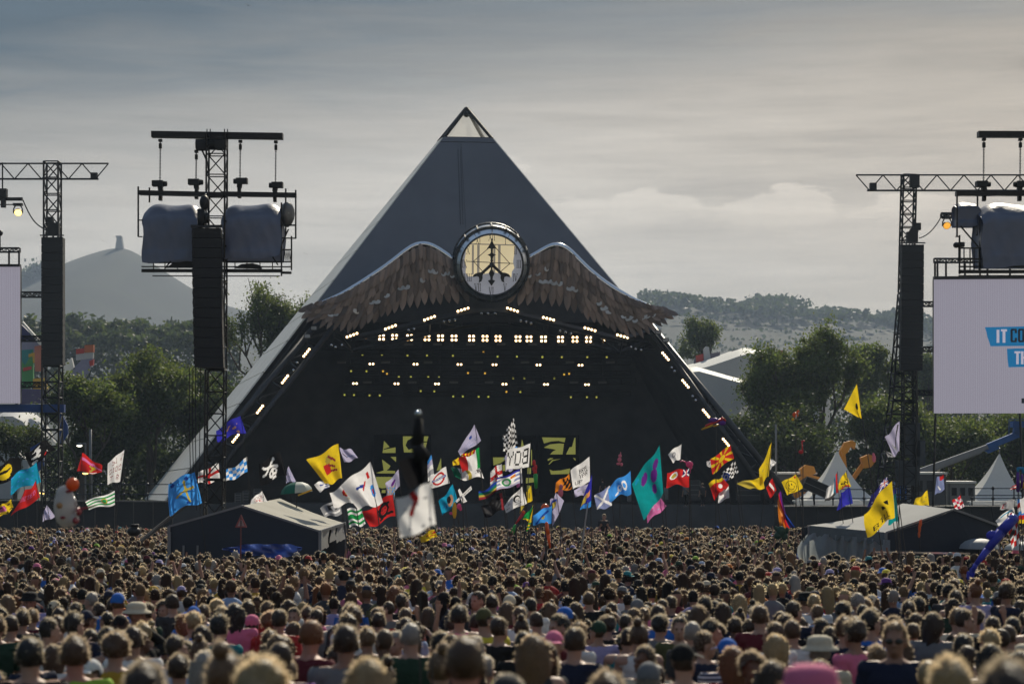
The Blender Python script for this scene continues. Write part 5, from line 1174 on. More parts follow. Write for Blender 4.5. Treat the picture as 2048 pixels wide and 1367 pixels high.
def cabin(name, label, x0, x1, y0, yb, d, dep, cat, m):
    t = thing(name, label, cat, P((x0 + x1) / 2, yb, d)); A = P(x0, yb, d); Bp = P(x1, y0, d)
    b = MB(); b.frame_box(A, (Bp.x - A.x, 0, 0), (0, dep, 0), (0, 0, Bp.z - A.z)); b.build('body', m, t)
    b = MB(); b.frame_box(A + Vector((-.1, -.1, Bp.z - A.z)), (Bp.x - A.x + .2, 0, 0), (0, dep + .2, 0), (0, 0, .16)); b.build('roof', M_white, t)
    n = 3
    for k in range(n): b = MB(); w = (Bp.x - A.x) / n; b.frame_box(A + Vector((w * (k + .2), -.05, (Bp.z - A.z) * .45)), (w * .6, 0, 0), (0, .05, 0), (0, 0, (Bp.z - A.z) * .35)); b.build('window', M_black, t)
    return t
M_gcab = mat('grey_cabin', (.09, .095, .10), .6, var=.2)
cabin('site_cabin', 'long low cabin with a white roof edge behind the smiling yellow flag', 1540, 1632, 948, 1010, 180, 3, 'cabin', M_gcab)
cabin('site_cabin', 'dark cabin with a white roof under the blue boom', 1828, 1892, 948, 1010, 160, 3, 'cabin', M_gcab)
cabin('site_cabin', 'grey cabin left of the right pagoda tent', 1900, 1950, 966, 1010, 162, 3, 'cabin', mat('pale_cabin', (.22, .23, .23), .6))
def stack_ramp(label, x0, x1, y0, y1, d, n):
    t = thing('white_decking', label, 'decking', P((x0 + x1) / 2, y1, d))
    for k in range(n): b = MB(); f = k / n; b.box(P((x0 + x1) / 2 + f * 12, y0 + (y1 - y0) * f, d - f * 1.2), ((x1 - x0) * ppm(d), .5, .12)); b.build('slat', M_white, t)
stack_ramp('white slatted ramp below the left pagoda tent', 1585, 1720, 1001, 1012, 156, 4)
stack_ramp('white slatted steps right of the lowest yellow flag', 1935, 2040, 1003, 1012, 156, 3)
# street lamps left of the stage
def street_lamp(x, y, d, yb, m, label):
    t = thing('street_lamp', label, 'street lamp', P(x, yb, d), 'lamps among the left trees'); top = P(x, y, d); b = MB(); b.path([Vector((top.x + .5, d, 0)), Vector((top.x + .5, d, top.z + .15)), top + Vector((.1, 0, .12))], .07, 6); b.build('post', M_wood, t)
    b = MB(); b.lathe(top, [(.28, 0), (.22, .12), (.05, .2)], 10); b.build('lamp_shade', M_wood, t); b = MB(); b.ball(top + Vector((0, -.05, -.03)), (.24, .16, .1), 10, 6); b.build('bulb', m, t, True)
M_lw = mat('street_lamp_lit', (1, .95, .8), .4, emit=(1, .93, .75), estr=3.0)
street_lamp(159, 890, 172, 1000, M_lw, 'lit white street lamp above the small red flag')
street_lamp(171, 945, 165, 1000, M_amber, 'lit amber lamp just under the small red flag')
street_lamp(85, 984, 160, 1000, M_amber, 'lit amber lamp low beside the turquoise flag')
b = MB(); b.tube(P(181, 1000, 166), P(181, 858, 166), .14, .1, 8); tag(b.build('tall_post', M_wood, None, True), 'plain grey post standing behind the small red flag', 'post')
b = MB(); b.tube(P(1552, 1000, 176), P(1552, 848, 176), .11, .08, 8); tag(b.build('tall_post', M_wood, None, True), 'plain pale post right of the tall yellow feather flag', 'post')

# ------------------------------------------------------------------ crowd tents
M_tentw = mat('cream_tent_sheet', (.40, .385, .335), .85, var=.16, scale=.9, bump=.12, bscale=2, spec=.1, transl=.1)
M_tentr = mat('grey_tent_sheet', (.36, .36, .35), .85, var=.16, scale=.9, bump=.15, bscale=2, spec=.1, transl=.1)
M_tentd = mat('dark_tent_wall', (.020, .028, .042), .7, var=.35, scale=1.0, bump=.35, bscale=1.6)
M_curt = mat('grey_vinyl_curtain', (.28, .32, .35), .35, var=.15, scale=1.2, bump=.3, bscale=2.5, transl=.35, tcol=(.34, .38, .40))
def tent_left():
    d = 60.0; q = ppm(d); t = thing('crowd_tent', 'small gabled tent with a cream roof and dark front, standing in the crowd', 'tent', Vector((P(510, 0, d).x, d, gz(d))), 'tents standing in the crowd')
    E0, R0, E1 = P(338, 1052, d), P(483, 1011, d), P(640, 1062, d)         # front gable: eave, ridge, eave
    bk = Vector((.0, 6.0, 0))
    RB, EB = P(560, 996, d + 7), P(690, 1046, d + 7 - 1.5)
    b = MB(); n = 10
    vs = []
    for i in range(n + 1):
        s = i / n; sagz = -.05 * math.sin(math.pi * s)
        for j in range(5):
            u = j / 4; p = R0.lerp(RB, s).lerp(E1.lerp(EB, s), u); p.z -= .05 * math.sin(math.pi * u) * (.5 + .5 * abs(math.sin(1.5 * math.pi * s))); vs.append(p)
    fs = [(5 * i + j, 5 * i + j + 1, 5 * i + j + 6, 5 * i + j + 5) for i in range(n) for j in range(4)]
    b.add(vs, fs); b.build('roof', M_tentw, t, True)
    b = MB(); b.poly([E0, E0 + (RB - R0), RB, R0]); b.build('roof', M_tentw, t)
    z0 = gz(d)
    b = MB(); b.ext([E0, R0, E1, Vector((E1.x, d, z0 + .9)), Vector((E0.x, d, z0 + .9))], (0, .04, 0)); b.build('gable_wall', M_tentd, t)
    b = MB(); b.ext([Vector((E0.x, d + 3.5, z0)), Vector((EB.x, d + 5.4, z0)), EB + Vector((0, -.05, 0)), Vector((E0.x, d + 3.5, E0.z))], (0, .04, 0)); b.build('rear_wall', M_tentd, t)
    # side wall with torn white panels
    for k, (a, e, drop) in enumerate(((.02, .34, .55), (.40, .62, .42), (.66, .98, .5))):
        b = MB(); A = E1.lerp(EB, a); Bq = E1.lerp(EB, e); vs = []
        for i in range(6):
            for j in range(5): p = A.lerp(Bq, i / 5); p.z -= drop * j / 4 + (.03 * math.sin(i * 2 + k)) * (j == 4); p.x += .03 * math.sin(i * 1.7 + j + k); vs.append(p)
        b.add(vs, [(5 * i + j, 5 * i + 5 + j, 5 * i + 6 + j, 5 * i + 1 + j) for i in range(5) for j in range(4)]); b.build('side_panel', M_tentr, t, True)
    b = MB(); b.bar(E0, R0, .05, .06); b.bar(R0, E1, .05, .06); b.bar(E1, EB, .06, .08)
    for p in (E0, E1, EB, R0.lerp(RB, 1)): b.bar(p, Vector((p.x, p.y, z0)), .08)
    b.build('frame', mat('tent_frame', (.18, .19, .21), .4, metal=.4), t)
    for x in (340, 367, 395): b = MB(); b.bar(P(x, 1063 if x == 340 else 1090, d - .1), Vector((P(x, 0, d).x, d - .1, z0)), .05); b.build('front_post', mat('tent_frame', (.18, .19, .21), .4, metal=.4), t)
    return t
tent_left()
b = MB(); d = 58.5; vs = []; n = 30
for i in range(n):
    for j in range(7):
        u, v = i / (n - 1), j / 6; x = 446 + 158 * u; yt = np.interp(u, [0, .3, .8, 1], [1096, 1087.5, 1087, 1093]); yb = np.interp(u, [0, .3, .65, .9, 1], [1099, 1108, 1114, 1111, 1098]); p = P(x, yt + (yb - yt) * v, d); p.z += .012 * math.sin(31 * u + 5 * v); p.y -= .10 * math.sin(13 * u + 5 * v) + .08 * math.sin(29 * u - 9 * v) + .1 * v; vs.append(p)
b.add(vs, [(7 * i + j, 7 * i + 7 + j, 7 * i + 8 + j, 7 * i + 1 + j) for i in range(n - 1) for j in range(6)]); tag(b.build('blue_sheet', mat('shiny_blue_sheet', (.03, .08, .36), .25, var=.25, scale=2, bump=.2, spec=.7), None, True), 'shiny blue plastic sheet slung under the front of the left tent', 'sheet')
def tent_right():
    d = 60.0; q = ppm(d); t = thing('crowd_tent', 'wide low tent with a grey roof and pale draped curtain, standing in the crowd', 'tent', Vector((P(1790, 0, d).x, d, gz(d))), 'tents standing in the crowd')
    z0 = gz(d)
    # ridge runs towards us: near gable faces the camera on the right, the roof slope shows on the left
    A0, A1 = P(1618, 1050, d), P(1772, 1064, d - 3.0)       # eave of the visible slope, far-left to near
    B0, B1 = P(1806, 1006, d + 3.5), P(1908, 1018, d - 2.6)   # ridge, far to near
    G = P(1996, 1050, d - 2.2)
    b = MB(); vs = []; n = 9
    for i in range(n + 1):
        for j in range(6):
            s, u = i / n, j / 5; p = A0.lerp(A1, s).lerp(B0.lerp(B1, s), u); p.z -= .10 * math.sin(math.pi * u) * (.6 + .4 * abs(math.cos(2 * math.pi * s))); vs.append(p)
    b.add(vs, [(6 * i + j, 6 * i + j + 6, 6 * i + j + 7, 6 * i + j + 1) for i in range(n) for j in range(5)]); b.build('roof', M_tentr, t, True)
    b = MB(); b.poly([B0, B1, G, G + (B0 - B1)]); b.build('roof', M_tentr, t)
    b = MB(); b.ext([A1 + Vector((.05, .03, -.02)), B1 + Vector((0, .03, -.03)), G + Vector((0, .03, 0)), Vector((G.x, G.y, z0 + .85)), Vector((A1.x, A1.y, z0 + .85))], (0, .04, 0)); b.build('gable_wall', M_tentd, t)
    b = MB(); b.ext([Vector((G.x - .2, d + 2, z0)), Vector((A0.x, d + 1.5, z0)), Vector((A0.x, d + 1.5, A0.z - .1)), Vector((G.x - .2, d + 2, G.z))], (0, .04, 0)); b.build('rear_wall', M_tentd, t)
    # valance
    b = MB(); vs = []; m = 40
    for i in range(m + 1):
        s = i / m; p = A0.lerp(A1, s); sc_ = abs(math.sin(s * math.pi * 7))
        vs += [p, p + Vector((.0, -.03, -.14)), p + Vector((0, -.05 - .03 * math.sin(s * 40), -.24 - .12 * sc_))]
    b.add(vs, [(3 * i + j, 3 * i + j + 1, 3 * i + j + 4, 3 * i + j + 3) for i in range(m) for j in range(2)]); b.build('valance', mat('grey_green_valance', (.10, .125, .135), .5, var=.2, bump=.2), t, True)
    # curtain, with soft pleats
    b = MB(); vs = []; m = 70; k = 8
    for i in range(m + 1):
        s = i / m; p = A0.lerp(A1, s * 1.05)
        for j in range(k + 1):
            v = j / k; pl = (.05 + .09 * v) * math.sin(s * 52 + 1.2 * math.sin(s * 17) + v * 1.3); bulge = -.35 * math.sin(math.pi * min(1, v * 1.1)) * max(0, 1 - s * 3.2)
            vs.append(p + Vector((bulge + .25 * pl, pl, -.20 - v * (1.25))))
    b.add(vs, [(i * (k + 1) + j, (i + 1) * (k + 1) + j, (i + 1) * (k + 1) + j + 1, i * (k + 1) + j + 1) for i in range(m) for j in range(k)]); b.build('curtain', M_curt, t, True)
    b = MB(); b.bar(A1, B1, .04, .05); b.bar(B1, G, .06, .06)
    for p in (A0, A1, G): b.bar(p, Vector((p.x, p.y, z0)), .07)
    b.build('frame', mat('tent_frame', (.18, .19, .21), .4, metal=.4), t)
    b = MB(); b.bar(P(1750, 1103, d - 3.3), P(1940, 1106, d - 3.3), .05, .05); b.build('hand_rail', M_chrome, t)
    return t
tent_right()
def parasol(label, c, rx, h, cols, pole_to, name='parasol', n=8, tilt=(0, 0)):
    t = thing(name, label, 'umbrella', Vector((c.x, c.y, pole_to)))
    rings = 5
    for i in range(n):
        b = MB(); vs = []
        for k in range(rings):
            a = k / (rings - 1)
            for j in range(3):
                th = 2 * math.pi * (i + j / 2) / n; rr = rx * math.sin(a * math.pi / 2) * (1 if j != 1 else .97); vs.append(c + Vector((rr * math.cos(th) + tilt[0] * rr * 0, rr * math.sin(th), h * math.cos(a * math.pi / 2) + tilt[0] * rr * math.cos(th))))
        b.add(vs, [(3 * k + j, 3 * k + j + 1, 3 * k + 4 + j, 3 * k + 3 + j) for k in range(rings - 1) for j in range(2)]); b.build('canopy_panel', cols[i % len(cols)], t, True)
    b = MB(); b.tube(Vector((c.x, c.y, pole_to)), c + Vector((0, 0, h + .05)), .018, None, 6); b.build('pole', M_truss, t)
pw = mat('white_parasol', (.5, .52, .52), .6, transl=.3); pgd = mat('green_parasol', (.01, .13, .09), .6, transl=.3)
parasol('small grey-white parasol at the right edge of the crowd tent', P(1958, 1096, 57), .55, .28, [mat('grey_parasol', (.2, .22, .24), .6)], gz(57))
parasol('white parasol cut by the right edge, low in front of the wall', P(2046, 1098, 57), .52, .22, [pw], gz(57))
# ------------------------------------------------------------------ people
HR = np.random.RandomState(77)
def _noise3(V, f, seed):
    r = np.random.RandomState(seed); o = np.zeros(len(V))
    for k in range(5):
        w = r.randn(3) * f * (1 + .5 * k); o += np.sin(V @ w + r.uniform(0, 6)) / (1 + .4 * k)
    return o / 2.5
def make_proto(pose, female=False, turn=0.):
    """one continuous body, standing at the origin and facing +Y; returns meshes for body and clothes"""
    S = []                                        # (kind, a, b, ra, rb, label)
    def cap(a, b, ra, rb, lab): S.append((Vector(a), Vector(b), ra, rb, lab))
    sh = .175 if female else .20; hp = .105 if female else .095
    ct, st_ = math.cos(turn), math.sin(turn)
    def hd(x, y, z): return (x * ct - y * st_, x * st_ + y * ct + .012, z)
    mbv = MB()
    def ell(c, r, n=16, m=12): mbv.ball(c, r, n, m)
    # head: skull, face, jaw, nose, brow, lips, ears
    ell(hd(0, -.012, 1.655), (.074, .092, .098)); ell(hd(0, .03, 1.60), (.060, .066, .078)); ell(hd(0, .045, 1.555), (.042, .045, .038))
    ell(hd(0, .098, 1.60), (.013, .02, .018), 8, 6); ell(hd(0, .088, 1.625), (.010, .014, .03), 8, 6); ell(hd(0, .085, 1.562), (.024, .014, .009), 8, 6)
    for s in (-1, 1): ell(hd(s * .028, .074, 1.652), (.026, .018, .011), 8, 6); ell(hd(s * .078, -.005, 1.61), (.012, .022, .034), 8, 6)
    S.append((Vector(hd(0, 0, 1.60)), Vector(hd(0, 0, 1.68)), .09, .09, 'head'))
    def tube(pts, rs, lab):
        for i in range(len(pts) - 1):
            mbv.tube(pts[i], pts[i + 1], rs[i], rs[i + 1], 14); cap(pts[i], pts[i + 1], rs[i], rs[i + 1], lab)
            mbv.ball(pts[i + 1], rs[i + 1] * .995, 12, 8)
    tube([(0, -.015, 1.43), (0, -.005, 1.51), hd(0, -.01, 1.58)], [.066, .056, .058], 'neck')
    wk = .88 if female else 1.0
    rings = [(.84, .135, .10), (.92, .165 if female else .155, .112), (1.02, .135 * wk + .01, .10), (1.12, .142 * wk, .10), (1.26, .175 * wk, .115), (1.36, .19 * wk, .115), (1.43, .185 * wk, .092), (1.47, .125, .072), (1.505, .055, .05)]
    vs = []; n = 20
    for z, rx, ry in rings:
        for i in range(n):
            t = 2 * math.pi * i / n; c, s = math.cos(t), math.sin(t); vs.append((rx * math.copysign(abs(c) ** .85, c), ry * math.copysign(abs(s) ** .85, s), z))
    fs = [(k * n + i, k * n + (i + 1) % n, (k + 1) * n + (i + 1) % n, (k + 1) * n + i) for k in range(len(rings) - 1) for i in range(n)] + [tuple(reversed(range(n))), tuple(range((len(rings) - 1) * n, len(rings) * n))]
    mbv.add(vs, fs)
    if female:
        for s in (-1, 1): ell((s * .07, .085, 1.26), (.06, .05, .06), 10, 8)
    cap((0, 0, .88), (0, 0, 1.36), .14, .16, 'torso'); cap((-.12, 0, 1.41), (.12, 0, 1.41), .08, .08, 'torso')
    def arm(s, el, wr, dirf, lab='arm'):
        shp = (s * (sh - .012), -.005, 1.418)
        tube([(s * .12, -.005, 1.418), shp], [.07, .064], 'torso'); tube([shp, el], [.054, .042], 'uarm'); tube([el, wr], [.041, .028], 'farm')
        d = Vector(dirf).normalized(); w = Vector(wr); side = Vector((0, 1, 0)).cross(d); 
        if side.length < .2: side = Vector((1, 0, 0))
        side.normalize(); pn = d.cross(side).normalized(); p2 = w + d * .085
        for k in (-1, -.33, .33, 1): mbv.tube(w + side * k * .018, p2 + side * k * .030, .019, .016, 8); cap(w, p2, .02, .02, 'hand')
        for k, ln in ((-1, .058), (-.33, .072), (.33, .076), (1, .064)):
            a = p2 + side * k * .031; m_ = a + d * ln * .55 + pn * .006; e = m_ + (d * .75 + pn * .6).normalized() * ln * .5
            mbv.tube(a, m_, .0098, .009, 7); mbv.tube(m_, e, .009, .0075, 7); mbv.ball(m_, .0091, 6, 5); mbv.ball(e, .0076, 6, 5); cap(a, e, .01, .01, 'hand')
        th = w + d * .03 - side * s * .02; mbv.tube(th, th + (d * .6 - side * s * .8).normalized() * .045 + pn * .01, .0125, .010, 7); mbv.tube(th + (d * .6 - side * s * .8).normalized() * .045 + pn * .01, th + (d * .95 - side * s * .55).normalized() * .08 + pn * .02, .010, .008, 7)
    dn = lambda s: arm(s, (s * (sh + .055), -.03, 1.12), (s * (sh + .05), .06, .88), (0, .15, -1))
    def fold(s): arm(s, (s * (sh + .05), .02, 1.11), (s * .04, .20, 1.16), (-s, .1, .1))
    def up_(s): arm(s, (s * (sh + .10), .05, 1.56), (s * (sh + .05), .10, 1.83), (0, .1, 1))
    def bent(s): arm(s, (s * (sh + .06), .04, 1.11), (s * (sh - .02), .26, 1.26), (-s * .2, .5, .7))
    def head_(s): arm(s, (s * (sh + .17), .02, 1.50), (s * .12, .06, 1.66), (-s, .1, .5))
    def phone(s): arm(s, (s * (sh + .03), .14, 1.16), (s * .06, .33, 1.42), (-s * .2, .3, 1))
    L_, R_ = {'down': (dn, dn), 'fold': (fold, fold), 'up': (dn, up_), 'both': (up_, up_), 'bent': (bent, dn), 'hand': (dn, head_), 'phone': (bent, phone), 'hips': (bent, bent)}[pose]
    L_(-1); R_(1)
    for s in (-1, 1):
        tube([(s * hp * .9, 0, .90), (s * hp, .005, .50)], [.092, .06], 'leg'); tube([(s * hp, .005, .50), (s * hp, -.015, .30), (s * hp, -.02, .10)], [.058, .056, .04], 'leg')
        mbv.tube((s * hp, -.05, .045), (s * (hp + .015), .15, .035), .045, .036, 10); mbv.ball((s * (hp + .015), .15, .036), .036, 8, 6); mbv.ball((s * hp, -.05, .045), .045, 8, 6); cap((s * hp, -.05, .04), (s * hp, .15, .04), .05, .04, 'shoe')
    o = mbv.build('proto', M_grass, None, False, (0, 0, 0))
    rm = o.modifiers.new('r', 'REMESH'); rm.mode = 'VOXEL'; rm.voxel_size = .0105
    smo = o.modifiers.new('s', 'SMOOTH'); smo.factor = .5; smo.iterations = 2
    dc = o.modifiers.new('d', 'DECIMATE'); dc.ratio = .26
    dg = bpy.context.evaluated_depsgraph_get(); ev = o.evaluated_get(dg); me = ev.to_mesh()
    V = np.empty(len(me.vertices) * 3, np.float32); me.vertices.foreach_get('co', V); V = V.reshape(-1, 3).astype(float)
    me.calc_loop_triangles(); T = np.empty(len(me.loop_triangles) * 3, np.int32); me.loop_triangles.foreach_get('vertices', T); T = T.reshape(-1, 3)
    Nn = np.empty(len(me.vertices) * 3, np.float32); me.vertices.foreach_get('normal', Nn); Nn = Nn.reshape(-1, 3).astype(float)
    ev.to_mesh_clear(); old = o.data; bpy.data.objects.remove(o); bpy.data.meshes.remove(old)
    # which limb each vertex belongs to
    best = np.full(len(V), 9.); lab = np.zeros(len(V), int); tt = np.zeros(len(V)); names = ['head', 'neck', 'torso', 'uarm', 'farm', 'hand', 'leg', 'shoe']
    for a, b, ra, rb, l in S:
        a = np.array(a); b = np.array(b); ab = b - a; t = np.clip(((V - a) @ ab) / (ab @ ab), 0, 1); dist = np.linalg.norm(V - (a + t[:, None] * ab), axis=1) - (ra + (rb - ra) * t)
        m = dist < best; best[m] = dist[m]; lab[m] = names.index(l); tt[m] = t[m]
    lab[(V[:, 2] > 1.545) & (np.abs(V[:, 0]) < .1) & (np.abs(V[:, 1]) < .13) & (lab < 3)] = 0
    return dict(V=V, T=T, N=Nn, lab=lab, t=tt, turn=turn, female=female)
def sub_mesh(name, pr, mask, off, mats, noise=0., nf=12., seed=1, gather=None):
    V, T, Nn = pr['V'], pr['T'], pr['N']; f = T[mask[T].all(1)]
    use = np.unique(f); mp = -np.ones(len(V), int); mp[use] = np.arange(len(use)); W = V[use] + Nn[use] * off
    if noise: W = W + Nn[use] * (noise * _noise3(V[use], nf, seed))[:, None]
    return np_mesh(name, W, mp[f], mats, smooth=True)
M_skin = {}
for nm, c in (('fair', (.33, .20, .15)), ('tan', (.26, .145, .10)), ('brown', (.13, .068, .045)), ('red', (.35, .165, .125))): M_skin[nm] = mat('skin_' + nm, c, .55, var=.08, scale=14, spec=.35)
HAIRC = {'dark brown': (.025, .014, .009), 'black': (.008, .007, .007), 'brown': (.055, .031, .018), 'light brown': (.105, .064, .034), 'blond': (.23, .17, .09), 'ginger': (.12, .045, .018), 'grey': (.20, .19, .18)}
M_hair = {}
for k, c in HAIRC.items():
    M_hair[k] = [mat('hair_' + k.replace(' ', '_'), c, .5, var=.35, scale=30, bump=.3, bscale=60, spec=.35),
                 mat('hair_strand_' + k.replace(' ', '_'), c, .5, var=.2, scale=20, spec=.3, transl=.7, tcol=(min(.95, c[0] * 1.5 + .58), min(.9, c[1] * 1.5 + .50), min(.8, c[2] * 1.5 + .37)))]
CLOTH = {'navy': (.012, .017, .04), 'black': (.010, .010, .011), 'white': (.55, .55, .55), 'grey': (.14, .145, .155), 'charcoal': (.035, .037, .042), 'dark green': (.018, .045, .028), 'maroon': (.10, .014, .022), 'bright blue': (.02, .11, .42), 'red': (.36, .025, .025), 'mustard': (.38, .24, .03), 'pink': (.55, .14, .25), 'teal': (.015, .17, .19), 'lilac': (.30, .27, .47), 'pale blue': (.24, .33, .50), 'orange': (.5, .16, .03), 'olive': (.07, .07, .03), 'cream': (.48, .43, .33), 'purple': (.10, .03, .18), 'yellow': (.6, .5, .05), 'lime green': (.25, .42, .05)}
CW = {'navy': 14, 'black': 16, 'white': 13, 'grey': 9, 'charcoal': 10, 'dark green': 4, 'maroon': 5, 'bright blue': 6, 'red': 5, 'mustard': 2, 'pink': 4, 'teal': 3, 'lilac': 5, 'pale blue': 6, 'orange': 2, 'olive': 4, 'cream': 3, 'purple': 2, 'yellow': 1.5, 'lime green': 1}
M_cl = {k: mat('cloth_' + k.replace(' ', '_'), c, .85, var=.14, scale=8, bump=.25, bscale=14, spec=.2) for k, c in CLOTH.items()}
M_stripe = bpy.data.materials.new('cloth_striped'); M_stripe.use_nodes = True
def _st():
    nt = M_stripe.node_tree; N = nt.nodes.new; L = nt.links.new; b = nt.nodes['Principled BSDF']; b.inputs['Roughness'].default_value = .85
    tc = N('ShaderNodeTexCoord'); w = N('ShaderNodeTexWave'); w.wave_type = 'BANDS'; w.bands_direction = 'Z'; w.inputs['Scale'].default_value = 9; L(tc.outputs['Object'], w.inputs['Vector'])
    r = N('ShaderNodeValToRGB'); r.color_ramp.interpolation = 'CONSTANT'; r.color_ramp.elements[0].color = (.02, .025, .06, 1); r.color_ramp.elements[1].position = .62; r.color_ramp.elements[1].color = (.45, .46, .55, 1); L(w.outputs[0], r.inputs[0]); L(r.outputs[0], b.inputs['Base Color'])
_st()
M_eye = mat('eye', (.02, .018, .016), .2)
PROTOS = []
for pose, fem, turn in (('down', 0, 0), ('down', 1, .35), ('fold', 0, -.5), ('up', 0, .2), ('hand', 1, 0), ('phone', 0, 0), ('hips', 1, -.35), ('bent', 0, .75), ('both', 1, .1), ('down', 0, -.9)):
    pr = make_proto(pose, bool(fem), turn); PROTOS.append(pr); pr['pose'] = pose
    V, lab = pr['V'], pr['lab']; H = lambda *n: np.isin(lab, [['head', 'neck', 'torso', 'uarm', 'farm', 'hand', 'leg', 'shoe'].index(x) for x in n])
    pr['body'] = np_mesh('person', V, pr['T'], [M_skin['fair']], smooth=True)
    tor = (H('torso') & (V[:, 2] > .87) & ~((V[:, 2] > 1.475))) | (H('neck') & (V[:, 2] < 1.455))
    pr['shirt'] = {'tee': sub_mesh('shirt', pr, tor | (H('uarm') & (pr['t'] < .72)), .014, [M_cl['navy']], .008, 16, 3),
                   'long': sub_mesh('shirt', pr, tor | H('uarm') | (H('farm') & (pr['t'] < .92)), .018, [M_cl['navy']], .010, 14, 4),
                   'vest': sub_mesh('shirt', pr, tor & ~((V[:, 2] > 1.40) & (np.abs(V[:, 0]) > .12)), .012, [M_cl['navy']], .006, 16, 5)}
    pr['trousers'] = sub_mesh('trousers', pr, (H('leg') & (V[:, 2] > .12)) | (H('torso') & (V[:, 2] < .93)), .011, [M_cl['navy']], .006, 12, 6)
    pr['shoes'] = sub_mesh('shoe', pr, H('shoe') | (H('leg') & (V[:, 2] < .12)), .006, [M_cl['black']])
    # head frame
    ct, st_ = math.cos(-pr['turn']), math.sin(-pr['turn']); hx = V[:, 0] * ct - (V[:, 1] - .012) * st_; hy = V[:, 0] * st_ + (V[:, 1] - .012) * ct
    hm = (lab == 0) & (V[:, 2] > 1.5)
    scalp = hm & ((V[:, 2] > 1.695 + .0 * hy) | (hy < -.012) & (V[:, 2] > 1.575) | (hy < .045) & (V[:, 2] > 1.645))
    capm = hm & ((V[:, 2] > 1.672) | ((hy < -.03) & (V[:, 2] > 1.645)))
    pr['scalp'] = scalp; pr['hair'] = {}
    def hair(style, seed, off, noise, nst, sl, longz=None, bun=False):
        f = pr['T'][scalp[pr['T']].all(1)]; use = np.unique(f); mp = -np.ones(len(V), int); mp[use] = np.arange(len(use))
        W0, N0 = V[use], pr['N'][use]; zf = np.clip((W0[:, 2] - 1.56) / .1, .15, 1)
        W = W0 + N0 * ((off + noise * _noise3(W0, 40, seed)) * zf)[:, None]
        Vs = [W]; Fs = [mp[f]]; mi = [np.zeros(len(f), int)]; r = np.random.RandomState(seed); nb = len(W)
        rot = Matrix.Rotation(pr['turn'], 3, 'Z')
        if longz:                                          # hair falling down the back
            m_, k_ = 13, 9; G = []
            for i in range(k_):
                s = i / (k_ - 1); z = 1.70 - (1.70 - longz) * s
                for j in range(m_):
                    a = R(-112 + 224 * j / (m_ - 1)); rr = .100 + off * .5 + .02 * math.sin(math.pi * min(1, s * 1.4)); x = rr * math.sin(a) * (1 - .12 * s); y = -rr * math.cos(a) * (1.0 - .2 * s) - .02 * s - .03 * max(0, s - .5) + .012 * math.sin(j * 2.1 + i)
                    p = rot @ Vector((x, y, 0)); G.append((p.x, p.y + .012, z + .02 * math.sin(j * 1.7) * s))
            G = np.array(G); Q = np.array([(i * m_ + j, i * m_ + j + 1, (i + 1) * m_ + j + 1) for i in range(k_ - 1) for j in range(m_ - 1)] + [(i * m_ + j, (i + 1) * m_ + j + 1, (i + 1) * m_ + j) for i in range(k_ - 1) for j in range(m_ - 1)])
            Vs.append(G); Fs.append(Q + nb); mi.append(np.zeros(len(Q), int)); nb += len(G)
        if bun:
            b = MB(); c = rot @ Vector((0, -.055, 0)); b.ball((c.x, c.y + .012, 1.775), (.042, .045, .042), 10, 8)
            G = np.array(b.v); Q = np.array([t for q in b.f for t in ((q[0], q[1], q[2]), (q[0], q[2], q[3]))]); Vs.append(G); Fs.append(Q + nb); mi.append(np.zeros(len(Q), int)); nb += len(G)
        # loose strands that catch the light
        src = np.concatenate(Vs); hc = np.array([0, 0, 1.63]); sn = src - hc; sn /= np.linalg.norm(sn, axis=1)[:, None] + 1e-6; pw_ = np.exp(-(sn[:, 1] - .12) ** 2 / .10) * (sn[:, 2] > -.25) + .015; pool = r.choice(len(src), nst, p=pw_ / pw_.sum()); c = src[pool]
        out_ = c - hc; out_[:, 2] *= .7; out_ /= np.linalg.norm(out_, axis=1)[:, None] + 1e-6
        dr = out_ + r.randn(nst, 3) * .55 + np.array([0, 0, -.35 if longz else .15]); dr /= np.linalg.norm(dr, axis=1)[:, None]
        L_ = sl * r.uniform(.4, 1.5, nst)[:, None]; sd = np.cross(dr, r.randn(nst, 3)); sd /= np.linalg.norm(sd, axis=1)[:, None]; wv = .0022
        c0 = c - dr * .012; mid = c + dr * L_ * .55 + r.randn(nst, 3) * .004; tip = c + dr * L_ + np.array([0, 0, -1]) * (L_ ** 2) * 3.5
        SV = np.stack([c0 - sd * wv, c0 + sd * wv, mid + sd * wv * .8, mid - sd * wv * .8, tip], 1).reshape(-1, 3); k = np.arange(nst)[:, None] * 5 + nb
        SF = np.concatenate([k + np.array([[0, 1, 2]]), k + np.array([[0, 2, 3]]), k + np.array([[3, 2, 4]])])
        Vs.append(SV); Fs.append(SF); mi.append(np.ones(len(SF), int))
        pr['hair'][style] = np_mesh('hair', np.concatenate(Vs), np.concatenate(Fs), M_hair['brown'], np.concatenate(mi), smooth=True)
    hair('short', 11, .009, .006, 300, .018)
    hair('cropped', 12, .006, .002, 150, .009)
    hair('tousled', 13, .017, .010, 380, .030)
    hair('long', 14, .015, .007, 380, .022, 1.30 if fem else 1.42)
    hair('tied-up', 15, .012, .005, 300, .020, None, True)
    hair('curly', 16, .027, .016, 560, .030)
    pr['cap'] = {}
    cm = sub_mesh('cap', pr, capm, .016, [M_cl['navy']], .002, 10, 2); pr['cap']['beanie'] = sub_mesh('beanie', pr, scalp & (V[:, 2] > 1.63), .022, [M_cl['navy']], .006, 14, 2)
    b = MB(); vs = []; rot = Matrix.Rotation(pr['turn'], 3, 'Z')
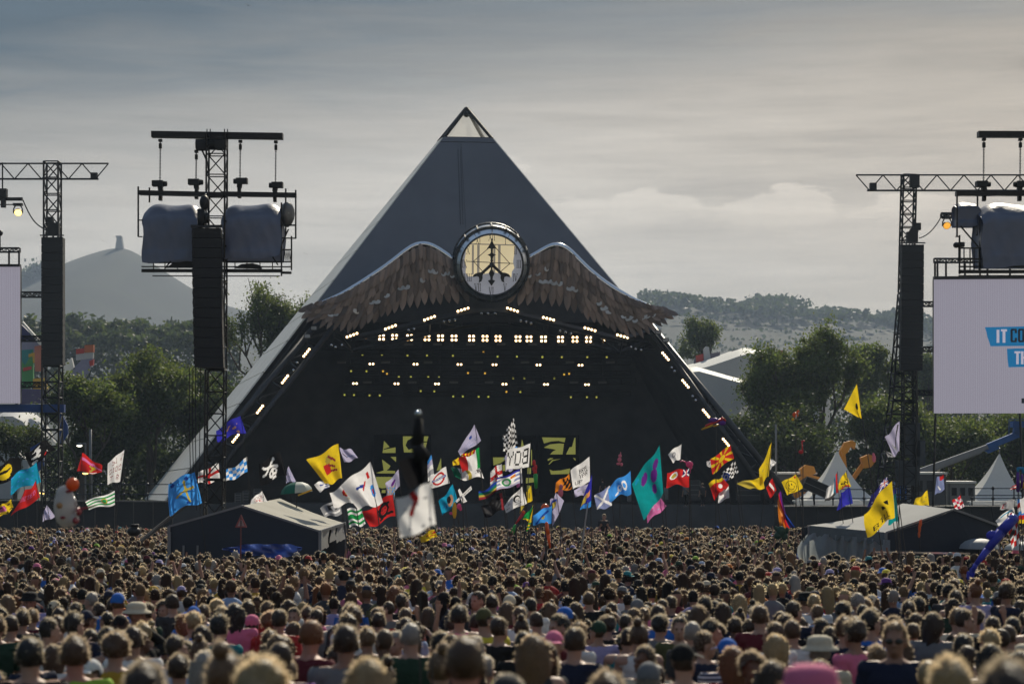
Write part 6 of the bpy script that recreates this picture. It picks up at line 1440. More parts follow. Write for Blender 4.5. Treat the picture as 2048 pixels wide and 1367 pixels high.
    for i in range(9):
        a = R(-62 + 124 * i / 8)
        for rr, dz in ((.082, .005), (.125, -.004), (.155, -.016)): p = rot @ Vector((rr * math.sin(a) * .86, rr * math.cos(a), 0)); vs.append((p.x, p.y + .012, 1.692 + dz - .012 * abs(math.sin(a))))
    b.add(vs, [(3 * i + j, 3 * i + j + 1, 3 * i + 4 + j, 3 * i + 3 + j) for i in range(8) for j in (0, 1)]); ob = b.build('peak', M_cl['navy'], None, True, (0, 0, 0)); pr['peak'] = ob.data; bpy.data.objects.remove(ob)
    pr['cap']['cap'] = cm
    b = MB(); b.lathe((0, .005, 1.66), [(.16, .0), (.155, .012), (.112, .03), (.108, .06), (.10, .095), (.06, .115), (.001, .12)], 20); b.lathe((0, .005, 1.655), [(.16, .0), (.108, .022), (.001, .03)], 20); ob = b.build('sun_hat', M_cl['cream'], None, True, (0, 0, 0)); pr['cap']['hat'] = ob.data; bpy.data.objects.remove(ob)
    b = MB()
    for s in (-1, 1):
        p = rot @ Vector((s * .034, .100, 0)); b.ball((p.x, p.y + .012, 1.630), (.028, .012, .020), 10, 6); p1_ = rot @ Vector((s * .064, .085, 0)); p2_ = rot @ Vector((s * .084, -.01, 0)); b.tube((p1_.x, p1_.y + .012, 1.634), (p2_.x, p2_.y + .012, 1.632), .0035)
    ob = b.build('sunglasses', M_eye, None, True, (0, 0, 0)); pr['shades'] = ob.data; bpy.data.objects.remove(ob)
    b = MB()
    for s in (-1, 1): p = rot @ Vector((s * .029, .083, 0)); b.ball((p.x, p.y + .012, 1.633), (.012, .008, .006), 8, 6)
    ob = b.build('eye', M_eye, None, True, (0, 0, 0)); pr['eyes'] = ob.data; bpy.data.objects.remove(ob)
def set_mats(o, ms):
    for i, m in enumerate(ms): o.material_slots[i].link = 'OBJECT'; o.material_slots[i].material = m
PEOPLE = []
def person(x, y, pi, yaw, sc_, skin, hstyle, hcol, shirt, scol, tcol='navy', hat=None, hatcol=None, shades=False, label=None, extra=None):
    pr = PROTOS[pi]
    o = bpy.data.objects.new('person', pr['body']); COL.objects.link(o); o.location = (x, y, gz(y) - .01); o.rotation_euler = (0, 0, yaw); o.scale = (sc_, sc_, sc_); set_mats(o, [M_skin[skin]])
    o['category'] = 'person'
    def ch(name, me, ms): c = bpy.data.objects.new(name, me); COL.objects.link(c); c.parent = o; set_mats(c, ms); return c
    ch('shirt', pr['shirt'][shirt], [M_stripe if scol == 'striped' else M_cl[scol]]); ch('trousers', pr['trousers'], [M_cl[tcol]]); ch('shoe', pr['shoes'], [M_cl['black' if tcol != 'black' else 'grey']])
    if hstyle: ch('hair', pr['hair'][hstyle], M_hair[hcol])
    if hat: ch({'cap': 'cap', 'beanie': 'beanie', 'hat': 'sun_hat'}[hat], pr['cap'][hat], [M_cl[hatcol]])
    if hat == 'cap': ch('cap_peak', pr['peak'], [M_cl[hatcol]])
    if shades: ch('sunglasses', pr['shades'], [M_eye])
    elif math.cos(yaw) < .5: ch('eye', pr['eyes'], [M_eye])
    facing = math.cos(yaw + pr['turn'])
    PEOPLE.append(dict(o=o, x=x, y=y, sc=sc_, hstyle=hstyle, hcol=hcol, scol=scol, shirt=shirt, hat=hat, hatcol=hatcol, shades=shades, label=label, facing=facing, pose=pr['pose'], skin=skin, female=pr['female']))
    return o
# --- individuals the photograph shows clearly: (column, row of the top of the head, distance, ...)
HAND = [
 (930, 1262, 9.3, 0, 0., 'red', 'cropped', 'brown', 'tee', 'maroon', None, None, 0, 'broad man with cropped brown hair and a maroon top, large and blurred in front'),
 (1790, 1238, 13.5, 0, 2.9, 'tan', 'short', 'light brown', 'tee', 'navy', None, None, 1, 'man in sunglasses and navy T-shirt facing away from the stage'),
 (1455, 1268, 14.5, 0, .25, 'tan', 'cropped', 'brown', 'tee', 'striped', 'cap', 'bright blue', 0, 'man in a bright blue cap and striped T-shirt'),
 (1196, 1236, 19., 7, .3, 'fair', 'short', 'brown', 'tee', 'lilac', 'beanie', 'dark green', 0, 'person in a dark green beanie and lilac shirt'),
 (520, 1300, 8.6, 1, 0., 'fair', 'curly', 'blond', 'vest', 'black', None, None, 0, 'woman with a big mass of blond curls, blurred, lower left'),
 (1148, 1250, 14.5, 7, -.5, 'fair', 'short', 'dark brown', 'tee', 'navy', None, None, 0, 'man with short dark hair in a navy T-shirt, head bowed sideways, near the middle'),
 (822, 1240, 15., 0, .1, 'fair', 'cropped', 'grey', 'tee', 'dark green', None, None, 0, 'man with cropped grey hair in a dark green T-shirt'),
 (1368, 1277, 12.5, 9, .1, 'fair', 'cropped', 'dark brown', 'tee', 'red', 'cap', 'black', 0, 'man in a black cap and red T-shirt'),
 (1278, 1243, 16., 6, .1, 'fair', 'tied-up', 'brown', 'vest', 'white', None, None, 0, 'woman with brown hair tied up and a white vest top'),
 (1297, 1314, 12., 0, -.1, 'fair', 'cropped', 'grey', 'tee', 'white', 'cap', 'grey', 0, 'person in a grey cap and white T-shirt, low near the middle'),
 (1549, 1240, 16.5, 7, .6, 'tan', 'short', 'brown', 'tee', 'white', None, None, 0, 'man in a white T-shirt with his face in profile'),
 (1520, 1207, 18.5, 0, 0., 'fair', 'short', 'brown', 'tee', 'maroon', None, None, 0, 'man with short brown hair in a plain maroon T-shirt'),
 (2018, 1300, 6.6, 0, .0, 'tan', 'tousled', 'dark brown', 'tee', 'black', None, None, 0, 'very large dark blurred head at the lower right corner'),
 (1900, 1300, 9.0, 1, .2, 'fair', 'tousled', 'blond', 'tee', 'olive', None, None, 0, 'blurred blond head left of the dark lower right corner head'),
 (1622, 1318, 8.0, 1, 0., 'fair', 'long', 'brown', 'tee', 'yellow', 'hat', 'pink', 0, 'person in a wide bright pink hat at the bottom edge'),
 (1868, 1222, 17.5, 9, -.4, 'fair', 'long', 'dark brown', 'tee', 'grey', None, None, 0, 'bearded-looking person with long dark hair in profile, wearing grey'),
 (1742, 1212, 17.5, 9, -.3, 'fair', 'tousled', 'black', 'tee', 'bright blue', None, None, 0, 'man with thick black hair in a bright blue T-shirt'),
 (1898, 1160, 26., 0, -.6, 'fair', 'tousled', 'dark brown', 'tee', 'charcoal', 'cap', 'black', 0, 'person in a black cap with a yellow backpack'),
 (2012, 1142, 23., 7, -1.2, 'tan', 'tousled', 'dark brown', 'tee', 'navy', None, None, 0, 'tall man with dark wavy hair in a navy T-shirt near the right edge'),
 (1950, 1163, 24., 1, .3, 'fair', 'tied-up', 'ginger', 'tee', 'lilac', None, None, 0, 'woman with ginger hair and lilac top left of the tall navy man'),
 (1915, 1212, 19., 0, .1, 'fair', 'short', 'light brown', 'tee', 'cream', None, None, 0, 'man with short light brown hair and a cream top, right of the long dark hair'),
 (150, 1262, 12.5, 0, .3, 'red', 'tousled', 'brown', 'tee', 'lime green', None, None, 0, 'red-faced man in a lime green top, lower left'),
 (620, 1234, 14., 7, -.8, 'red', 'cropped', 'ginger', 'tee', 'maroon', None, None, 0, 'man with cropped ginger hair and a maroon T-shirt left of centre'),
 (60, 1270, 12., 0, 0., 'fair', 'short', 'black', 'tee', 'black', None, None, 0, 'man with black hair and a black T-shirt in the lower left corner'),
 (352, 1266, 15., 9, -.2, 'fair', 'short', 'dark brown', 'tee', 'pale blue', None, None, 0, 'man with dark hair in a pale blue T-shirt, lower left'),
 (412, 1298, 12., 1, 0., 'fair', 'long', 'grey', 'vest', 'pale blue', None, None, 0, 'woman with long pale grey hair, lower left'),
 (692, 1245, 13., 0, .2, 'tan', 'short', 'dark brown', 'tee', 'grey', None, None, 0, 'man with short dark hair in a grey T-shirt left of the dark green shirt'),
 (880, 1296, 11.5, 1, .1, 'fair', 'tied-up', 'light brown', 'tee', 'yellow', None, None, 0, 'person in a yellow top behind the maroon man'),
 (1066, 1266, 12.5, 1, .2, 'fair', 'long', 'light brown', 'vest', 'charcoal', None, None, 0, 'woman with long golden-rimmed light brown hair near the bottom middle'),
 (1038, 1210, 21., 7, .1, 'fair', 'short', 'brown', 'tee', 'white', None, None, 0, 'man with brown hair in a white T-shirt near the middle of the crowd'),
 (1316, 1206, 20., 0, 0., 'fair', 'short', 'dark brown', 'long', 'bright blue', None, None, 0, 'person in a bright blue long-sleeved top'),
 (950, 1186, 24., 0, 0., 'tan', 'cropped', 'black', 'tee', 'charcoal', 'beanie', 'black', 0, 'person in a black woolly hat and charcoal T-shirt'),
 (700, 1205, 20., 5, 0., 'fair', 'short', 'black', 'tee', 'charcoal', None, None, 0, 'person with raised phone and charcoal T-shirt left of centre'),
 (230, 1255, 14., 1, -.1, 'fair', 'curly', 'brown', 'tee', 'mustard', None, None, 0, 'woman with brown curls and a mustard top, lower left'),
 (1640, 1265, 14.5, 0, 0., 'fair', 'cropped', 'grey', 'tee', 'cream', 'hat', 'cream', 0, 'person in a cream sun hat behind the pink hat'),
 (1690, 1225, 17., 0, .1, 'fair', 'tousled', 'brown', 'tee', 'navy', None, None, 0, 'man with tousled brown hair and a navy T-shirt left of the bright blue T-shirt'),
 (1385, 1238, 17., 0, .1, 'fair', 'cropped', 'grey', 'tee', 'charcoal', None, None, 0, 'man with cropped grey hair in charcoal left of the bright blue cap'),
 (1612, 1180, 25., 0, .2, 'fair', 'cropped', 'brown', 'tee', 'pale blue', 'hat', 'black', 0, 'person in a tall black hat'),
 (450, 1298, 9.8, 6, .1, 'fair', 'tied-up', 'light brown', 'vest', 'cream', None, None, 0, 'woman with light brown hair tied up, blurred, lower left'),
 (290, 1310, 9.5, 0, .1, 'tan', 'tousled', 'dark brown', 'tee', 'navy', None, None, 0, 'blurred man with tousled dark hair at the bottom left'),
 (740, 1312, 10.2, 9, .3, 'fair', 'long', 'blond', 'tee', 'white', None, None, 0, 'blurred blond long-haired head at the bottom, left of the maroon man'),
 (1215, 1330, 10.5, 0, .2, 'fair', 'tousled', 'brown', 'tee', 'black', None, None, 0, 'blurred tousled brown head at the bottom edge in the middle'),
 (1015, 1336, 10., 0, 0., 'fair', 'short', 'grey', 'tee', 'grey', 'cap', 'charcoal', 0, 'blurred charcoal cap at the bottom edge right of the maroon man'),
 (1545, 1318, 11., 1, 0., 'fair', 'long', 'dark brown', 'tee', 'black', None, None, 0, 'blurred long dark hair left of the pink hat'),
]
taken = []
for (px, py, d, pi, yaw, skin, hs, hc, sh_, scol, hat, hatc, shd, lb) in HAND:
    d = d if d < 11 else d * 1.22
    p = P(px, py, d); top = 1.765 + (.03 if hs in ('curly', 'tousled') else 0) + (.02 if hat else 0); g = gz(d)
    sc_ = (p.z - g) / top; sc_ = min(1.13, max(.86, sc_)); person(p.x, d, pi, yaw, sc_, skin, hs, hc, sh_, scol, 'navy', hat, hatc, shd, lb); taken.append((p.x, d))
# --- everyone else
def blocked(x, y):
    px = 1024 + F * x / y
    if 57.5 < y < 69 and (328 < px < 705 or 1590 < px < 2010): return True
    return False
SPOTS = []
y = 7.6
while y < 112:
    stp = .70 if y < 36 else .62
    if y > 60: stp = .62
    if y > 92: stp = .8
    hw = (1024 / F) * y + .6; x = -hw + HR.uniform(0, stp)
    while x < hw:
        xx, yy = x + HR.uniform(-.17, .17), y + HR.uniform(-.2, .2)
        ok = not blocked(xx, yy) and HR.rand() < (.5 if y < 15 else .93)
        if ok:
            for tx, ty in taken:
                if (xx - tx) ** 2 + ((yy - ty) * .8) ** 2 < (.5 if ty > 16 else .42) ** 2: ok = False; break
                if ty > 8 and yy < ty and abs(xx / yy - tx / ty) * ty < .16 and yy > ty - 3.2 and yy < 16: ok = False; break       # keep the known faces in view
        if ok and yy < 12.6: ok = False
        if ok: SPOTS.append((xx, yy))
        x += stp * (1.05 if y < 30 else 1.0)
    y += stp * (1.22 if y < 36 else 1.08)
SPOTS.sort(key=lambda s: s[1])
NEAR = SPOTS[:max(0, 300 - len(HAND))]; FAR = SPOTS[len(NEAR):]
cn = list(CW); cw = np.array([CW[k] for k in cn]); cw = cw / cw.sum()
hcn = ['dark brown', 'black', 'brown', 'light brown', 'blond', 'ginger', 'grey']; hcw = [.34, .18, .26, .09, .07, .02, .04]
for (x, yv) in NEAR:
    pi = int(HR.choice([0, 1, 2, 3, 4, 5, 6, 7, 8, 9], p=[.24, .24, .08, .012, .02, .03, .11, .138, .005, .125])); fem = PROTOS[pi]['female']
    hs = str(HR.choice(['short', 'cropped', 'tousled', 'long', 'tied-up', 'curly'], p=[.10, .02, .12, .44, .22, .10] if fem else [.44, .19, .22, .05, .01, .09])); hc = str(HR.choice(hcn, p=hcw))
    hat = None; hatc = None
    u = HR.rand()
    if u < .07: hat = 'cap'
    elif u < .082: hat = 'hat'
    elif u < .115: hat = 'beanie'
    if hat == 'hat': hatc = str(HR.choice(['cream', 'olive', 'grey', 'black']))
    elif hat: hatc = str(HR.choice(['navy', 'black', 'grey', 'red', 'white', 'cream', 'olive', 'bright blue', 'pink']))
    if hat: hs = 'long' if fem else 'cropped'
    yaw = HR.normal(0, .62) + (math.pi if HR.rand() < .05 else 0); sc_ = float(np.clip(HR.normal(.94 if fem else .985, .045), .84, 1.07))
    if yv < 13: sc_ = min(sc_, .97)
    person(x, yv, pi, yaw, sc_, str(HR.choice(['fair', 'tan', 'brown', 'red'], p=[.55, .28, .07, .10])), hs, hc, str(HR.choice(['tee', 'long', 'vest'], p=[.66, .18, .16] if not fem else [.45, .15, .40])), str(HR.choice(cn, p=cw)), str(HR.choice(['navy', 'black', 'charcoal', 'olive'])), hat, hatc, HR.rand() < .06)
# --- labels that single people out
def look(p):
    who = 'woman' if p['female'] else 'man'
    s = 'cap' if p['hat'] == 'cap' else ('woolly hat' if p['hat'] == 'beanie' else 'sun hat')
    head = ('in a %s %s' % (p['hatcol'], s)) if p['hat'] else 'with %s %s hair' % (p['hstyle'], p['hcol'])
    top = {'tee': 'T-shirt', 'long': 'long-sleeved top', 'vest': 'vest top'}[p['shirt']]
    a = {'up': ', one arm raised', 'both': ', both arms raised', 'hand': ', hand on head', 'phone': ', phone arm up'}.get(p['pose'], '')
    if p['facing'] < -.3: a += ', facing us'
    if p['shades'] and p['facing'] < .3: a += ', sunglasses'
    return '%s %s and %s %s%s' % (who, head, p['scol'], top, a)
LM = [((490, 1110), 'the left tent'), ((1800, 1110), 'the right tent'), ((1196, 1240), 'the green beanie'), ((1455, 1270), 'the blue cap'), ((930, 1262), 'the big maroon man'), ((1622, 1318), 'the pink hat'), ((1790, 1238), 'the man in sunglasses'), ((2012, 1142), 'the tall navy man'), ((520, 1300), 'the big blond curls'), ((822, 1240), 'the dark green T-shirt'), ((1368, 1277), 'the black cap'), ((150, 1262), 'the lime green top'), ((352, 1266), 'the pale blue T-shirt'), ((950, 1186), 'the black woolly hat'), ((1612, 1180), 'the tall black hat'), ((1898, 1160), 'the yellow backpack'), ((1038, 1210), 'the central white T-shirt'), ((1742, 1212), 'the bright blue T-shirt')]
for p in PEOPLE:
    p['px'] = 1024 + F * p['x'] / p['y']; p['py'] = HY - F * (gz(p['y']) + 1.72 * p['sc'] - CZ) / p['y']
    nm = min(LM, key=lambda l: (l[0][0] - p['px']) ** 2 + 4 * (l[0][1] - p['py']) ** 2)
    dx = p['px'] - nm[0][0]; side = 'left of' if dx < -14 else ('right of' if dx > 14 else 'beyond' if p['py'] < nm[0][1] else 'in front of'); p['rel'] = side + ' ' + nm[1]
used = set()
seen = {}
for p in PEOPLE:
    if p['label']: p['o']['label'] = p['label']; used.add(p['label'])
    else: seen.setdefault(look(p).replace(' a olive', ' an olive').replace(' a orange', ' an orange'), []).append(p)
sees = {}
for k, lst in seen.items():
    for p in lst:
        l = k if len(lst) == 1 else k + ' ' + p['rel']
        l = ' '.join(l.replace('long-sleeved', 'long-sleeved').split()[:16]); sees.setdefault(l, []).append(p)
for l, lst in sees.items():
    lst.sort(key=lambda p: p['y'])
    for i, p in enumerate(lst):
        ll = l
        if len(lst) > 1: ll = ' '.join((['nearer', 'farther'][i] if len(lst) == 2 else ORD[i]) .split() + l.split()[:15])
        p['o']['label'] = ll
for p in PEOPLE: p['o']['group'] = 'people in the crowd'
# rucksack and other things people carry
for p in PEOPLE:
    if p['label'] == 'person in a black cap with a yellow backpack':
        b = MB(); b.ball((0, -.20, 1.20), (.15, .11, .22), 12, 8); b.ball((0, -.29, 1.12), (.11, .05, .11), 10, 6)
        for s in (-1, 1): b.path([(s * .09, -.16, 1.38), (s * .11, .02, 1.45), (s * .13, .13, 1.30), (s * .12, .02, 1.06)], .02, 5)
        c = b.build('rucksack', mat('yellow_rucksack', (.62, .48, .02), .6, var=.15), None, True, (0, 0, 0)); c.location = p['o'].location; c.rotation_euler = p['o'].rotation_euler; tag(c, 'bright yellow backpack worn by the person in a black cap', 'backpack')

# --- the mass of the crowd farther off
def low_person(var, seed):
    """cheap figure: verts, quads/tris as tris, part per face (0 skin 1 shirt 2 hair 3 trousers 4 hair glow)"""
    r = np.random.RandomState(seed); V = []; Fc = []; Pt = []
    def loft(rings, n, part, cap_=False, pf=None):
        b = len(V)
        for c, rx, ry in rings:
            for i in range(n):
                t = 2 * math.pi * (i + .5) / n; V.append((c[0] + rx * math.cos(t), c[1] + ry * math.sin(t), c[2]))
        for k in range(len(rings) - 1):
            for i in range(n):
                a, e, g, h = b + k * n + i, b + k * n + (i + 1) % n, b + (k + 1) * n + (i + 1) % n, b + (k + 1) * n + i
                for f in ((a, e, g), (a, g, h)):
                    Fc.append(f); Pt.append(pf(np.mean([V[q] for q in f], 0)) if pf else part)
        if cap_:
            for i in range(1, n - 1): m = b + (len(rings) - 1) * n; Fc.append((m, m + i, m + i + 1)); Pt.append(part)
    loft([((0, 0, .80), .15, .10), ((0, 0, 1.02), .14, .10), ((0, 0, 1.27), .185, .12), ((0, -.005, 1.41), .205, .095), ((0, -.01, 1.475), .12, .075), ((0, -.01, 1.50), .06, .055)], 8, 1)
    loft([((0, -.01, 1.43), .055, .055), ((0, 0, 1.54), .05, .055)], 6, 0)
    hat = var % 12 == 5; lng = var % 3 == 1
    isface = lambda c: 0 if (c[1] > .035 and c[2] < 1.69) or c[2] < 1.565 else 2
    k = 1.10 if var % 3 else 1.0
    loft([((0, .01, 1.52), .045, .05), ((0, .012, 1.58), .066, .078), ((0, 0, 1.65), .082 * k, .098 * k), ((0, -.008, 1.70), .078 * k, .092 * k), ((0, -.01, 1.745), .05 * k, .06 * k), ((0, -.01, 1.762), .015, .02)], 8, 2, True, isface)
    if lng: loft([((0, -.05, 1.70), .09, .06), ((0, -.055, 1.58), .10, .065), ((0, -.06, 1.45), .11, .06), ((0, -.07, 1.34), .09, .04)], 7, 2)
    if hat: loft([((0, .03, 1.685), .115, .135), ((0, 0, 1.69), .09, .10), ((0, -.005, 1.76), .075, .085), ((0, -.005, 1.785), .03, .03)], 8, 5, True)
    n = 40                                                     # stray hair
    for _ in range(n):
        d_ = r.randn(3); d_[2] = abs(d_[2]) * 1.2 - .1; d_[1] = d_[1] * .3 + .12; d_[0] *= 1.1; d_ /= np.linalg.norm(d_)
        c = np.array([0, -.005, 1.655]) + d_ * np.array([.082, .095, .098]); e = c + (d_ + r.randn(3) * .4) * r.uniform(.012, .046); s = np.cross(d_, r.randn(3)); s /= np.linalg.norm(s); s *= .008
        b = len(V); V.extend([tuple(c - s), tuple(c + s), tuple(e)]); Fc.append((b, b + 1, b + 2)); Pt.append(4)
    def limb(pts, rs, part):
        for (a, e), (ra, rb) in zip(zip(pts[:-1], pts[1:]), zip(rs[:-1], rs[1:])):
            a = np.array(a); e = np.array(e); d_ = e - a; d_ /= np.linalg.norm(d_); x = np.cross(d_, [.3, 1, .2]); x /= np.linalg.norm(x); y_ = np.cross(d_, x); b = len(V)
            for c, rr in ((a, ra), (e, rb)):
                for i in range(5): t = 2 * math.pi * i / 5; V.append(tuple(c + x * rr * math.cos(t) + y_ * rr * math.sin(t)))
            for i in range(5):
                j = (i + 1) % 5; Fc.extend([(b + i, b + j, b + 5 + j), (b + i, b + 5 + j, b + 5 + i)]); Pt.extend([part(0) if callable(part) else part] * 2)
    for s in (-1, 1):
        m = var % 7 if var not in (3, 6, 10, 17, 20) else 0
        if m == 3 and s == 1: pts = [(s * .19, 0, 1.38), (s * .27, .05, 1.58), (s * .22, .08, 1.85), (s * .21, .09, 1.96)]
        elif var == 13: pts = [(s * .19, 0, 1.38), (s * .30, .06, 1.55), (s * .22, .12, 1.80), (s * .20, .13, 1.92)]
        elif m in (1, 4): pts = [(s * .19, 0, 1.38), (s * .25, .0, 1.12), (s * .10, .20, 1.15), (s * .02, .21, 1.16)]
        else: pts = [(s * .19, 0, 1.38), (s * .25, -.02, 1.10), (s * .24, .06, .86), (s * .24, .08, .74)]
        limb(pts[:2], [.06, .048], 1); limb(pts[1:], [.042, .032, .026], 0)
        limb([(s * .09, 0, .86), (s * .1, 0, .45), (s * .1, -.01, .02)], [.09, .06, .05], 3)
    return np.array(V), np.array(Fc), np.array(Pt)
def far_crowd(spots, name):
    LP = [low_person(v, 100 + v) for v in range(24)]; r = np.random.RandomState(5); VV = []; FF = []; MI = []; CC_ = []; nb = 0
    sk = np.array([(.32, .195, .15), (.27, .155, .11), (.23, .125, .09), (.11, .06, .04)]); hk = np.array([HAIRC[k] for k in hcn]); ck = np.array([CLOTH[k] for k in cn])
    for x, yv in spots:
        V, Fc, Pt = LP[r.randint(24)]; a = r.normal(0, .5) + (math.pi if r.rand() < .05 else 0); s = np.clip(r.normal(.985, .045), .85, 1.12); ca, sa = math.cos(a) * s, math.sin(a) * s
        hs = s * (r.uniform(.94, 1.10))
        W = np.stack([x + V[:, 0] * ca - V[:, 1] * sa, yv + V[:, 0] * sa + V[:, 1] * ca, gz(yv) + V[:, 2] * s], 1)
        skc = sk[r.choice(4, p=[.5, .3, .15, .05])]; hc = hk[r.choice(7, p=hcw)] * r.uniform(.7, 1.3); sc_ = ck[r.choice(len(cn), p=cw)] * r.uniform(.8, 1.2); tc = np.array([.015, .018, .03]) * r.uniform(.6, 2); ht = ck[r.choice(len(cn))]
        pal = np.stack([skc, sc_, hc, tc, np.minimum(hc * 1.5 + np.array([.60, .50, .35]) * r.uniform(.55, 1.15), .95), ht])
        VV.append(W); FF.append(Fc + nb); CC_.append(pal[Pt]); MI.append((Pt == 4).astype(int)); nb += len(W)
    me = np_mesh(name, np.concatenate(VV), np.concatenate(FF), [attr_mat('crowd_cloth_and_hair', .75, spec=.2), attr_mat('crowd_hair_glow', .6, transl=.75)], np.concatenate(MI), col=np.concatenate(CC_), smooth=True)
    o = bpy.data.objects.new(name, me); COL.objects.link(o); tag(o, kind='stuff'); return o
far_crowd(FAR, 'crowd')
print('PEOPLE', len(PEOPLE), 'FAR', len(FAR), 'first far', FAR[0], 'tris', len(bpy.data.objects['crowd'].data.polygons))
# ------------------------------------------------------------------ flags
FONT = {'A': '01110100011000111111100011000110001', 'B': '11110100011000111110100011000111110', 'C': '01111100001000010000100001000001111', 'E': '11111100001000011110100001000011111', 'G': '01111100001000010011100011000101111', 'H': '10001100011000111111100011000110001', 'I': '01110001000010000100001000010001110', 'K': '10001100101010011000101001001010001', 'L': '10000100001000010000100001000011111', 'M': '10001110111010110001100011000110001', 'N': '10001110011010110011100011000110001', 'O': '01110100011000110001100011000101110', 'P': '11110100011000111110100001000010000', 'R': '11110100011000111110101001001010001', 'S': '01111100001000001110000010000111110', 'T': '11111001000010000100001000010000100', 'U': '10001100011000110001100011000101110', 'V': '10001100011000110001010100101000100', 'W': '10001100011000110001101011101110001', 'Y': '10001100010101000100001000010000100', 'Z': '11111000010001000100010001000011111', '2': '01110100010000100010001000100011111', '7': '11111000010001000100010000100001000', '1': '00100011000010000100001000010001110', ' ': '0' * 35, 'F': '11111100001000011110100001000010000', 'D': '11110100011000110001100011000111110'}
CW_ = dict(W=(.78, .78, .80), K=(.012, .012, .014), R=(.50, .022, .022), B=(.015, .05, .30), Y=(.72, .52, .02), G=(.015, .28, .07), C=(.01, .28, .48), N=(.02, .02, .12), L=(.42, .40, .58), T=(.005, .25, .27), P=(.60, .16, .40), V=(.12, .02, .22), O=(.62, .20, .02), D=(.05, .05, .055), S=(.05, .28, .75), E=(.20, .24, .45), M=(.25, .03, .04), A=(.45, .36, .06), X=(.35, .2, .13), F=(.75, .30, .10), U=(.03, .03, .35), H=(.30, .31, .34), J=(.01, .14, .08))
def _c(k): return np.array(CW_[k])
def raster(ops, nu, nv):
    u, v = np.meshgrid((np.arange(nu) + .5) / nu, (np.arange(nv) + .5) / nv); img = np.zeros((nv, nu, 3)); img[:] = _c('W')       # v from the top
    def pnt(m, c): img[m] = _c(c)
    for op in ops:
        k = op[0]; a = op[1:]
        if k == 'bg': img[:] = _c(a[0])
        elif k == 'hs':
            n = len(a[0]); 
            for i, c in enumerate(a[0]): pnt((v >= i / n) & (v < (i + 1) / n), c)
        elif k == 'vs':
            n = len(a[0])
            for i, c in enumerate(a[0]): pnt((u >= i / n) & (u < (i + 1) / n), c)
        elif k == 'cross': pnt((abs(u - a[2]) < a[1]) | (abs(v - a[3]) < a[1] * 1.3), a[0])
        elif k == 'salt': pnt((abs(u - v) < a[1]) | (abs(u + v - 1) < a[1]), a[0])
        elif k == 'disc': pnt(((u - a[0]) / a[2]) ** 2 + ((v - a[1]) / a[3]) ** 2 < 1, a[4])
        elif k == 'ring': rr = np.sqrt(((u - a[0]) / a[2]) ** 2 + ((v - a[1]) / a[3]) ** 2); pnt((rr < 1) & (rr > a[4]), a[5])
        elif k == 'arc': rr = np.sqrt(((u - a[0]) / a[2]) ** 2 + ((v - a[1]) / a[3]) ** 2); pnt((rr < 1) & (rr > a[4]) & (v > a[1]), a[5])
        elif k == 'chk': pnt(((np.floor(u * a[0]) + np.floor(v * a[1])) % 2) == 0, a[2])
        elif k == 'rect': pnt((u > a[0]) & (u < a[2]) & (v > a[1]) & (v < a[3]), a[4])
        elif k == 'line':
            x0, y0, x1, y1, w, c = a; dx, dy = x1 - x0, y1 - y0; t = np.clip(((u - x0) * dx + (v - y0) * dy) / (dx * dx + dy * dy + 1e-9), 0, 1); pnt((u - x0 - t * dx) ** 2 + (v - y0 - t * dy) ** 2 < w * w, c)
        elif k == 'rays':
            an = np.arctan2((v - .5), (u - .5) * 1.4); m = np.cos(an * 8) > .35; pnt(m, a[0])
        elif k == 'blot':
            seed, thr, c, x0, y0, x1, y1 = a; r = np.random.RandomState(seed); f = np.zeros_like(u)
            for _ in range(7): f += np.sin(u * r.uniform(-26, 26) + v * r.uniform(-26, 26) + r.uniform(0, 6))
            pnt((f > thr) & (u > x0) & (u < x1) & (v > y0) & (v < y1), c)
        elif k == 'txt':
            s, x0, y0, x1, y1, c = a[:6]; mir = len(a) > 6; n = len(s); w = (x1 - x0) / n
            for i, ch in enumerate(s):
                g = FONT.get(ch, FONT[' ']); cx = x0 + i * w if not mir else x1 - (i + 1) * w
                lu = (u - cx) / (w * .82); lv = (v - y0) / (y1 - y0); ok = (lu >= 0) & (lu < 1) & (lv >= 0) & (lv < 1); li = np.clip((lu * 5).astype(int), 0, 4); lj = np.clip((lv * 7).astype(int), 0, 6)
                if mir: li = 4 - li
                bits = np.array([int(q) for q in g]).reshape(7, 5); pnt(ok & (bits[lj, li] == 1), c)
    return img
M_cloth = attr_mat('flag_cloth', .7, transl=.6, spec=.25)
M_pole = mat('dark_flag_pole', (.02, .02, .022), .4, var=.3); M_polew = mat('pale_flag_pole', (.30, .30, .31), .4, metal=.3, var=.2)
FR_ = random.Random(31)
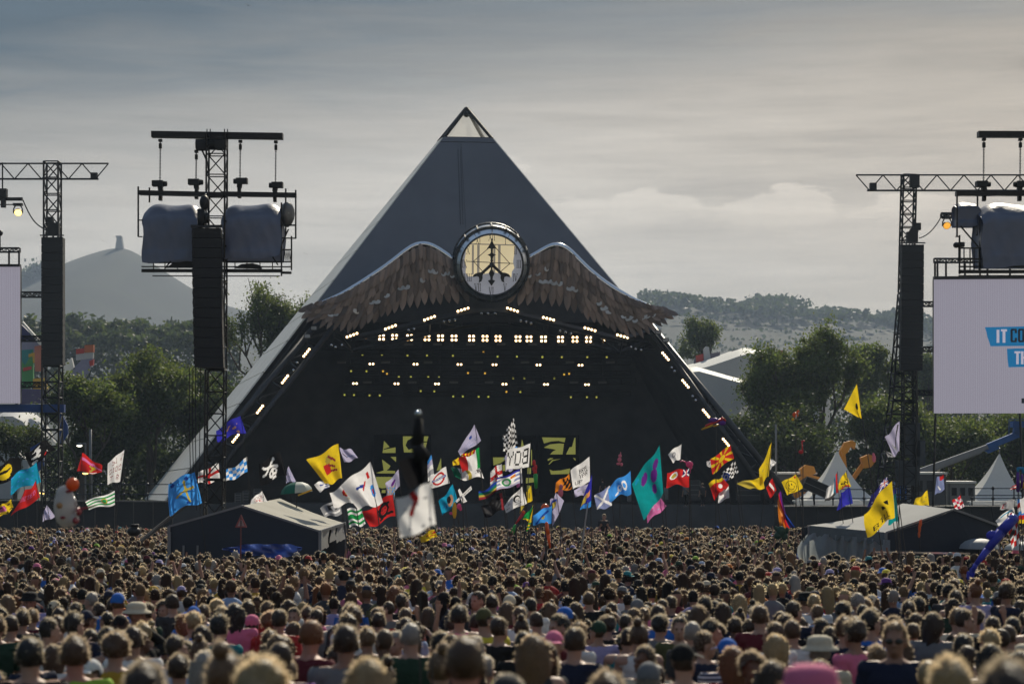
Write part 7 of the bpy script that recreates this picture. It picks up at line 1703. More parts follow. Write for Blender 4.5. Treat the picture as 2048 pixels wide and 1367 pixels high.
def cloth(t, name, quad, d, ops, nu=44, nv=32, amp=1.0, off=0.):
    """cloth hung in the wind: quad is TL, TR, BR, BL as seen; billows in depth"""
    q = [P(x, y, d) for x, y in quad]; W = ((q[1] - q[0]).length + (q[2] - q[3]).length) / 2; H = ((q[0] - q[3]).length + (q[1] - q[2]).length) / 2; A = .15 * max(W, H * .7) * amp
    p1, p2, p3, p4 = (FR_.uniform(0, 6.28) for _ in range(4)); k1 = FR_.uniform(5, 8); k2 = FR_.uniform(9, 14); sk_ = FR_.uniform(-1.6, 1.6)
    u = np.linspace(0, 1, nu + 1)[None, :]; v = np.linspace(0, 1, nv + 1)[:, None]
    Q = [np.array(x)[None, None, :] for x in q]; uu, vv = u[..., None], v[..., None]
    V = (Q[0] * (1 - uu) + Q[1] * uu) * (1 - vv) + (Q[3] * (1 - uu) + Q[2] * uu) * vv
    ph = k1 * (u + .22 * sk_ * v) + p1; w = np.sin(ph) * .6 + np.sin(k2 * (u * .8 - .35 * v) + p2) * .28 + .3 * np.sin(3.2 * v + p3 + 2 * u)
    hoist = np.minimum(1, .35 + (1 - u) * 1.6)
    V[..., 1] += A * w * hoist * 1.5 + (1 - u) * W * .10 * math.sin(p4) - off
    V[..., 2] += (A * .62 * np.sin(4.6 * u + p4) * np.sin(np.pi * u)) * (1 + 0 * v) + A * .2 * np.cos(ph) * (v - .5)
    V[..., 0] += A * .25 * np.sin(5 * v + p2) * np.sin(np.pi * np.clip(1 - u, 0, 1)) * .8
    n1 = nu + 1; i, j = np.meshgrid(np.arange(nv), np.arange(nu), indexing='ij'); i = i.ravel(); j = j.ravel()
    Fq = np.stack([i * n1 + j, (i + 1) * n1 + j, (i + 1) * n1 + j + 1, i * n1 + j + 1], 1); img = raster(ops, nu, nv)
    V = V.reshape(-1, 3) - np.array(worg(t))[None]
    o = bpy.data.objects.new(name, np_mesh(name, V, Fq, [M_cloth], smooth=True, col=img.reshape(-1, 3))); COL.objects.link(o); o.parent = t; return o
def pole_for(t, x0, y0, x1, y1, d, r=.016, pale=False):
    b = MB(); A = P(x0, y0, d); B_ = P(x1, y1, d); g = gz(d)
    if B_.z > g: s = (A.z - g) / max(.01, (A.z - B_.z)); s = min(s, 8); B_ = A.lerp(B_, s); B_ = Vector((max(A.x - 1.2, min(A.x + 1.2, B_.x)), d, g))
    b.tube(B_, A, r * 1.5, r * .8, 6); b.build('pole', M_polew if pale else M_pole, t)
GRP = 'flags held above the crowd'
def flag(label, d, quad, ops, hoist='R', pole=None, amp=1.0, nu=44, nv=32, pale=False, cat='flag', name='flag', r=.0115, extra=None):
    a, b_ = (quad[1], quad[2]) if hoist == 'R' else (quad[0], quad[3])
    if pole is None:
        s = (b_[0] - a[0]) / max(6., b_[1] - a[1]); s = max(-.13, min(.13, s)); pole = (a[0] + .6, a[1] - 3, a[0] + .6 + s * 200, a[1] + 200)
    t = thing(name, label, cat, Vector((P(pole[2], 0, d).x, d, gz(d))), GRP); pole_for(t, *pole, d, r, pale); cloth(t, 'cloth', quad, d, ops, nu, nv, amp)
    for e in extra or (): cloth(t, e[0], e[1], d, e[2], nu, nv, amp, off=.05)
    return t
# from the left edge
flag('black flag with a yellow blotch at the left edge', 70, [(-14, 932), (42, 915), (46, 958), (-12, 968)], [('bg', 'K'), ('disc', .42, .5, .26, .36, 'Y'), ('blot', 3, 1.6, 'K', .1, .1, .8, .9)])
flag('black flag with white and red skull-like marks above the turquoise flag', 72, [(52, 905), (92, 880), (112, 898), (62, 934)], [('bg', 'K'), ('blot', 5, 1.2, 'W', .1, .1, .75, .95), ('blot', 8, 2.2, 'R', .2, .3, .7, .9)])
flag('plain turquoise flag near the left edge', 68, [(20, 958), (73, 924), (82, 962), (19, 991)], [('bg', 'C'), ('blot', 4, 3.0, 'S', 0, 0, 1, 1)])
flag('red flag with faint white lettering below the turquoise flag', 64, [(42, 990), (71, 960), (79, 994), (18, 1032)], [('bg', 'R'), ('blot', 2, -9, 'R', 0, 0, 1, 1), ('txt', 'UNITED', .25, .38, .9, .62, 'P')])
flag('yellow flag with a pink middle in the lower left corner of the flags', 66, [(-6, 1014), (22, 997), (27, 1014), (-6, 1040)], [('bg', 'Y'), ('rect', .1, .2, .55, .7, 'P'), ('blot', 7, 2.4, 'K', 0, 0, 1, 1)])
flag('small white flag with dark marks left of the inflatable figure', 72, [(88, 1022), (94, 1009), (111, 1032), (84, 1043)], [('bg', 'L'), ('blot', 9, 1.8, 'E', .2, .2, .8, .8)])
flag('red football-style flag with a yellow emblem, white band on top', 78, [(164, 905), (205, 931), (204, 944), (155, 942)], [('bg', 'R'), ('rect', .05, .22, .55, .36, 'P'), ('line', .45, .45, .7, .62, .05, 'A'), ('line', .7, .5, .5, .8, .06, 'A'), ('disc', .62, .52, .09, .14, 'Y'), ('rect', .45, .9, .8, .97, 'W'), ('line', .5, .2, 1, .75, .04, 'P')], 'L', (163, 900, 168, 1060))
flag('white banner with dark red hand-painted letters and numbers', 78, [(216, 926), (249, 898), (241, 962), (215, 969)], [('bg', 'W'), ('txt', 'SI 7', .25, .08, .98, .27, 'M'), ('txt', 'SICK2', .12, .40, .95, .60, 'M'), ('txt', 'T B', .2, .72, .85, .92, 'M')], amp=.5)
flag('green and white hooped flag with a gold crest', 72, [(171, 1003), (229, 981), (230, 1008), (178, 1019)], [('hs', 'WGWGWGW'), ('disc', .6, .5, .11, .24, 'A'), ('disc', .6, .5, .07, .16, 'G')], 'R', amp=.6)
flag('bright blue flag with a gold cross, left of the left mast', 60, [(338, 968), (390, 943), (404, 1004), (340, 1031)], [('bg', 'S'), ('line', .50, .25, .66, .86, .035, 'A'), ('line', .30, .58, .82, .42, .04, 'A'), ('disc', .50, .22, .05, .05, 'A'), ('blot', 14, 3.4, 'B', 0, 0, 1, 1)])
flag('dark royal blue flag with brown figures, over the pale pyramid edge', 70, [(433, 862), (481, 832), (492, 866), (434, 884)], [('bg', 'U'), ('blot', 21, 2.0, 'X', .25, .3, .8, .95)])
flag('torn white flag with a red cross behind the left mast', 74, [(396, 943), (437, 923), (440, 959), (396, 966)], [('bg', 'W'), ('cross', 'R', .07, .55, .5)])
flag('blue and white chequered flag right of the left mast', 74, [(450, 941), (494, 914), (495, 943), (451, 962)], [('bg', 'W'), ('chk', 6, 4, 'S')])
flag('black flag with a white skull and crossbones', 70, [(518, 927), (560, 903), (574, 950), (521, 971)], [('bg', 'K'), ('line', .18, .28, .72, .52, .05, 'W'), ('line', .22, .58, .62, .20, .05, 'W'), ('disc', .15, .24, .05, .06, 'W'), ('disc', .62, .16, .05, .06, 'W'), ('disc', .16, .6, .05, .06, 'W'), ('disc', .72, .56, .05, .06, 'W'), ('disc', .55, .72, .17, .18, 'W'), ('rect', .47, .84, .63, .96, 'W'), ('disc', .49, .72, .04, .05, 'K'), ('disc', .62, .70, .04, .05, 'K'), ('line', .48, .88, .62, .86, .012, 'K')], 'R', (558, 898, 578, 970))
flag('lilac pennant above the green and white umbrella', 74, [(573, 944), (577, 931), (592, 962), (572, 966)], [('bg', 'L'), ('blot', 4, 2.2, 'E', 0, 0, 1, 1)], 'L')
flag('small white flag with red marks standing over the cream tent roof', 64, [(503, 998), (524, 981), (535, 1003), (501, 1008)], [('bg', 'W'), ('txt', 'NICE', .2, .25, .9, .5, 'M'), ('txt', 'ONE', .25, .6, .8, .85, 'R')], amp=.5)
flag('yellow flag with a red figure, tallest at the left of the stage', 64, [(612, 918), (677, 886), (684, 956), (650, 967)], [('bg', 'Y'), ('rect', .38, .38, .64, .70, 'R'), ('disc', .60, .28, .09, .14, 'A'), ('line', .62, .2, .82, .44, .03, 'M'), ('line', .64, .66, .82, .72, .03, 'M'), ('line', .6, .45, .78, .6, .025, 'M')], 'R')
flag('lilac grey flag with dark script beside the yellow and red flag', 66, [(678, 894), (703, 898), (716, 915), (688, 924)], [('bg', 'L'), ('line', .12, .42, .38, .62, .04, 'K'), ('line', .42, .55, .7, .7, .04, 'E'), ('line', .7, .6, .92, .72, .03, 'E')], 'L', (677, 888, 684, 1030))
flag('small white flag with dark marks under the yellow and red flag', 70, [(628, 968), (652, 960), (660, 972), (640, 985)], [('bg', 'W'), ('blot', 3, 1.4, 'B', .3, .3, 1, 1)])
flag('large white flag with blue and red motifs, biggest of the white ones', 42, [(681, 970), (741, 922), (766, 1004), (718, 1020)], [('bg', 'W'), ('disc', .80, .20, .05, .09, 'R'), ('disc', .82, .62, .07, .16, 'S'), ('disc', .82, .62, .025, .06, 'R'), ('line', .3, .42, .55, .38, .04, 'B'), ('line', .5, .5, .65, .30, .025, 'R')], nu=50)
flag('white flag with red and yellow blotches left of the large white flag', 44, [(660, 985), (705, 962), (712, 1006), (668, 1014)], [('bg', 'W'), ('disc', .65, .45, .16, .22, 'R'), ('disc', .75, .35, .1, .15, 'A'), ('blot', 6, 2.6, 'A', .3, .3, 1, .9)])
flag('grey and white flag at the corner of the cream tent', 48, [(640, 1016), (680, 990), (685, 1026), (650, 1034)], [('bg', 'H'), ('rect', .3, .15, .8, .55, 'D'), ('disc', .55, .4, .12, .16, 'H'), ('rect', .1, .7, .9, .82, 'W')])
flag('green and white wavy striped flag below the large white flag', 62, [(694, 1017), (722, 1012), (731, 1046), (700, 1054)], [('hs', 'WGWGGWGW')], amp=1.6)
flag('orange-red flag with a dark portrait beside the green and white stripes', 60, [(724, 1022), (786, 988), (791, 1032), (740, 1053)], [('bg', 'R'), ('disc', .62, .52, .19, .34, 'K'), ('disc', .64, .55, .11, .20, 'R'), ('line', .45, .36, .80, .30, .05, 'K'), ('line', .52, .88, .9, .78, .06, 'K'), ('disc', .60, .52, .025, .04, 'K'), ('disc', .68, .5, .025, .04, 'K'), ('line', .59, .67, .69, .65, .015, 'K')])
flag('lilac flag with a small dark crest left of the blurred black flag', 66, [(770, 966), (797, 938), (800, 972), (776, 992)], [('bg', 'L'), ('disc', .55, .42, .18, .14, 'V'), ('line', .3, .9, .42, .6, .05, 'E')])
flag('frilly pale flag with red specks above the portrait flag', 64, [(775, 975), (790, 968), (789, 1000), (772, 996)], [('bg', 'H'), ('blot', 12, 1.3, 'F', 0, 0, 1, 1), ('blot', 15, 1.8, 'S', 0, 0, 1, 1)])
flag('pale blue feather flag right of the blurred black flag', 70, [(855, 922), (863, 908), (869, 955), (856, 962)], [('hs', 'SLWHW')], 'R', amp=.5)
flag('white flag with a red ring crossed by a blue lettered bar', 62, [(861, 952), (892, 932), (899, 966), (858, 977)], [('bg', 'W'), ('ring', .50, .5, .34, .40, .70, 'R'), ('rect', .12, .42, .9, .58, 'B'), ('txt', 'GROUND', .18, .45, .86, .56, 'W')], amp=.35, nu=56, nv=40)
flag('yellow flag with red script low among the heads', 60, [(838, 1072), (869, 1058), (875, 1073), (843, 1084)], [('bg', 'Y'), ('blot', 3, 1.3, 'R', .4, .2, 1, .75)])
flag('lilac lozenge flag with blue script, high above the tricolour', 62, [(916, 902), (949, 848), (962, 881), (921, 911)], [('bg', 'L'), ('rect', .58, .22, .72, .42, 'B'), ('line', .30, .72, .78, .58, .012, 'E'), ('line', .25, .62, .7, .46, .012, 'E'), ('ring', .86, .68, .06, .10, .6, 'E'), ('txt', 'SEARCH', .2, .78, .8, .9, 'E')], amp=.4)
flag('green, white and red tricolour with a red and yellow striped scarf on top', 60, [(917, 916), (958, 893), (961, 934), (925, 944)], [('vs', 'RRWWWG')], 'R', extra=[('scarf', [(922, 908), (951, 898), (949, 907), (924, 913)], [('vs', 'YRYRYRYR')])])
flag('dark green, white and gold flag hanging under the tricolour', 61, [(902, 932), (958, 930), (968, 956), (908, 952)], [('vs', 'JJWWAWWW'), ('txt', 'CORK', .72, .35, .98, .7, 'D')], amp=1.3)
flag('tiny yellow flag at the left corner of the tricolour', 60.5, [(905, 922), (917, 914), (919, 928), (906, 931)], [('bg', 'Y'), ('blot', 3, 2.4, 'R', 0, 0, 1, 1)])
flag('cyan flag with a brown-faced portrait', 58, [(877, 1002), (906, 968), (916, 1002), (885, 1030)], [('bg', 'C'), ('disc', .62, .55, .18, .30, 'X'), ('disc', .55, .40, .12, .20, 'K'), ('txt', 'PAUL', .12, .55, .42, .75, 'B')])
flag('tall black and white chequered flag hanging limp at the top', 62, [(1014, 852), (1028, 836), (1037, 893), (1006, 903)], [('bg', 'W'), ('chk', 6, 10, 'K')], 'R', amp=1.7)
flag('grey and white chequered tail below the tall chequered flag', 63, [(1004, 868), (1020, 866), (1022, 905), (1010, 906)], [('bg', 'W'), ('chk', 4, 7, 'D')], amp=1.6)
flag('plain mid blue flag behind the lettered white flag', 64, [(1012, 912), (1033, 872), (1035, 900), (1005, 920)], [('bg', 'B'), ('bg', 'S')])
flag('big white flag with mirrored black letters, hoisted right of centre', 58, [(1015, 899), (1061, 886), (1058, 933), (1012, 938)], [('bg', 'W'), ('txt', 'BOY', .02, .16, .99, .84, 'K', 1)], amp=.45, nu=64, nv=44)
flag('white sheet hanging behind the lettered white flag', 60, [(1010, 912), (1024, 899), (1026, 940), (1011, 942)], [('bg', 'L'), ('line', .1, .4, .6, .1, .02, 'K')])
flag('white flag with a red cross below the lettered flag', 60, [(981, 942), (1003, 927), (1006, 958), (980, 976)], [('bg', 'W'), ('cross', 'R', .09, .5, .5), ('blot', 4, 3.0, 'H', 0, 0, 1, 1)])
flag('purple and white flag with a green ring and orange patch', 56, [(994, 955), (1040, 937), (1040, 965), (993, 979)], [('hs', 'UWEWEWL'), ('disc', .45, .5, .32, .34, 'W'), ('arc', .42, .55, .20, .30, .6, 'G'), ('ring', .42, .55, .20, .3, .6, 'G'), ('rect', .60, .22, .82, .42, 'O')], amp=.8, nu=56)
flag('white and navy striped flag with a pink corner beside the purple flag', 57, [(1026, 948), (1043, 936), (1045, 965), (1034, 975)], [('vs', 'WNWNW'), ('disc', .2, .9, .4, .25, 'P')])
flag('dark rainbow striped flag with a fringe', 58, [(957, 982), (1000, 962), (1012, 975), (958, 999)], [('hs', 'BJGAYOR'), ('bg', 'B'), ('rect', 0, .25, 1, .5, 'J'), ('rect', 0, .5, 1, .72, 'A'), ('rect', 0, .72, 1, 1, 'M')])
flag('black flag with a faint grey picture under the rainbow flag', 57, [(962, 1012), (1004, 985), (1008, 1018), (970, 1034)], [('bg', 'K'), ('rect', .1, .2, .4, .9, 'D'), ('blot', 6, 2.2, 'D', .4, .2, .9, .9), ('line', .95, 0, .95, 1, .06, 'M')])
flag('white flag with a drawn black portrait and scattered letters', 56, [(1008, 1012), (1044, 972), (1054, 1006), (1012, 1025)], [('bg', 'W'), ('disc', .62, .42, .17, .26, 'K'), ('disc', .65, .50, .12, .20, 'W'), ('line', .58, .48, .63, .47, .014, 'K'), ('line', .69, .46, .74, .45, .014, 'K'), ('line', .66, .5, .67, .57, .01, 'K'), ('line', .62, .63, .71, .61, .012, 'K'), ('line', .45, .78, .8, .74, .015, 'K'), ('txt', 'ME', .60, .04, .86, .18, 'K'), ('txt', 'US', .12, .28, .32, .46, 'K'), ('txt', 'GO', .04, .58, .22, .74, 'K')], amp=.5, nu=60, nv=44)
flag('slim yellow feather flag right of the portrait flag', 58, [(1053, 984), (1062, 970), (1065, 1000), (1054, 1006)], [('bg', 'Y'), ('disc', .5, .5, .2, .2, 'A'), ('line', .5, .3, .5, .7, .05, 'K')], amp=.6)
flag('thin yellow pennant hanging below the slim yellow flag', 57, [(1040, 1012), (1052, 1000), (1050, 1012), (1039, 1026)], [('bg', 'A')])
flag('green flag edged in yellow, streaming low left of the orange ball', 54, [(1046, 1036), (1068, 1006), (1062, 1042), (1046, 1038)], [('bg', 'G'), ('rect', .0, .8, 1, 1, 'Y'), ('rect', .86, 0, 1, 1, 'Y')], 'R', (1070, 1000, 1050, 1065))
flag('green and gold chequered streamer below the green flag', 54, [(1056, 1044), (1064, 1040), (1056, 1060), (1051, 1064)], [('hs', 'YGYGYG')], 'R')
flag('bright blue flag with a gold crest in front of the orange ball', 54, [(1066, 1030), (1104, 1010), (1103, 1046), (1066, 1050)], [('bg', 'S'), ('disc', .55, .62, .08, .16, 'A'), ('line', .2, .9, .75, .25, .07, 'B')])
flag('long white flag with a blue and yellow disc, slanting', 56, [(1100, 1000), (1112, 985), (1128, 1000), (1105, 1052)], [('bg', 'L'), ('disc', .35, .32, .42, .22, 'B'), ('disc', .4, .36, .26, .15, 'A')])
flag('orange and black patterned flag behind the white scrawled flag', 62, [(1112, 965), (1138, 947), (1144, 976), (1110, 985)], [('bg', 'O'), ('blot', 6, 1.0, 'K', .3, .0, 1, .95)])
flag('white flag scrawled with black script, tallest right of centre', 60, [(1141, 940), (1179, 912), (1180, 962), (1146, 978)], [('bg', 'W'), ('txt', 'BRN', .42, .22, .82, .42, 'K'), ('txt', 'YAR', .40, .44, .9, .64, 'K'), ('txt', 'UP', .15, .70, .6, .88, 'K')], amp=.6, nu=60, nv=44)
flag('grey-white flag with faint print just under the scrawled flag', 61, [(1148, 980), (1178, 966), (1172, 990), (1150, 994)], [('bg', 'L'), ('blot', 3, 2.2, 'H', .2, .1, .9, .9)])
flag('blue, yellow and black pennant on a pale pole', 58, [(1168, 990), (1184, 948), (1182, 1012), (1160, 1020)], [('bg', 'U'), ('rect', 0, .3, .45, .75, 'A'), ('rect', .4, .35, .8, .55, 'F'), ('rect', 0, .8, 1, 1, 'S')], 'R', (1176, 1004, 1168, 1062), pale=True, r=.025)
flag('lilac saltire flag behind the bright blue flag', 60, [(1188, 990), (1220, 970), (1224, 1010), (1194, 1019)], [('bg', 'E'), ('salt', 'W', .085)])
flag('bright blue flag with white swirls', 58, [(1216, 978), (1261, 942), (1263, 986), (1220, 1003)], [('bg', 'S'), ('ring', .70, .48, .12, .26, .55, 'W'), ('ring', .46, .60, .11, .2, .5, 'W'), ('line', .34, .72, .56, .58, .03, 'W'), ('disc', .3, .8, .08, .08, 'W')], amp=1.3)
flag('very large turquoise flag with purple spots', 50, [(1264, 968), (1319, 889), (1327, 985), (1288, 1040)], [('bg', 'T'), ('disc', .36, .30, .12, .13, 'V'), ('disc', .72, .44, .13, .15, 'V'), ('disc', .82, .24, .10, .10, 'V'), ('disc', .64, .70, .10, .11, 'V'), ('blot', 14, 3.6, 'C', 0, 0, .5, 1)], nu=60, nv=50, amp=.9)
flag('pink flag with a paler crease below the turquoise flag', 51, [(1293, 1024), (1319, 991), (1333, 1012), (1295, 1047)], [('bg', 'P'), ('blot', 11, 2.8, 'L', .2, .1, .8, .9)])
flag('tiny striped flag left of the tip of the turquoise flag', 66, [(1289, 943), (1295, 924), (1296, 940), (1290, 946)], [('hs', 'WRWNWR')])
flag('small white flag with a grey emblem, high right of the turquoise flag', 66, [(1336, 908), (1363, 887), (1361, 917), (1346, 926)], [('bg', 'W'), ('disc', .32, .45, .17, .22, 'H'), ('disc', .32, .45, .08, .1, 'W')])
flag('red ensign flag with a cream emblem under the pink flamingo', 62, [(1334, 946), (1379, 936), (1380, 972), (1332, 975)], [('bg', 'R'), ('disc', .33, .38, .19, .24, 'W'), ('disc', .33, .40, .12, .15, 'A'), ('rect', .72, .0, 1, .42, 'N'), ('line', .72, 0, 1, .42, .025, 'W'), ('line', .72, .42, 1, 0, .025, 'W'), ('line', .86, 0, .86, .42, .02, 'R')], amp=1.2)
flag('red flag with a yellow sun and eight yellow rays', 60, [(1420, 918), (1461, 890), (1468, 916), (1424, 948)], [('bg', 'R'), ('rays', 'Y'), ('disc', .5, .5, .19, .25, 'R'), ('disc', .5, .5, .15, .20, 'Y')], amp=.6, nu=60, nv=44)
flag('small pale mirror-like flag at the left of the yellow sun flag', 61, [(1413, 922), (1424, 918), (1426, 934), (1414, 932)], [('bg', 'H'), ('blot', 4, 1.0, 'W', 0, 0, 1, 1)])
flag('black and white chequered flag with a blue ring', 61, [(1442, 948), (1470, 918), (1477, 944), (1448, 965)], [('bg', 'W'), ('chk', 7, 6, 'K'), ('disc', .22, .62, .26, .40, 'B'), ('ring', .22, .62, .16, .26, .6, 'H')])
flag('red, yellow and white flag with a small crest under the chequered flag', 60, [(1417, 966), (1444, 953), (1458, 970), (1428, 1000)], [('vs', 'YRRW'), ('hs', 'YRRR'), ('disc', .62, .55, .12, .18, 'W')])
flag('white scrap of flag with faint pink print below the red and yellow flag', 60, [(1438, 985), (1457, 970), (1459, 995), (1436, 1006)], [('bg', 'W'), ('blot', 8, 1.8, 'P', .1, .2, .9, .9)])
flag('tall yellow feather flag with a twisted gold tail', 56, [(1518, 938), (1545, 881), (1537, 952), (1520, 968)], [('bg', 'Y'), ('blot', 9, 3.2, 'A', 0, 0, 1, 1)], 'R', (1545, 876, 1520, 1060), amp=.7, extra=[('tail', [(1473, 967), (1524, 952), (1529, 976), (1500, 978)], [('bg', 'A'), ('rect', .5, 0, 1, 1, 'Y')])])
flag('small white flag behind the tall yellow feather flag', 64, [(1537, 920), (1545, 918), (1553, 924), (1540, 940)], [('bg', 'W'), ('blot', 4, 1.5, 'H', .4, 0, 1, 1)], 'L')
flag('small red and white flag below the tall yellow feather flag', 62, [(1532, 974), (1545, 956), (1553, 980), (1540, 996)], [('bg', 'R'), ('line', .55, .1, .75, .8, .08, 'W')])
flag('lime yellow flag with a smiling face', 60, [(1563, 963), (1592, 948), (1607, 975), (1575, 990)], [('bg', 'Y'), ('bg', 'Y'), ('ring', .42, .55, .32, .40, .91, 'K'), ('disc', .34, .45, .03, .07, 'K'), ('disc', .50, .43, .03, .07, 'K'), ('arc', .42, .56, .20, .24, .84, 'K'), ('rect', .80, .05, .9, .18, 'R')], 'R', amp=.5, nu=60, nv=44)
flag('orange, purple and blue drooping flag near the right stage foot', 58, [(1554, 1000), (1562, 982), (1572, 1030), (1560, 1052)], [('vs', 'OFRN'), ('rect', .7, 0, 1, 1, 'V')], 'R', amp=1.2, extra=[('tail', [(1562, 1030), (1572, 1028), (1590, 1054), (1566, 1056)], [('vs', 'ORNB')])])
flag('tall yellow pennant with a black emblem, highest at the right', 54, [(1688, 818), (1714, 767), (1723, 836), (1716, 834)], [('bg', 'Y'), ('disc', .62, .58, .15, .12, 'K'), ('rect', .58, .44, .7, .54, 'K')], 'R', (1714, 764, 1778, 1200), amp=.5, nu=50, nv=50)
flag('grey-white flag with a dark fold against the splayed tower', 52, [(1769, 873), (1799, 842), (1800, 902), (1786, 912)], [('bg', 'L'), ('line', .85, .1, .55, .8, .05, 'D'), ('line', .3, .5, .6, .9, .03, 'H')], 'R', (1800, 838, 1797, 1150))
flag('white hanging tail below the grey-white flag', 52.5, [(1770, 900), (1784, 905), (1792, 912), (1776, 914)], [('bg', 'H'), ('line', .1, .1, .5, .5, .15, 'D')])
flag('thin white, blue and red flag in front of the left pagoda tent', 62, [(1654, 978), (1674, 945), (1677, 985), (1650, 1003)], [('bg', 'W'), ('vs', 'HWHWCR'), ('rect', 0, .8, .8, 1, 'D')], amp=1.2)
flag('yellow flag with a black and red animal emblem by the left pagoda tent', 60, [(1678, 962), (1692, 943), (1702, 972), (1677, 979)], [('bg', 'Y'), ('blot', 4, .9, 'K', .15, .4, .95, .85), ('rect', .2, .88, .9, 1, 'R')])
flag('dark violet blue flag below the yellow animal flag', 60, [(1683, 984), (1700, 974), (1706, 1006), (1672, 1020)], [('bg', 'U'), ('blot', 6, 3., 'B', 0, 0, 1, 1)], 'L', (1681, 975, 1692, 1120))
flag('navy blue flag with a red and white cross in its upper corner', 56, [(1742, 988), (1774, 952), (1785, 984), (1732, 1014)], [('bg', 'N'), ('rect', .55, 0, 1, .5, 'U'), ('line', .55, 0, 1, .5, .03, 'W'), ('line', .55, .5, 1, 0, .03, 'W'), ('rect', .74, 0, .82, .5, 'W'), ('rect', .55, .2, 1, .3, 'W'), ('rect', .76, 0, .80, .5, 'R'), ('rect', .55, .23, 1, .27, 'R'), ('disc', .3, .6, .03, .05, 'L'), ('disc', .2, .8, .03, .05, 'L')], amp=.8, nu=56)
flag('large yellow flag with black lion-like emblem and lettering over the right tent', 46, [(1728, 1030), (1785, 962), (1790, 1034), (1734, 1073)], [('bg', 'Y'), ('blot', 4, .6, 'K', .55, .38, .82, .62), ('txt', 'BILL', .2, .72, .85, .90, 'K')], 'R', (1786, 956, 1803, 1150), amp=1.2, nu=60, nv=50)
flag('teal green flag hanging behind the large yellow flag', 47, [(1780, 1000), (1790, 975), (1796, 1042), (1776, 1050)], [('bg', 'T'), ('rect', 0, 0, 1, .15, 'U')], 'R')
flag('small yellow flag standing behind the ridge of the right tent', 64, [(1832, 996), (1855, 980), (1858, 1010), (1827, 1008)], [('bg', 'Y'), ('blot', 3, 2.8, 'A', .3, .3, .9, .9)])
flag('blue flag with a small red and white corner behind the right tent', 66, [(1873, 955), (1887, 948), (1889, 978), (1870, 990)], [('bg', 'B'), ('bg', 'E'), ('rect', .5, 0, 1, .25, 'R'), ('line', .3, .6, .6, .8, .05, 'W')])
flag('small red and white patterned flag over the right tent gable', 62, [(1904, 1000), (1921, 990), (1929, 1012), (1911, 1021)], [('bg', 'W'), ('chk', 3, 4, 'R'), ('blot', 7, 2., 'P', 0, 0, 1, 1)])
flag('red, white and dark chequered windsock-like flag at the right edge', 52, [(2018, 1062), (2034, 1040), (2040, 1086), (2024, 1100)], [('bg', 'W'), ('chk', 3, 4, 'R'), ('rect', 0, .2, .5, .4, 'D')], 'R')
flag('white flag with a red and black roundel at the right edge', 56, [(1990, 1040), (2028, 1014), (2034, 1036), (1996, 1052)], [('bg', 'W'), ('disc', .72, .48, .22, .36, 'K'), ('disc', .72, .48, .16, .27, 'W'), ('disc', .72, .48, .09, .15, 'R'), ('rect', .3, .1, .9, .2, 'C')])
flag('pale blue and red flag hanging at the right edge', 54, [(2034, 1000), (2050, 992), (2052, 1040), (2036, 1050)], [('hs', 'SRWSRY'), ('rect', .5, 0, 1, .6, 'W')], 'R')
flag('pale flag with dark red letters behind the roundel flag', 60, [(2002, 1005), (2030, 998), (2026, 1020), (1998, 1018)], [('bg', 'H'), ('txt', 'EX', .1, .2, .9, .8, 'M')])
flag('tiny red and white flag against the right pagoda tent', 64, [(2020, 977), (2034, 966), (2036, 974), (2022, 980)], [('bg', 'P'), ('hs', 'RWR')])
# ------------------------------------------------------------------ inflatables, streamers, umbrella, sign, crane, stage hands, birds
def plastic(n, c): return mat('inflatable_' + n, c, .3, var=.1, spec=.6, transl=.3)
I_or = plastic('orange', (.75, .14, .02)); I_pk = plastic('pink', (.78, .10, .30)); I_pl = plastic('pale_pink', (.65, .20, .28)); I_rd = plastic('red', (.6, .03, .04)); I_gn = plastic('green', (.04, .42, .08)); I_dg = plastic('dark_green', (.01, .07, .04)); I_ye = plastic('yellow', (.65, .42, .02)); I_wh = plastic('white', (.6, .58, .58)); I_bl = plastic('blue', (.03, .04, .48)); I_pu = plastic('purple', (.12, .02, .28)); I_cy = plastic('cyan', (.02, .3, .55)); I_gr = plastic('grey', (.33, .30, .30)); I_mr = plastic('maroon', (.3, .03, .05)); I_tn = plastic('tan', (.5, .28, .12))
def infl(label, px, d, pole=True, cat='inflatable', name='inflatable', r=.014, ptop=None, pbot=None):
    t = thing(name, label, cat, Vector((P(px, 0, d).x, d, gz(d))), None)
    if ptop: pole_for(t, ptop[0], ptop[1], (pbot or ptop)[0], (pbot[1] if pbot else ptop[1] + 200), d, r)
    return t
def blob(t, name, m, d, parts, flat=.6):
    b = MB(); q = ppm(d)
    for p in parts:
        if len(p) == 4: x, y, rx, ry = p; b.ball(P(x, y, d), (rx * q, min(rx, ry) * q * flat, ry * q), 12, 8)
        else: x0, y0, x1, y1, ra, rb = p; b.tube(P(x0, y0, d), P(x1, y1, d), ra * q, rb * q, 8); b.ball(P(x0, y0, d), ra * q, 8, 6); b.ball(P(x1, y1, d), rb * q, 8, 6)
    return b.build(name, m, t, True)
t = infl('blurred bulky white inflatable figure with an orange ball for a head', 135, 20, ptop=(137, 1040), r=.006); blob(t, 'body', I_wh, 20, [(130, 1014, 23, 41), (128, 990, 17, 20), (140, 1036, 18, 17)]); blob(t, 'ball', I_or, 20, [(145, 968, 13.5, 13.5)], 1); blob(t, 'patch', I_mr, 20, [(138, 982, 7, 3), (128, 1034, 7, 4), (152, 1040, 5, 7), (158, 1022, 4, 9)], 5); blob(t, 'arm', I_wh, 20, [(144, 995, 150, 1008, 6, 5)]); blob(t, 'crest', I_tn, 20, [(122, 1010, 9, 8)], 2.4); blob(t, 'sword', I_mr, 20, [(160, 1018, 192, 1010, 2.5, 1)])
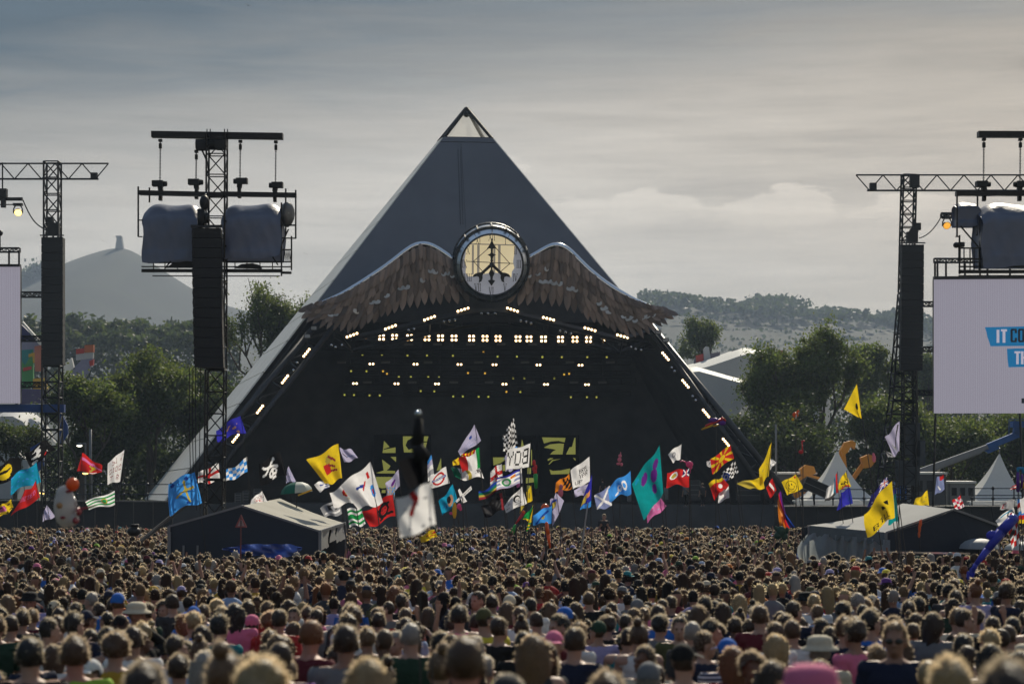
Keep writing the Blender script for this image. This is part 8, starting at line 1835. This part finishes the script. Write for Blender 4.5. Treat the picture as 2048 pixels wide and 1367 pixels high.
t = infl('small orange ball on a pole behind the bright blue crested flag', 1090, 55, ptop=(1091, 1026)); blob(t, 'ball', I_or, 55, [(1090, 1015, 8.5, 8.5)], 1)
t = infl('long orange tube streamer hanging below the bright blue crested flag', 1095, 53, ptop=(1093, 1046)); blob(t, 'tube', I_or, 53, [(1093, 1046, 1096, 1068, 3.4, 4), (1096, 1068, 1100, 1094, 4, 2)])
t = infl('pink flamingo inflatable above the red ensign flag', 1376, 62, ptop=(1379, 930)); blob(t, 'body', I_pk, 62, [(1379, 928, 7.5, 6.5), (1381, 934, 4, 4)]); blob(t, 'neck', I_pk, 62, [(1372, 924, 1366, 921, 1.6, 1.3), (1366, 921, 1361, 922, 1.5, 1.5)]); blob(t, 'head', I_pl, 62, [(1362, 922, 2.4, 1.8)]); blob(t, 'leg', I_pk, 62, [(1381, 938, 1380, 946, 1, .8)])
t = infl('rose pink inflatable figure floating left of the turquoise flag', 1240, 64, ptop=(1240, 902)); blob(t, 'figure', I_pl, 64, [(1240, 911, 3.6, 3.6), (1239, 919, 4.2, 5), (1237, 927, 4.5, 2.6), (1243, 928, 3, 3.5), (1241, 906, 1.2, 3)])
t = infl('kite-like purple, red and yellow bird inflatable on the right leg of the stage', 1430, 60, ptop=(1432, 848)); blob(t, 'body', I_pu, 60, [(1428, 840, 12, 5), (1444, 845, 8, 5)]); blob(t, 'wing', I_rd, 60, [(1443, 838, 1412, 851, 3, 2.2), (1450, 840, 1444, 835, 2.4, 2)]); blob(t, 'tail', I_ye, 60, [(1424, 850, 1404, 858, 2.5, 1.6), (1436, 849, 1428, 852, 2, 1.4)]); blob(t, 'crest', I_ye, 60, [(1446, 836, 4, 1.8)])
t = infl('small orange and white striped fish inflatable among the right trees', 1591, 62, ptop=(1592, 838)); blob(t, 'body', I_or, 62, [(1591, 829, 6.5, 5.5), (1596, 823, 3, 3.5)]); blob(t, 'stripe', I_wh, 62, [(1592, 832, 2, 5.8), (1597, 826, 1.2, 3)], 2.2); blob(t, 'tail', I_ye, 62, [(1586, 838, 3, 3)])
t = infl('red musical note inflatable over the cabin roof', 1602, 60, ptop=(1606, 906)); blob(t, 'note_head', I_rd, 60, [(1602, 903, 5, 4)]); blob(t, 'stem', I_rd, 60, [(1605, 902, 1604, 882, 1.4, 1.3), (1604, 882, 1609, 881, 1.6, 1.2)])
t = infl('pale pink fish-shaped inflatable beside the orange lifting arms', 1748, 62, ptop=(1748, 925)); blob(t, 'body', I_pl, 62, [(1748, 916, 4, 8), (1747, 908, 2.5, 3)])
t = infl('slim orange inflatable in front of the dark gable of the right tent', 1840, 57, ptop=(1840, 1074)); blob(t, 'body', I_or, 57, [(1841, 1046, 3.2, 8), (1839, 1056, 3, 10), (1838, 1068, 2.6, 7), (1843, 1041, 1.2, 4)])
t = infl('dark green shaggy inflatable near the foot of the right leg', 1562, 56, ptop=(1562, 1084)); blob(t, 'body', I_dg, 56, [(1562, 1062, 10, 11), (1556, 1070, 8, 8), (1569, 1072, 7, 8), (1552, 1056, 4, 5), (1574, 1060, 4, 7)])
t = infl('yellow surfboard-shaped inflatable below the cyan portrait flag', 909, 57, ptop=(909, 1034)); blob(t, 'board', I_ye, 57, [(909, 1020, 4.5, 17)], .4)
t = infl('hot pink inflatable piece beside the yellow surfboard shape', 918, 57.6, ptop=(918, 1016)); blob(t, 'body', I_pk, 57.6, [(918, 1012, 4.5, 6), (921, 1017, 3, 4), (902, 1026, 4, 3)])
t = infl('red and green knobbly inflatable rising right of the lettered flag', 1068, 60, ptop=(1070, 975), pbot=(1074, 1100)); blob(t, 'top', I_rd, 60, [(1068, 925, 3.5, 6), (1071, 934, 3.6, 6), (1070, 943, 4, 6), (1067, 937, 3, 4)]); blob(t, 'tail', I_gn, 60, [(1071, 950, 1072, 974, 4.4, 3)])
t = infl('orange, red and green windsock pole low in the middle', 1035, 56, ptop=(1046, 1024), pbot=(1024, 1080)); blob(t, 'tip', I_or, 56, [(1047, 1024, 3.6, 4)]); blob(t, 'sleeve', I_rd, 56, [(1045, 1028, 1032, 1046, 3.6, 1.4)]); blob(t, 'tassel', I_gn, 56, [(1030, 1050, 1022, 1064, 2.4, .8), (1030, 1050, 1027, 1068, 2, .8), (1029, 1052, 1030, 1064, 1.6, .6)])
t = infl('very long royal blue tail windsock at the right edge', 1990, 40, ptop=(2042, 1030), pbot=(2050, 1150)); blob(t, 'mouth', plastic('light_blue', (.10, .14, .62)), 40, [(2026, 1037, 11, 10)], 1); blob(t, 'tail', I_bl, 40, [(2026, 1038, 2003, 1062, 10.5, 11), (2003, 1062, 1975, 1098, 11, 7.5), (1975, 1098, 1952, 1128, 7.5, 5), (1952, 1128, 1945, 1140, 5, 5)]); blob(t, 'fin', I_bl, 40, [(1984, 1070, 12, 10), (1944, 1144, 6, 11), (1936, 1150, 3, 9)], .5)
t = infl('cyan and purple hooped inflatable on a pole at the right edge', 2040, 54, ptop=(2036, 985), pbot=(2040, 1120)); blob(t, 'hoop', I_cy, 54, [(2036, 942, 2036, 936, 2.5, 3), (2036, 936, 2046, 936, 3, 3), (2046, 936, 2046, 944, 3, 2.5)]); blob(t, 'sleeve', I_pu, 54, [(2036, 945, 2036, 980, 3, 4), (2044, 950, 2044, 972, 2.5, 2.5)]); blob(t, 'petal', I_ye, 54, [(2047, 970, 4, 6)])
t = infl('pink and grey costume-head inflatable above the slanting white flag', 1121, 57, ptop=(1121, 1000)); blob(t, 'head', I_pl, 57, [(1121, 985, 5.5, 9), (1122, 973, 4, 5)]); blob(t, 'face', I_gr, 57, [(1121, 976, 2.5, 3)], 2.)
# crossed white lettered boards
def xsign():
    d = 57.; t = thing('crossed_sign', 'white crossed boards with black lettering, like an X, beside the cyan portrait flag', 'sign', Vector((P(930, 0, d).x, d, gz(d))))
    pole_for(t, 925, 990, 929, 1100, d)
    cloth(t, 'lettered_board', [(911, 1001), (942, 971), (944, 978), (914, 1004)], d, [('bg', 'W'), ('txt', 'CLEETHORPE', .03, .18, .98, .82, 'K')], 70, 14, .05, off=.08); cloth(t, 'plain_board', [(916, 980), (919, 976), (934, 1002), (925, 1006)], d, [('bg', 'W'), ('txt', 'WE', .2, .6, .8, .9, 'H')], 20, 30, .05)
xsign()
# green and white umbrella
d = 66; c = P(593, 985, d); parasol('green and white umbrella with yellow trim above the left tent', c, 32 * ppm(d), 22 * ppm(d), [pgd, pgd, mat('umbrella_white', (.5, .55, .52), .6, transl=.3), mat('umbrella_white', (.5, .55, .52), .6)], gz(d), 'umbrella', tilt=(.1, 0))
b = MB(); b.bar(P(596, 990, 65.4), P(624, 979, 65.4), .02, .05); tag(b.build('yellow_streamer', I_ye), 'thin yellow streamer under the green and white umbrella', 'streamer')
# blurred near flags on one stick
d = 13.5; q = ppm(d)
t = thing('hand_flag', 'blurred black flag on a stick with a silver knob, in front of the stage', 'flag', Vector((P(842, 0, d).x, d, gz(d)))); b = MB(); b.tube(Vector((P(842, 0, d).x, d, gz(d) + 1.2)), P(837, 830, d), .006, .004, 6); b.build('pole', M_pole, t); b = MB(); b.ball(P(836.5, 826, d), 6.5 * q, 12, 8); b.build('knob', M_chrome, t, True)
b = MB(); b.tube(P(837, 836, d), P(834, 890, d), 8 * q, 13 * q, 10); b.tube(P(834, 890, d), P(845, 920, d), 13 * q, 18 * q, 10); b.build('sleeve', mat('black_cloth', (.010, .010, .011), .9), t, True)
cloth(t, 'cloth', [(795, 925), (846, 900), (855, 955), (818, 980)], d, [('bg', 'K')], 24, 20, 1.0); cloth(t, 'fold', [(830, 905), (858, 912), (852, 948), (842, 985)], d, [('bg', 'K'), ('rect', .4, .2, .8, .8, 'D')], 20, 20, 1.0, off=.02)
t = thing('hand_flag', 'blurred white flag with a red mark, near and below the blurred black flag', 'flag', Vector((P(858, 0, d - .2).x, d - .2, gz(d)))); b = MB(); b.tube(Vector((P(866, 0, d - .2).x, d - .2, gz(d) + 1.2)), P(862, 965, d - .2), .006, .004, 6); b.build('pole', M_pole, t)
cloth(t, 'cloth', [(790, 996), (862, 964), (872, 1048), (802, 1074)], d - .2, [('bg', 'W'), ('line', .46, .02, .58, .24, .065, 'R'), ('line', .58, .24, .40, .47, .06, 'R'), ('blot', 7, 3.4, 'H', 0, .3, 1, 1)], 40, 36, 1.0)
# triangular warning sign
d = 57.5; t = thing('warning_sign', 'red-edged triangular warning sign on a post in front of the left tent', 'sign', Vector((P(481, 0, d).x, d, gz(d)))); b = MB(); b.tube(Vector((P(480, 0, d).x, d, gz(d))), P(482, 1030, d), .02); b.build('post', mat('dull_red_post', (.16, .05, .05), .6), t)
b = MB(); b.ext([P(470, 1054, d), P(494, 1054, d), P(482, 1028, d)], (0, .02, 0)); b.build('border', mat('dull_red_sign', (.28, .07, .07), .6), t); b = MB(); b.ext([P(474.5, 1051.5, d - .01), P(489.5, 1051.5, d - .01), P(482, 1035, d - .01)], (0, .008, 0)); b.build('face', mat('sign_pink_white', (.34, .25, .25), .6), t)
b = MB(); b.box(P(482, 1044, d - .02), (.03, .01, .1)); b.box(P(482, 1049.5, d - .02), (.03, .01, .03)); b.build('symbol', M_black, t)
# camera crane
d = 70.; t = thing('camera_crane', 'black camera crane with a long slanting arm, left of the left tent', 'camera crane', Vector((P(240, 0, d).x, d, gz(d))))
b = MB(); b.bar(P(222, 1132, d), P(402, 985, d + 6), .07, .09); b.bar(P(222, 1126, d), P(402, 981, d + 6), .03, .03); b.build('arm', M_motor, t); b = MB(); b.ball(P(268, 1062, d - .3), (14 * ppm(d), .25, 10 * ppm(d)), 12, 8); b.box(P(270, 1050, d - .3), (14 * ppm(d), .3, 5 * ppm(d))); b.build('camera_head', M_motor, t, True); b = MB(); b.tube(P(240, 1118, d), Vector((P(240, 0, d).x, d, gz(d))), .1); b.box(P(224, 1130, d), (.5, .4, .4)); b.build('pedestal', M_motor, t)
# stage hands and people above the crowd
def crew(px, d, z, pi, yaw, scol, label, sc_=1.0):
    o = person(P(px, 0, d).x, d, pi, yaw, sc_, 'fair', 'short', 'dark brown', 'tee', scol, 'black', None, None, False, label); o.location.z = z; o['label'] = label; o['group'] = 'stage crew'; return o
zd = P(0, 1013, 149).z
crew(1628, 148.5, zd, 7, 1.4, 'black', 'person in black carrying a flight case on top of the right barrier')
c = P(1634, 975, 148); t = thing('flight_case', 'black flight case with silver edges carried on top of the right barrier', 'case', c - Vector((0, 0, .5)))
rx = Matrix.Rotation(R(24), 3, 'Y'); b = MB(); b.frame_box(c + rx @ Vector((-1.0, -.3, -.42)), rx @ Vector((2.0, 0, 0)), (0, .6, 0), rx @ Vector((0, 0, .84))); b.build('case_body', M_black, t)
b = MB()
for z in (-.44, 0, .44): b.bar(c + rx @ Vector((-1.02, -.33, z)), c + rx @ Vector((1.02, -.33, z)), .05)
for x in (-1.02, 1.02): b.bar(c + rx @ Vector((x, -.33, -.44)), c + rx @ Vector((x, -.33, .44)), .05)
b.build('edge_trim', M_wood, t)
crew(1208, 88, .55, 6, math.pi, 'charcoal', 'security worker raised above the crowd, facing us with hands on hips')
crew(1372, 152, P(0, 1013, 152).z, 7, 2.6, 'grey', 'crew member stooping on the dark stage under the red ensign flag')
crew(1405, 154, P(0, 1013, 154).z, 0, .3, 'charcoal', 'crew member standing on the dark stage right of the red ensign flag')
crew(1205, 163, P(0, 1002, 163).z, 0, .6, 'charcoal', 'crew member standing on the dark stage near the scrawled flag')
# equipment on the dark stage
M_gear = mat('dim_equipment', (.05, .055, .06), .5, var=.4, scale=3); M_gear2 = mat('pale_equipment', (.16, .17, .18), .5, var=.3)
def gear(x0, y0, x1, y1, d, lb, m, name='equipment_case', rails=0):
    t = thing(name, lb, 'equipment', P((x0 + x1) / 2, y1, d), 'equipment on the dark stage'); b = MB(); A = P(x0, y1, d); B_ = P(x1, y0, d); b.frame_box(A, (B_.x - A.x, 0, 0), (0, 1.2, 0), (0, 0, B_.z - A.z)); b.build('body', m, t)
    b = MB()
    for k in range(1, 4): z = A.z + (B_.z - A.z) * k / 4; b.bar(Vector((A.x, d - .03, z)), Vector((B_.x, d - .03, z)), .03, .05)
    b.build('trim', M_gear2, t); b = MB(); b.bar(Vector((A.x, d - .03, A.z)), Vector((A.x, d - .03, B_.z)), .05); b.bar(Vector((B_.x, d - .03, A.z)), Vector((B_.x, d - .03, B_.z)), .05); b.build('corner', M_wood, t)
gear(1370, 960, 1400, 998, 166, 'dim rack of equipment right of the red ensign flag', M_gear); gear(1246, 1008, 1272, 1020, 160, 'low dim case with pale edges left of the turquoise flag', M_gear); gear(1256, 986, 1262, 1002, 162, 'narrow upright pale case left of the turquoise flag', M_gear2); gear(1322, 975, 1336, 998, 164, 'pale cabinet between the pink flag and the red ensign', M_gear2); gear(1475, 960, 1520, 1000, 166, 'dim tall racks near the right stage foot', M_gear); gear(930, 1012, 962, 1024, 160, 'low grey riser left of the black flag', M_gear); gear(690, 985, 745, 1004, 168, 'dim cases behind the white flags', M_gear)
for i, x in enumerate((470, 486, 508)): gear(x, 985 - i * 4, x + 12, 1004, 160, 'dim case at the left foot of the stage, %s from the left' % ORD[i], M_gear)
# birds
M_bird = mat('dark_bird', (.02, .02, .022), .8)
def bird(px, py, d, w, bank, label):
    c = P(px, py, d); s = w * ppm(d) / 2; t = thing('bird', label, 'bird', c, 'birds in the sky'); ca, sa = math.cos(bank), math.sin(bank); rr = lambda x, y, z: c + Vector((x * ca - z * sa, y, x * sa + z * ca)) * s
    b = MB(); b.tube(rr(-.1, -.35, 0), rr(0, .1, 0), .02 * s, .12 * s, 6); b.tube(rr(0, .1, 0), rr(.02, .45, .02), .12 * s, .03 * s, 6)
    for sg in (-1, 1): b.add([rr(0, .18, .04), rr(sg * .5, .12, .28), rr(sg * 1.0, -.15, .10), rr(sg * .48, -.12, .2), rr(0, -.12, .02)], [(0, 1, 3, 4), (1, 2, 3)]); b.add([rr(0, .18, .0), rr(sg * .5, .12, .25), rr(sg * 1.0, -.15, .08), rr(sg * .48, -.12, .17), rr(0, -.12, -.02)], [(4, 3, 1, 0), (3, 2, 1)])
    b.add([rr(-.06, -.3, 0), rr(.06, -.3, 0), rr(.1, -.6, 0), rr(-.1, -.6, 0)], [(0, 1, 2, 3)]); b.build('body', M_bird, t)
bird(496, 11, 60, 16, -.3, 'largest dark bird at the very top left of the sky'); bird(767, 338, 130, 7, .3, 'tiny bird left of the pyramid top'); bird(610, 507, 130, 9, -.5, 'small bird right of the left covered speakers'); bird(206, 482, 150, 9, -.4, 'small bird beside the far hill tower'); bird(362, 364, 160, 5, .1, 'speck of a bird between the left hoists'); bird(1601, 364, 130, 9, .3, 'small dark bird left of the right cross truss'); bird(1445, 183, 150, 8, 0, 'tiny bird high in the right of the sky'); bird(1243, 520, 150, 8, .2, 'tiny pale bird right of the pyramid slope'); bird(1293, 548, 150, 6, .2, 'speck of a bird low over the right wing'); bird(1130, 448, 140, 9, 1.3, 'bird perched at the right edge of the pyramid')
# ------------------------------------------------------------------ haze
def build_haze():
    b = MB(); b.frame_box((-1900, -90, -3.2), (3800, 0, 0), (0, 3010, 0), (0, 0, 262))
    m = bpy.data.materials.new('haze_air'); m.use_nodes = True; nt = m.node_tree
    nt.nodes.remove(nt.nodes['Principled BSDF'])
    v = nt.nodes.new('ShaderNodeVolumePrincipled'); v.inputs['Color'].default_value = (.38, .48, .64, 1)
    v.inputs['Density'].default_value = .00022; v.inputs['Anisotropy'].default_value = .2
    nt.links.new(v.outputs[0], nt.nodes['Material Output'].inputs['Volume'])
    o = b.build('haze', m); tag(o, kind='stuff')
build_haze()
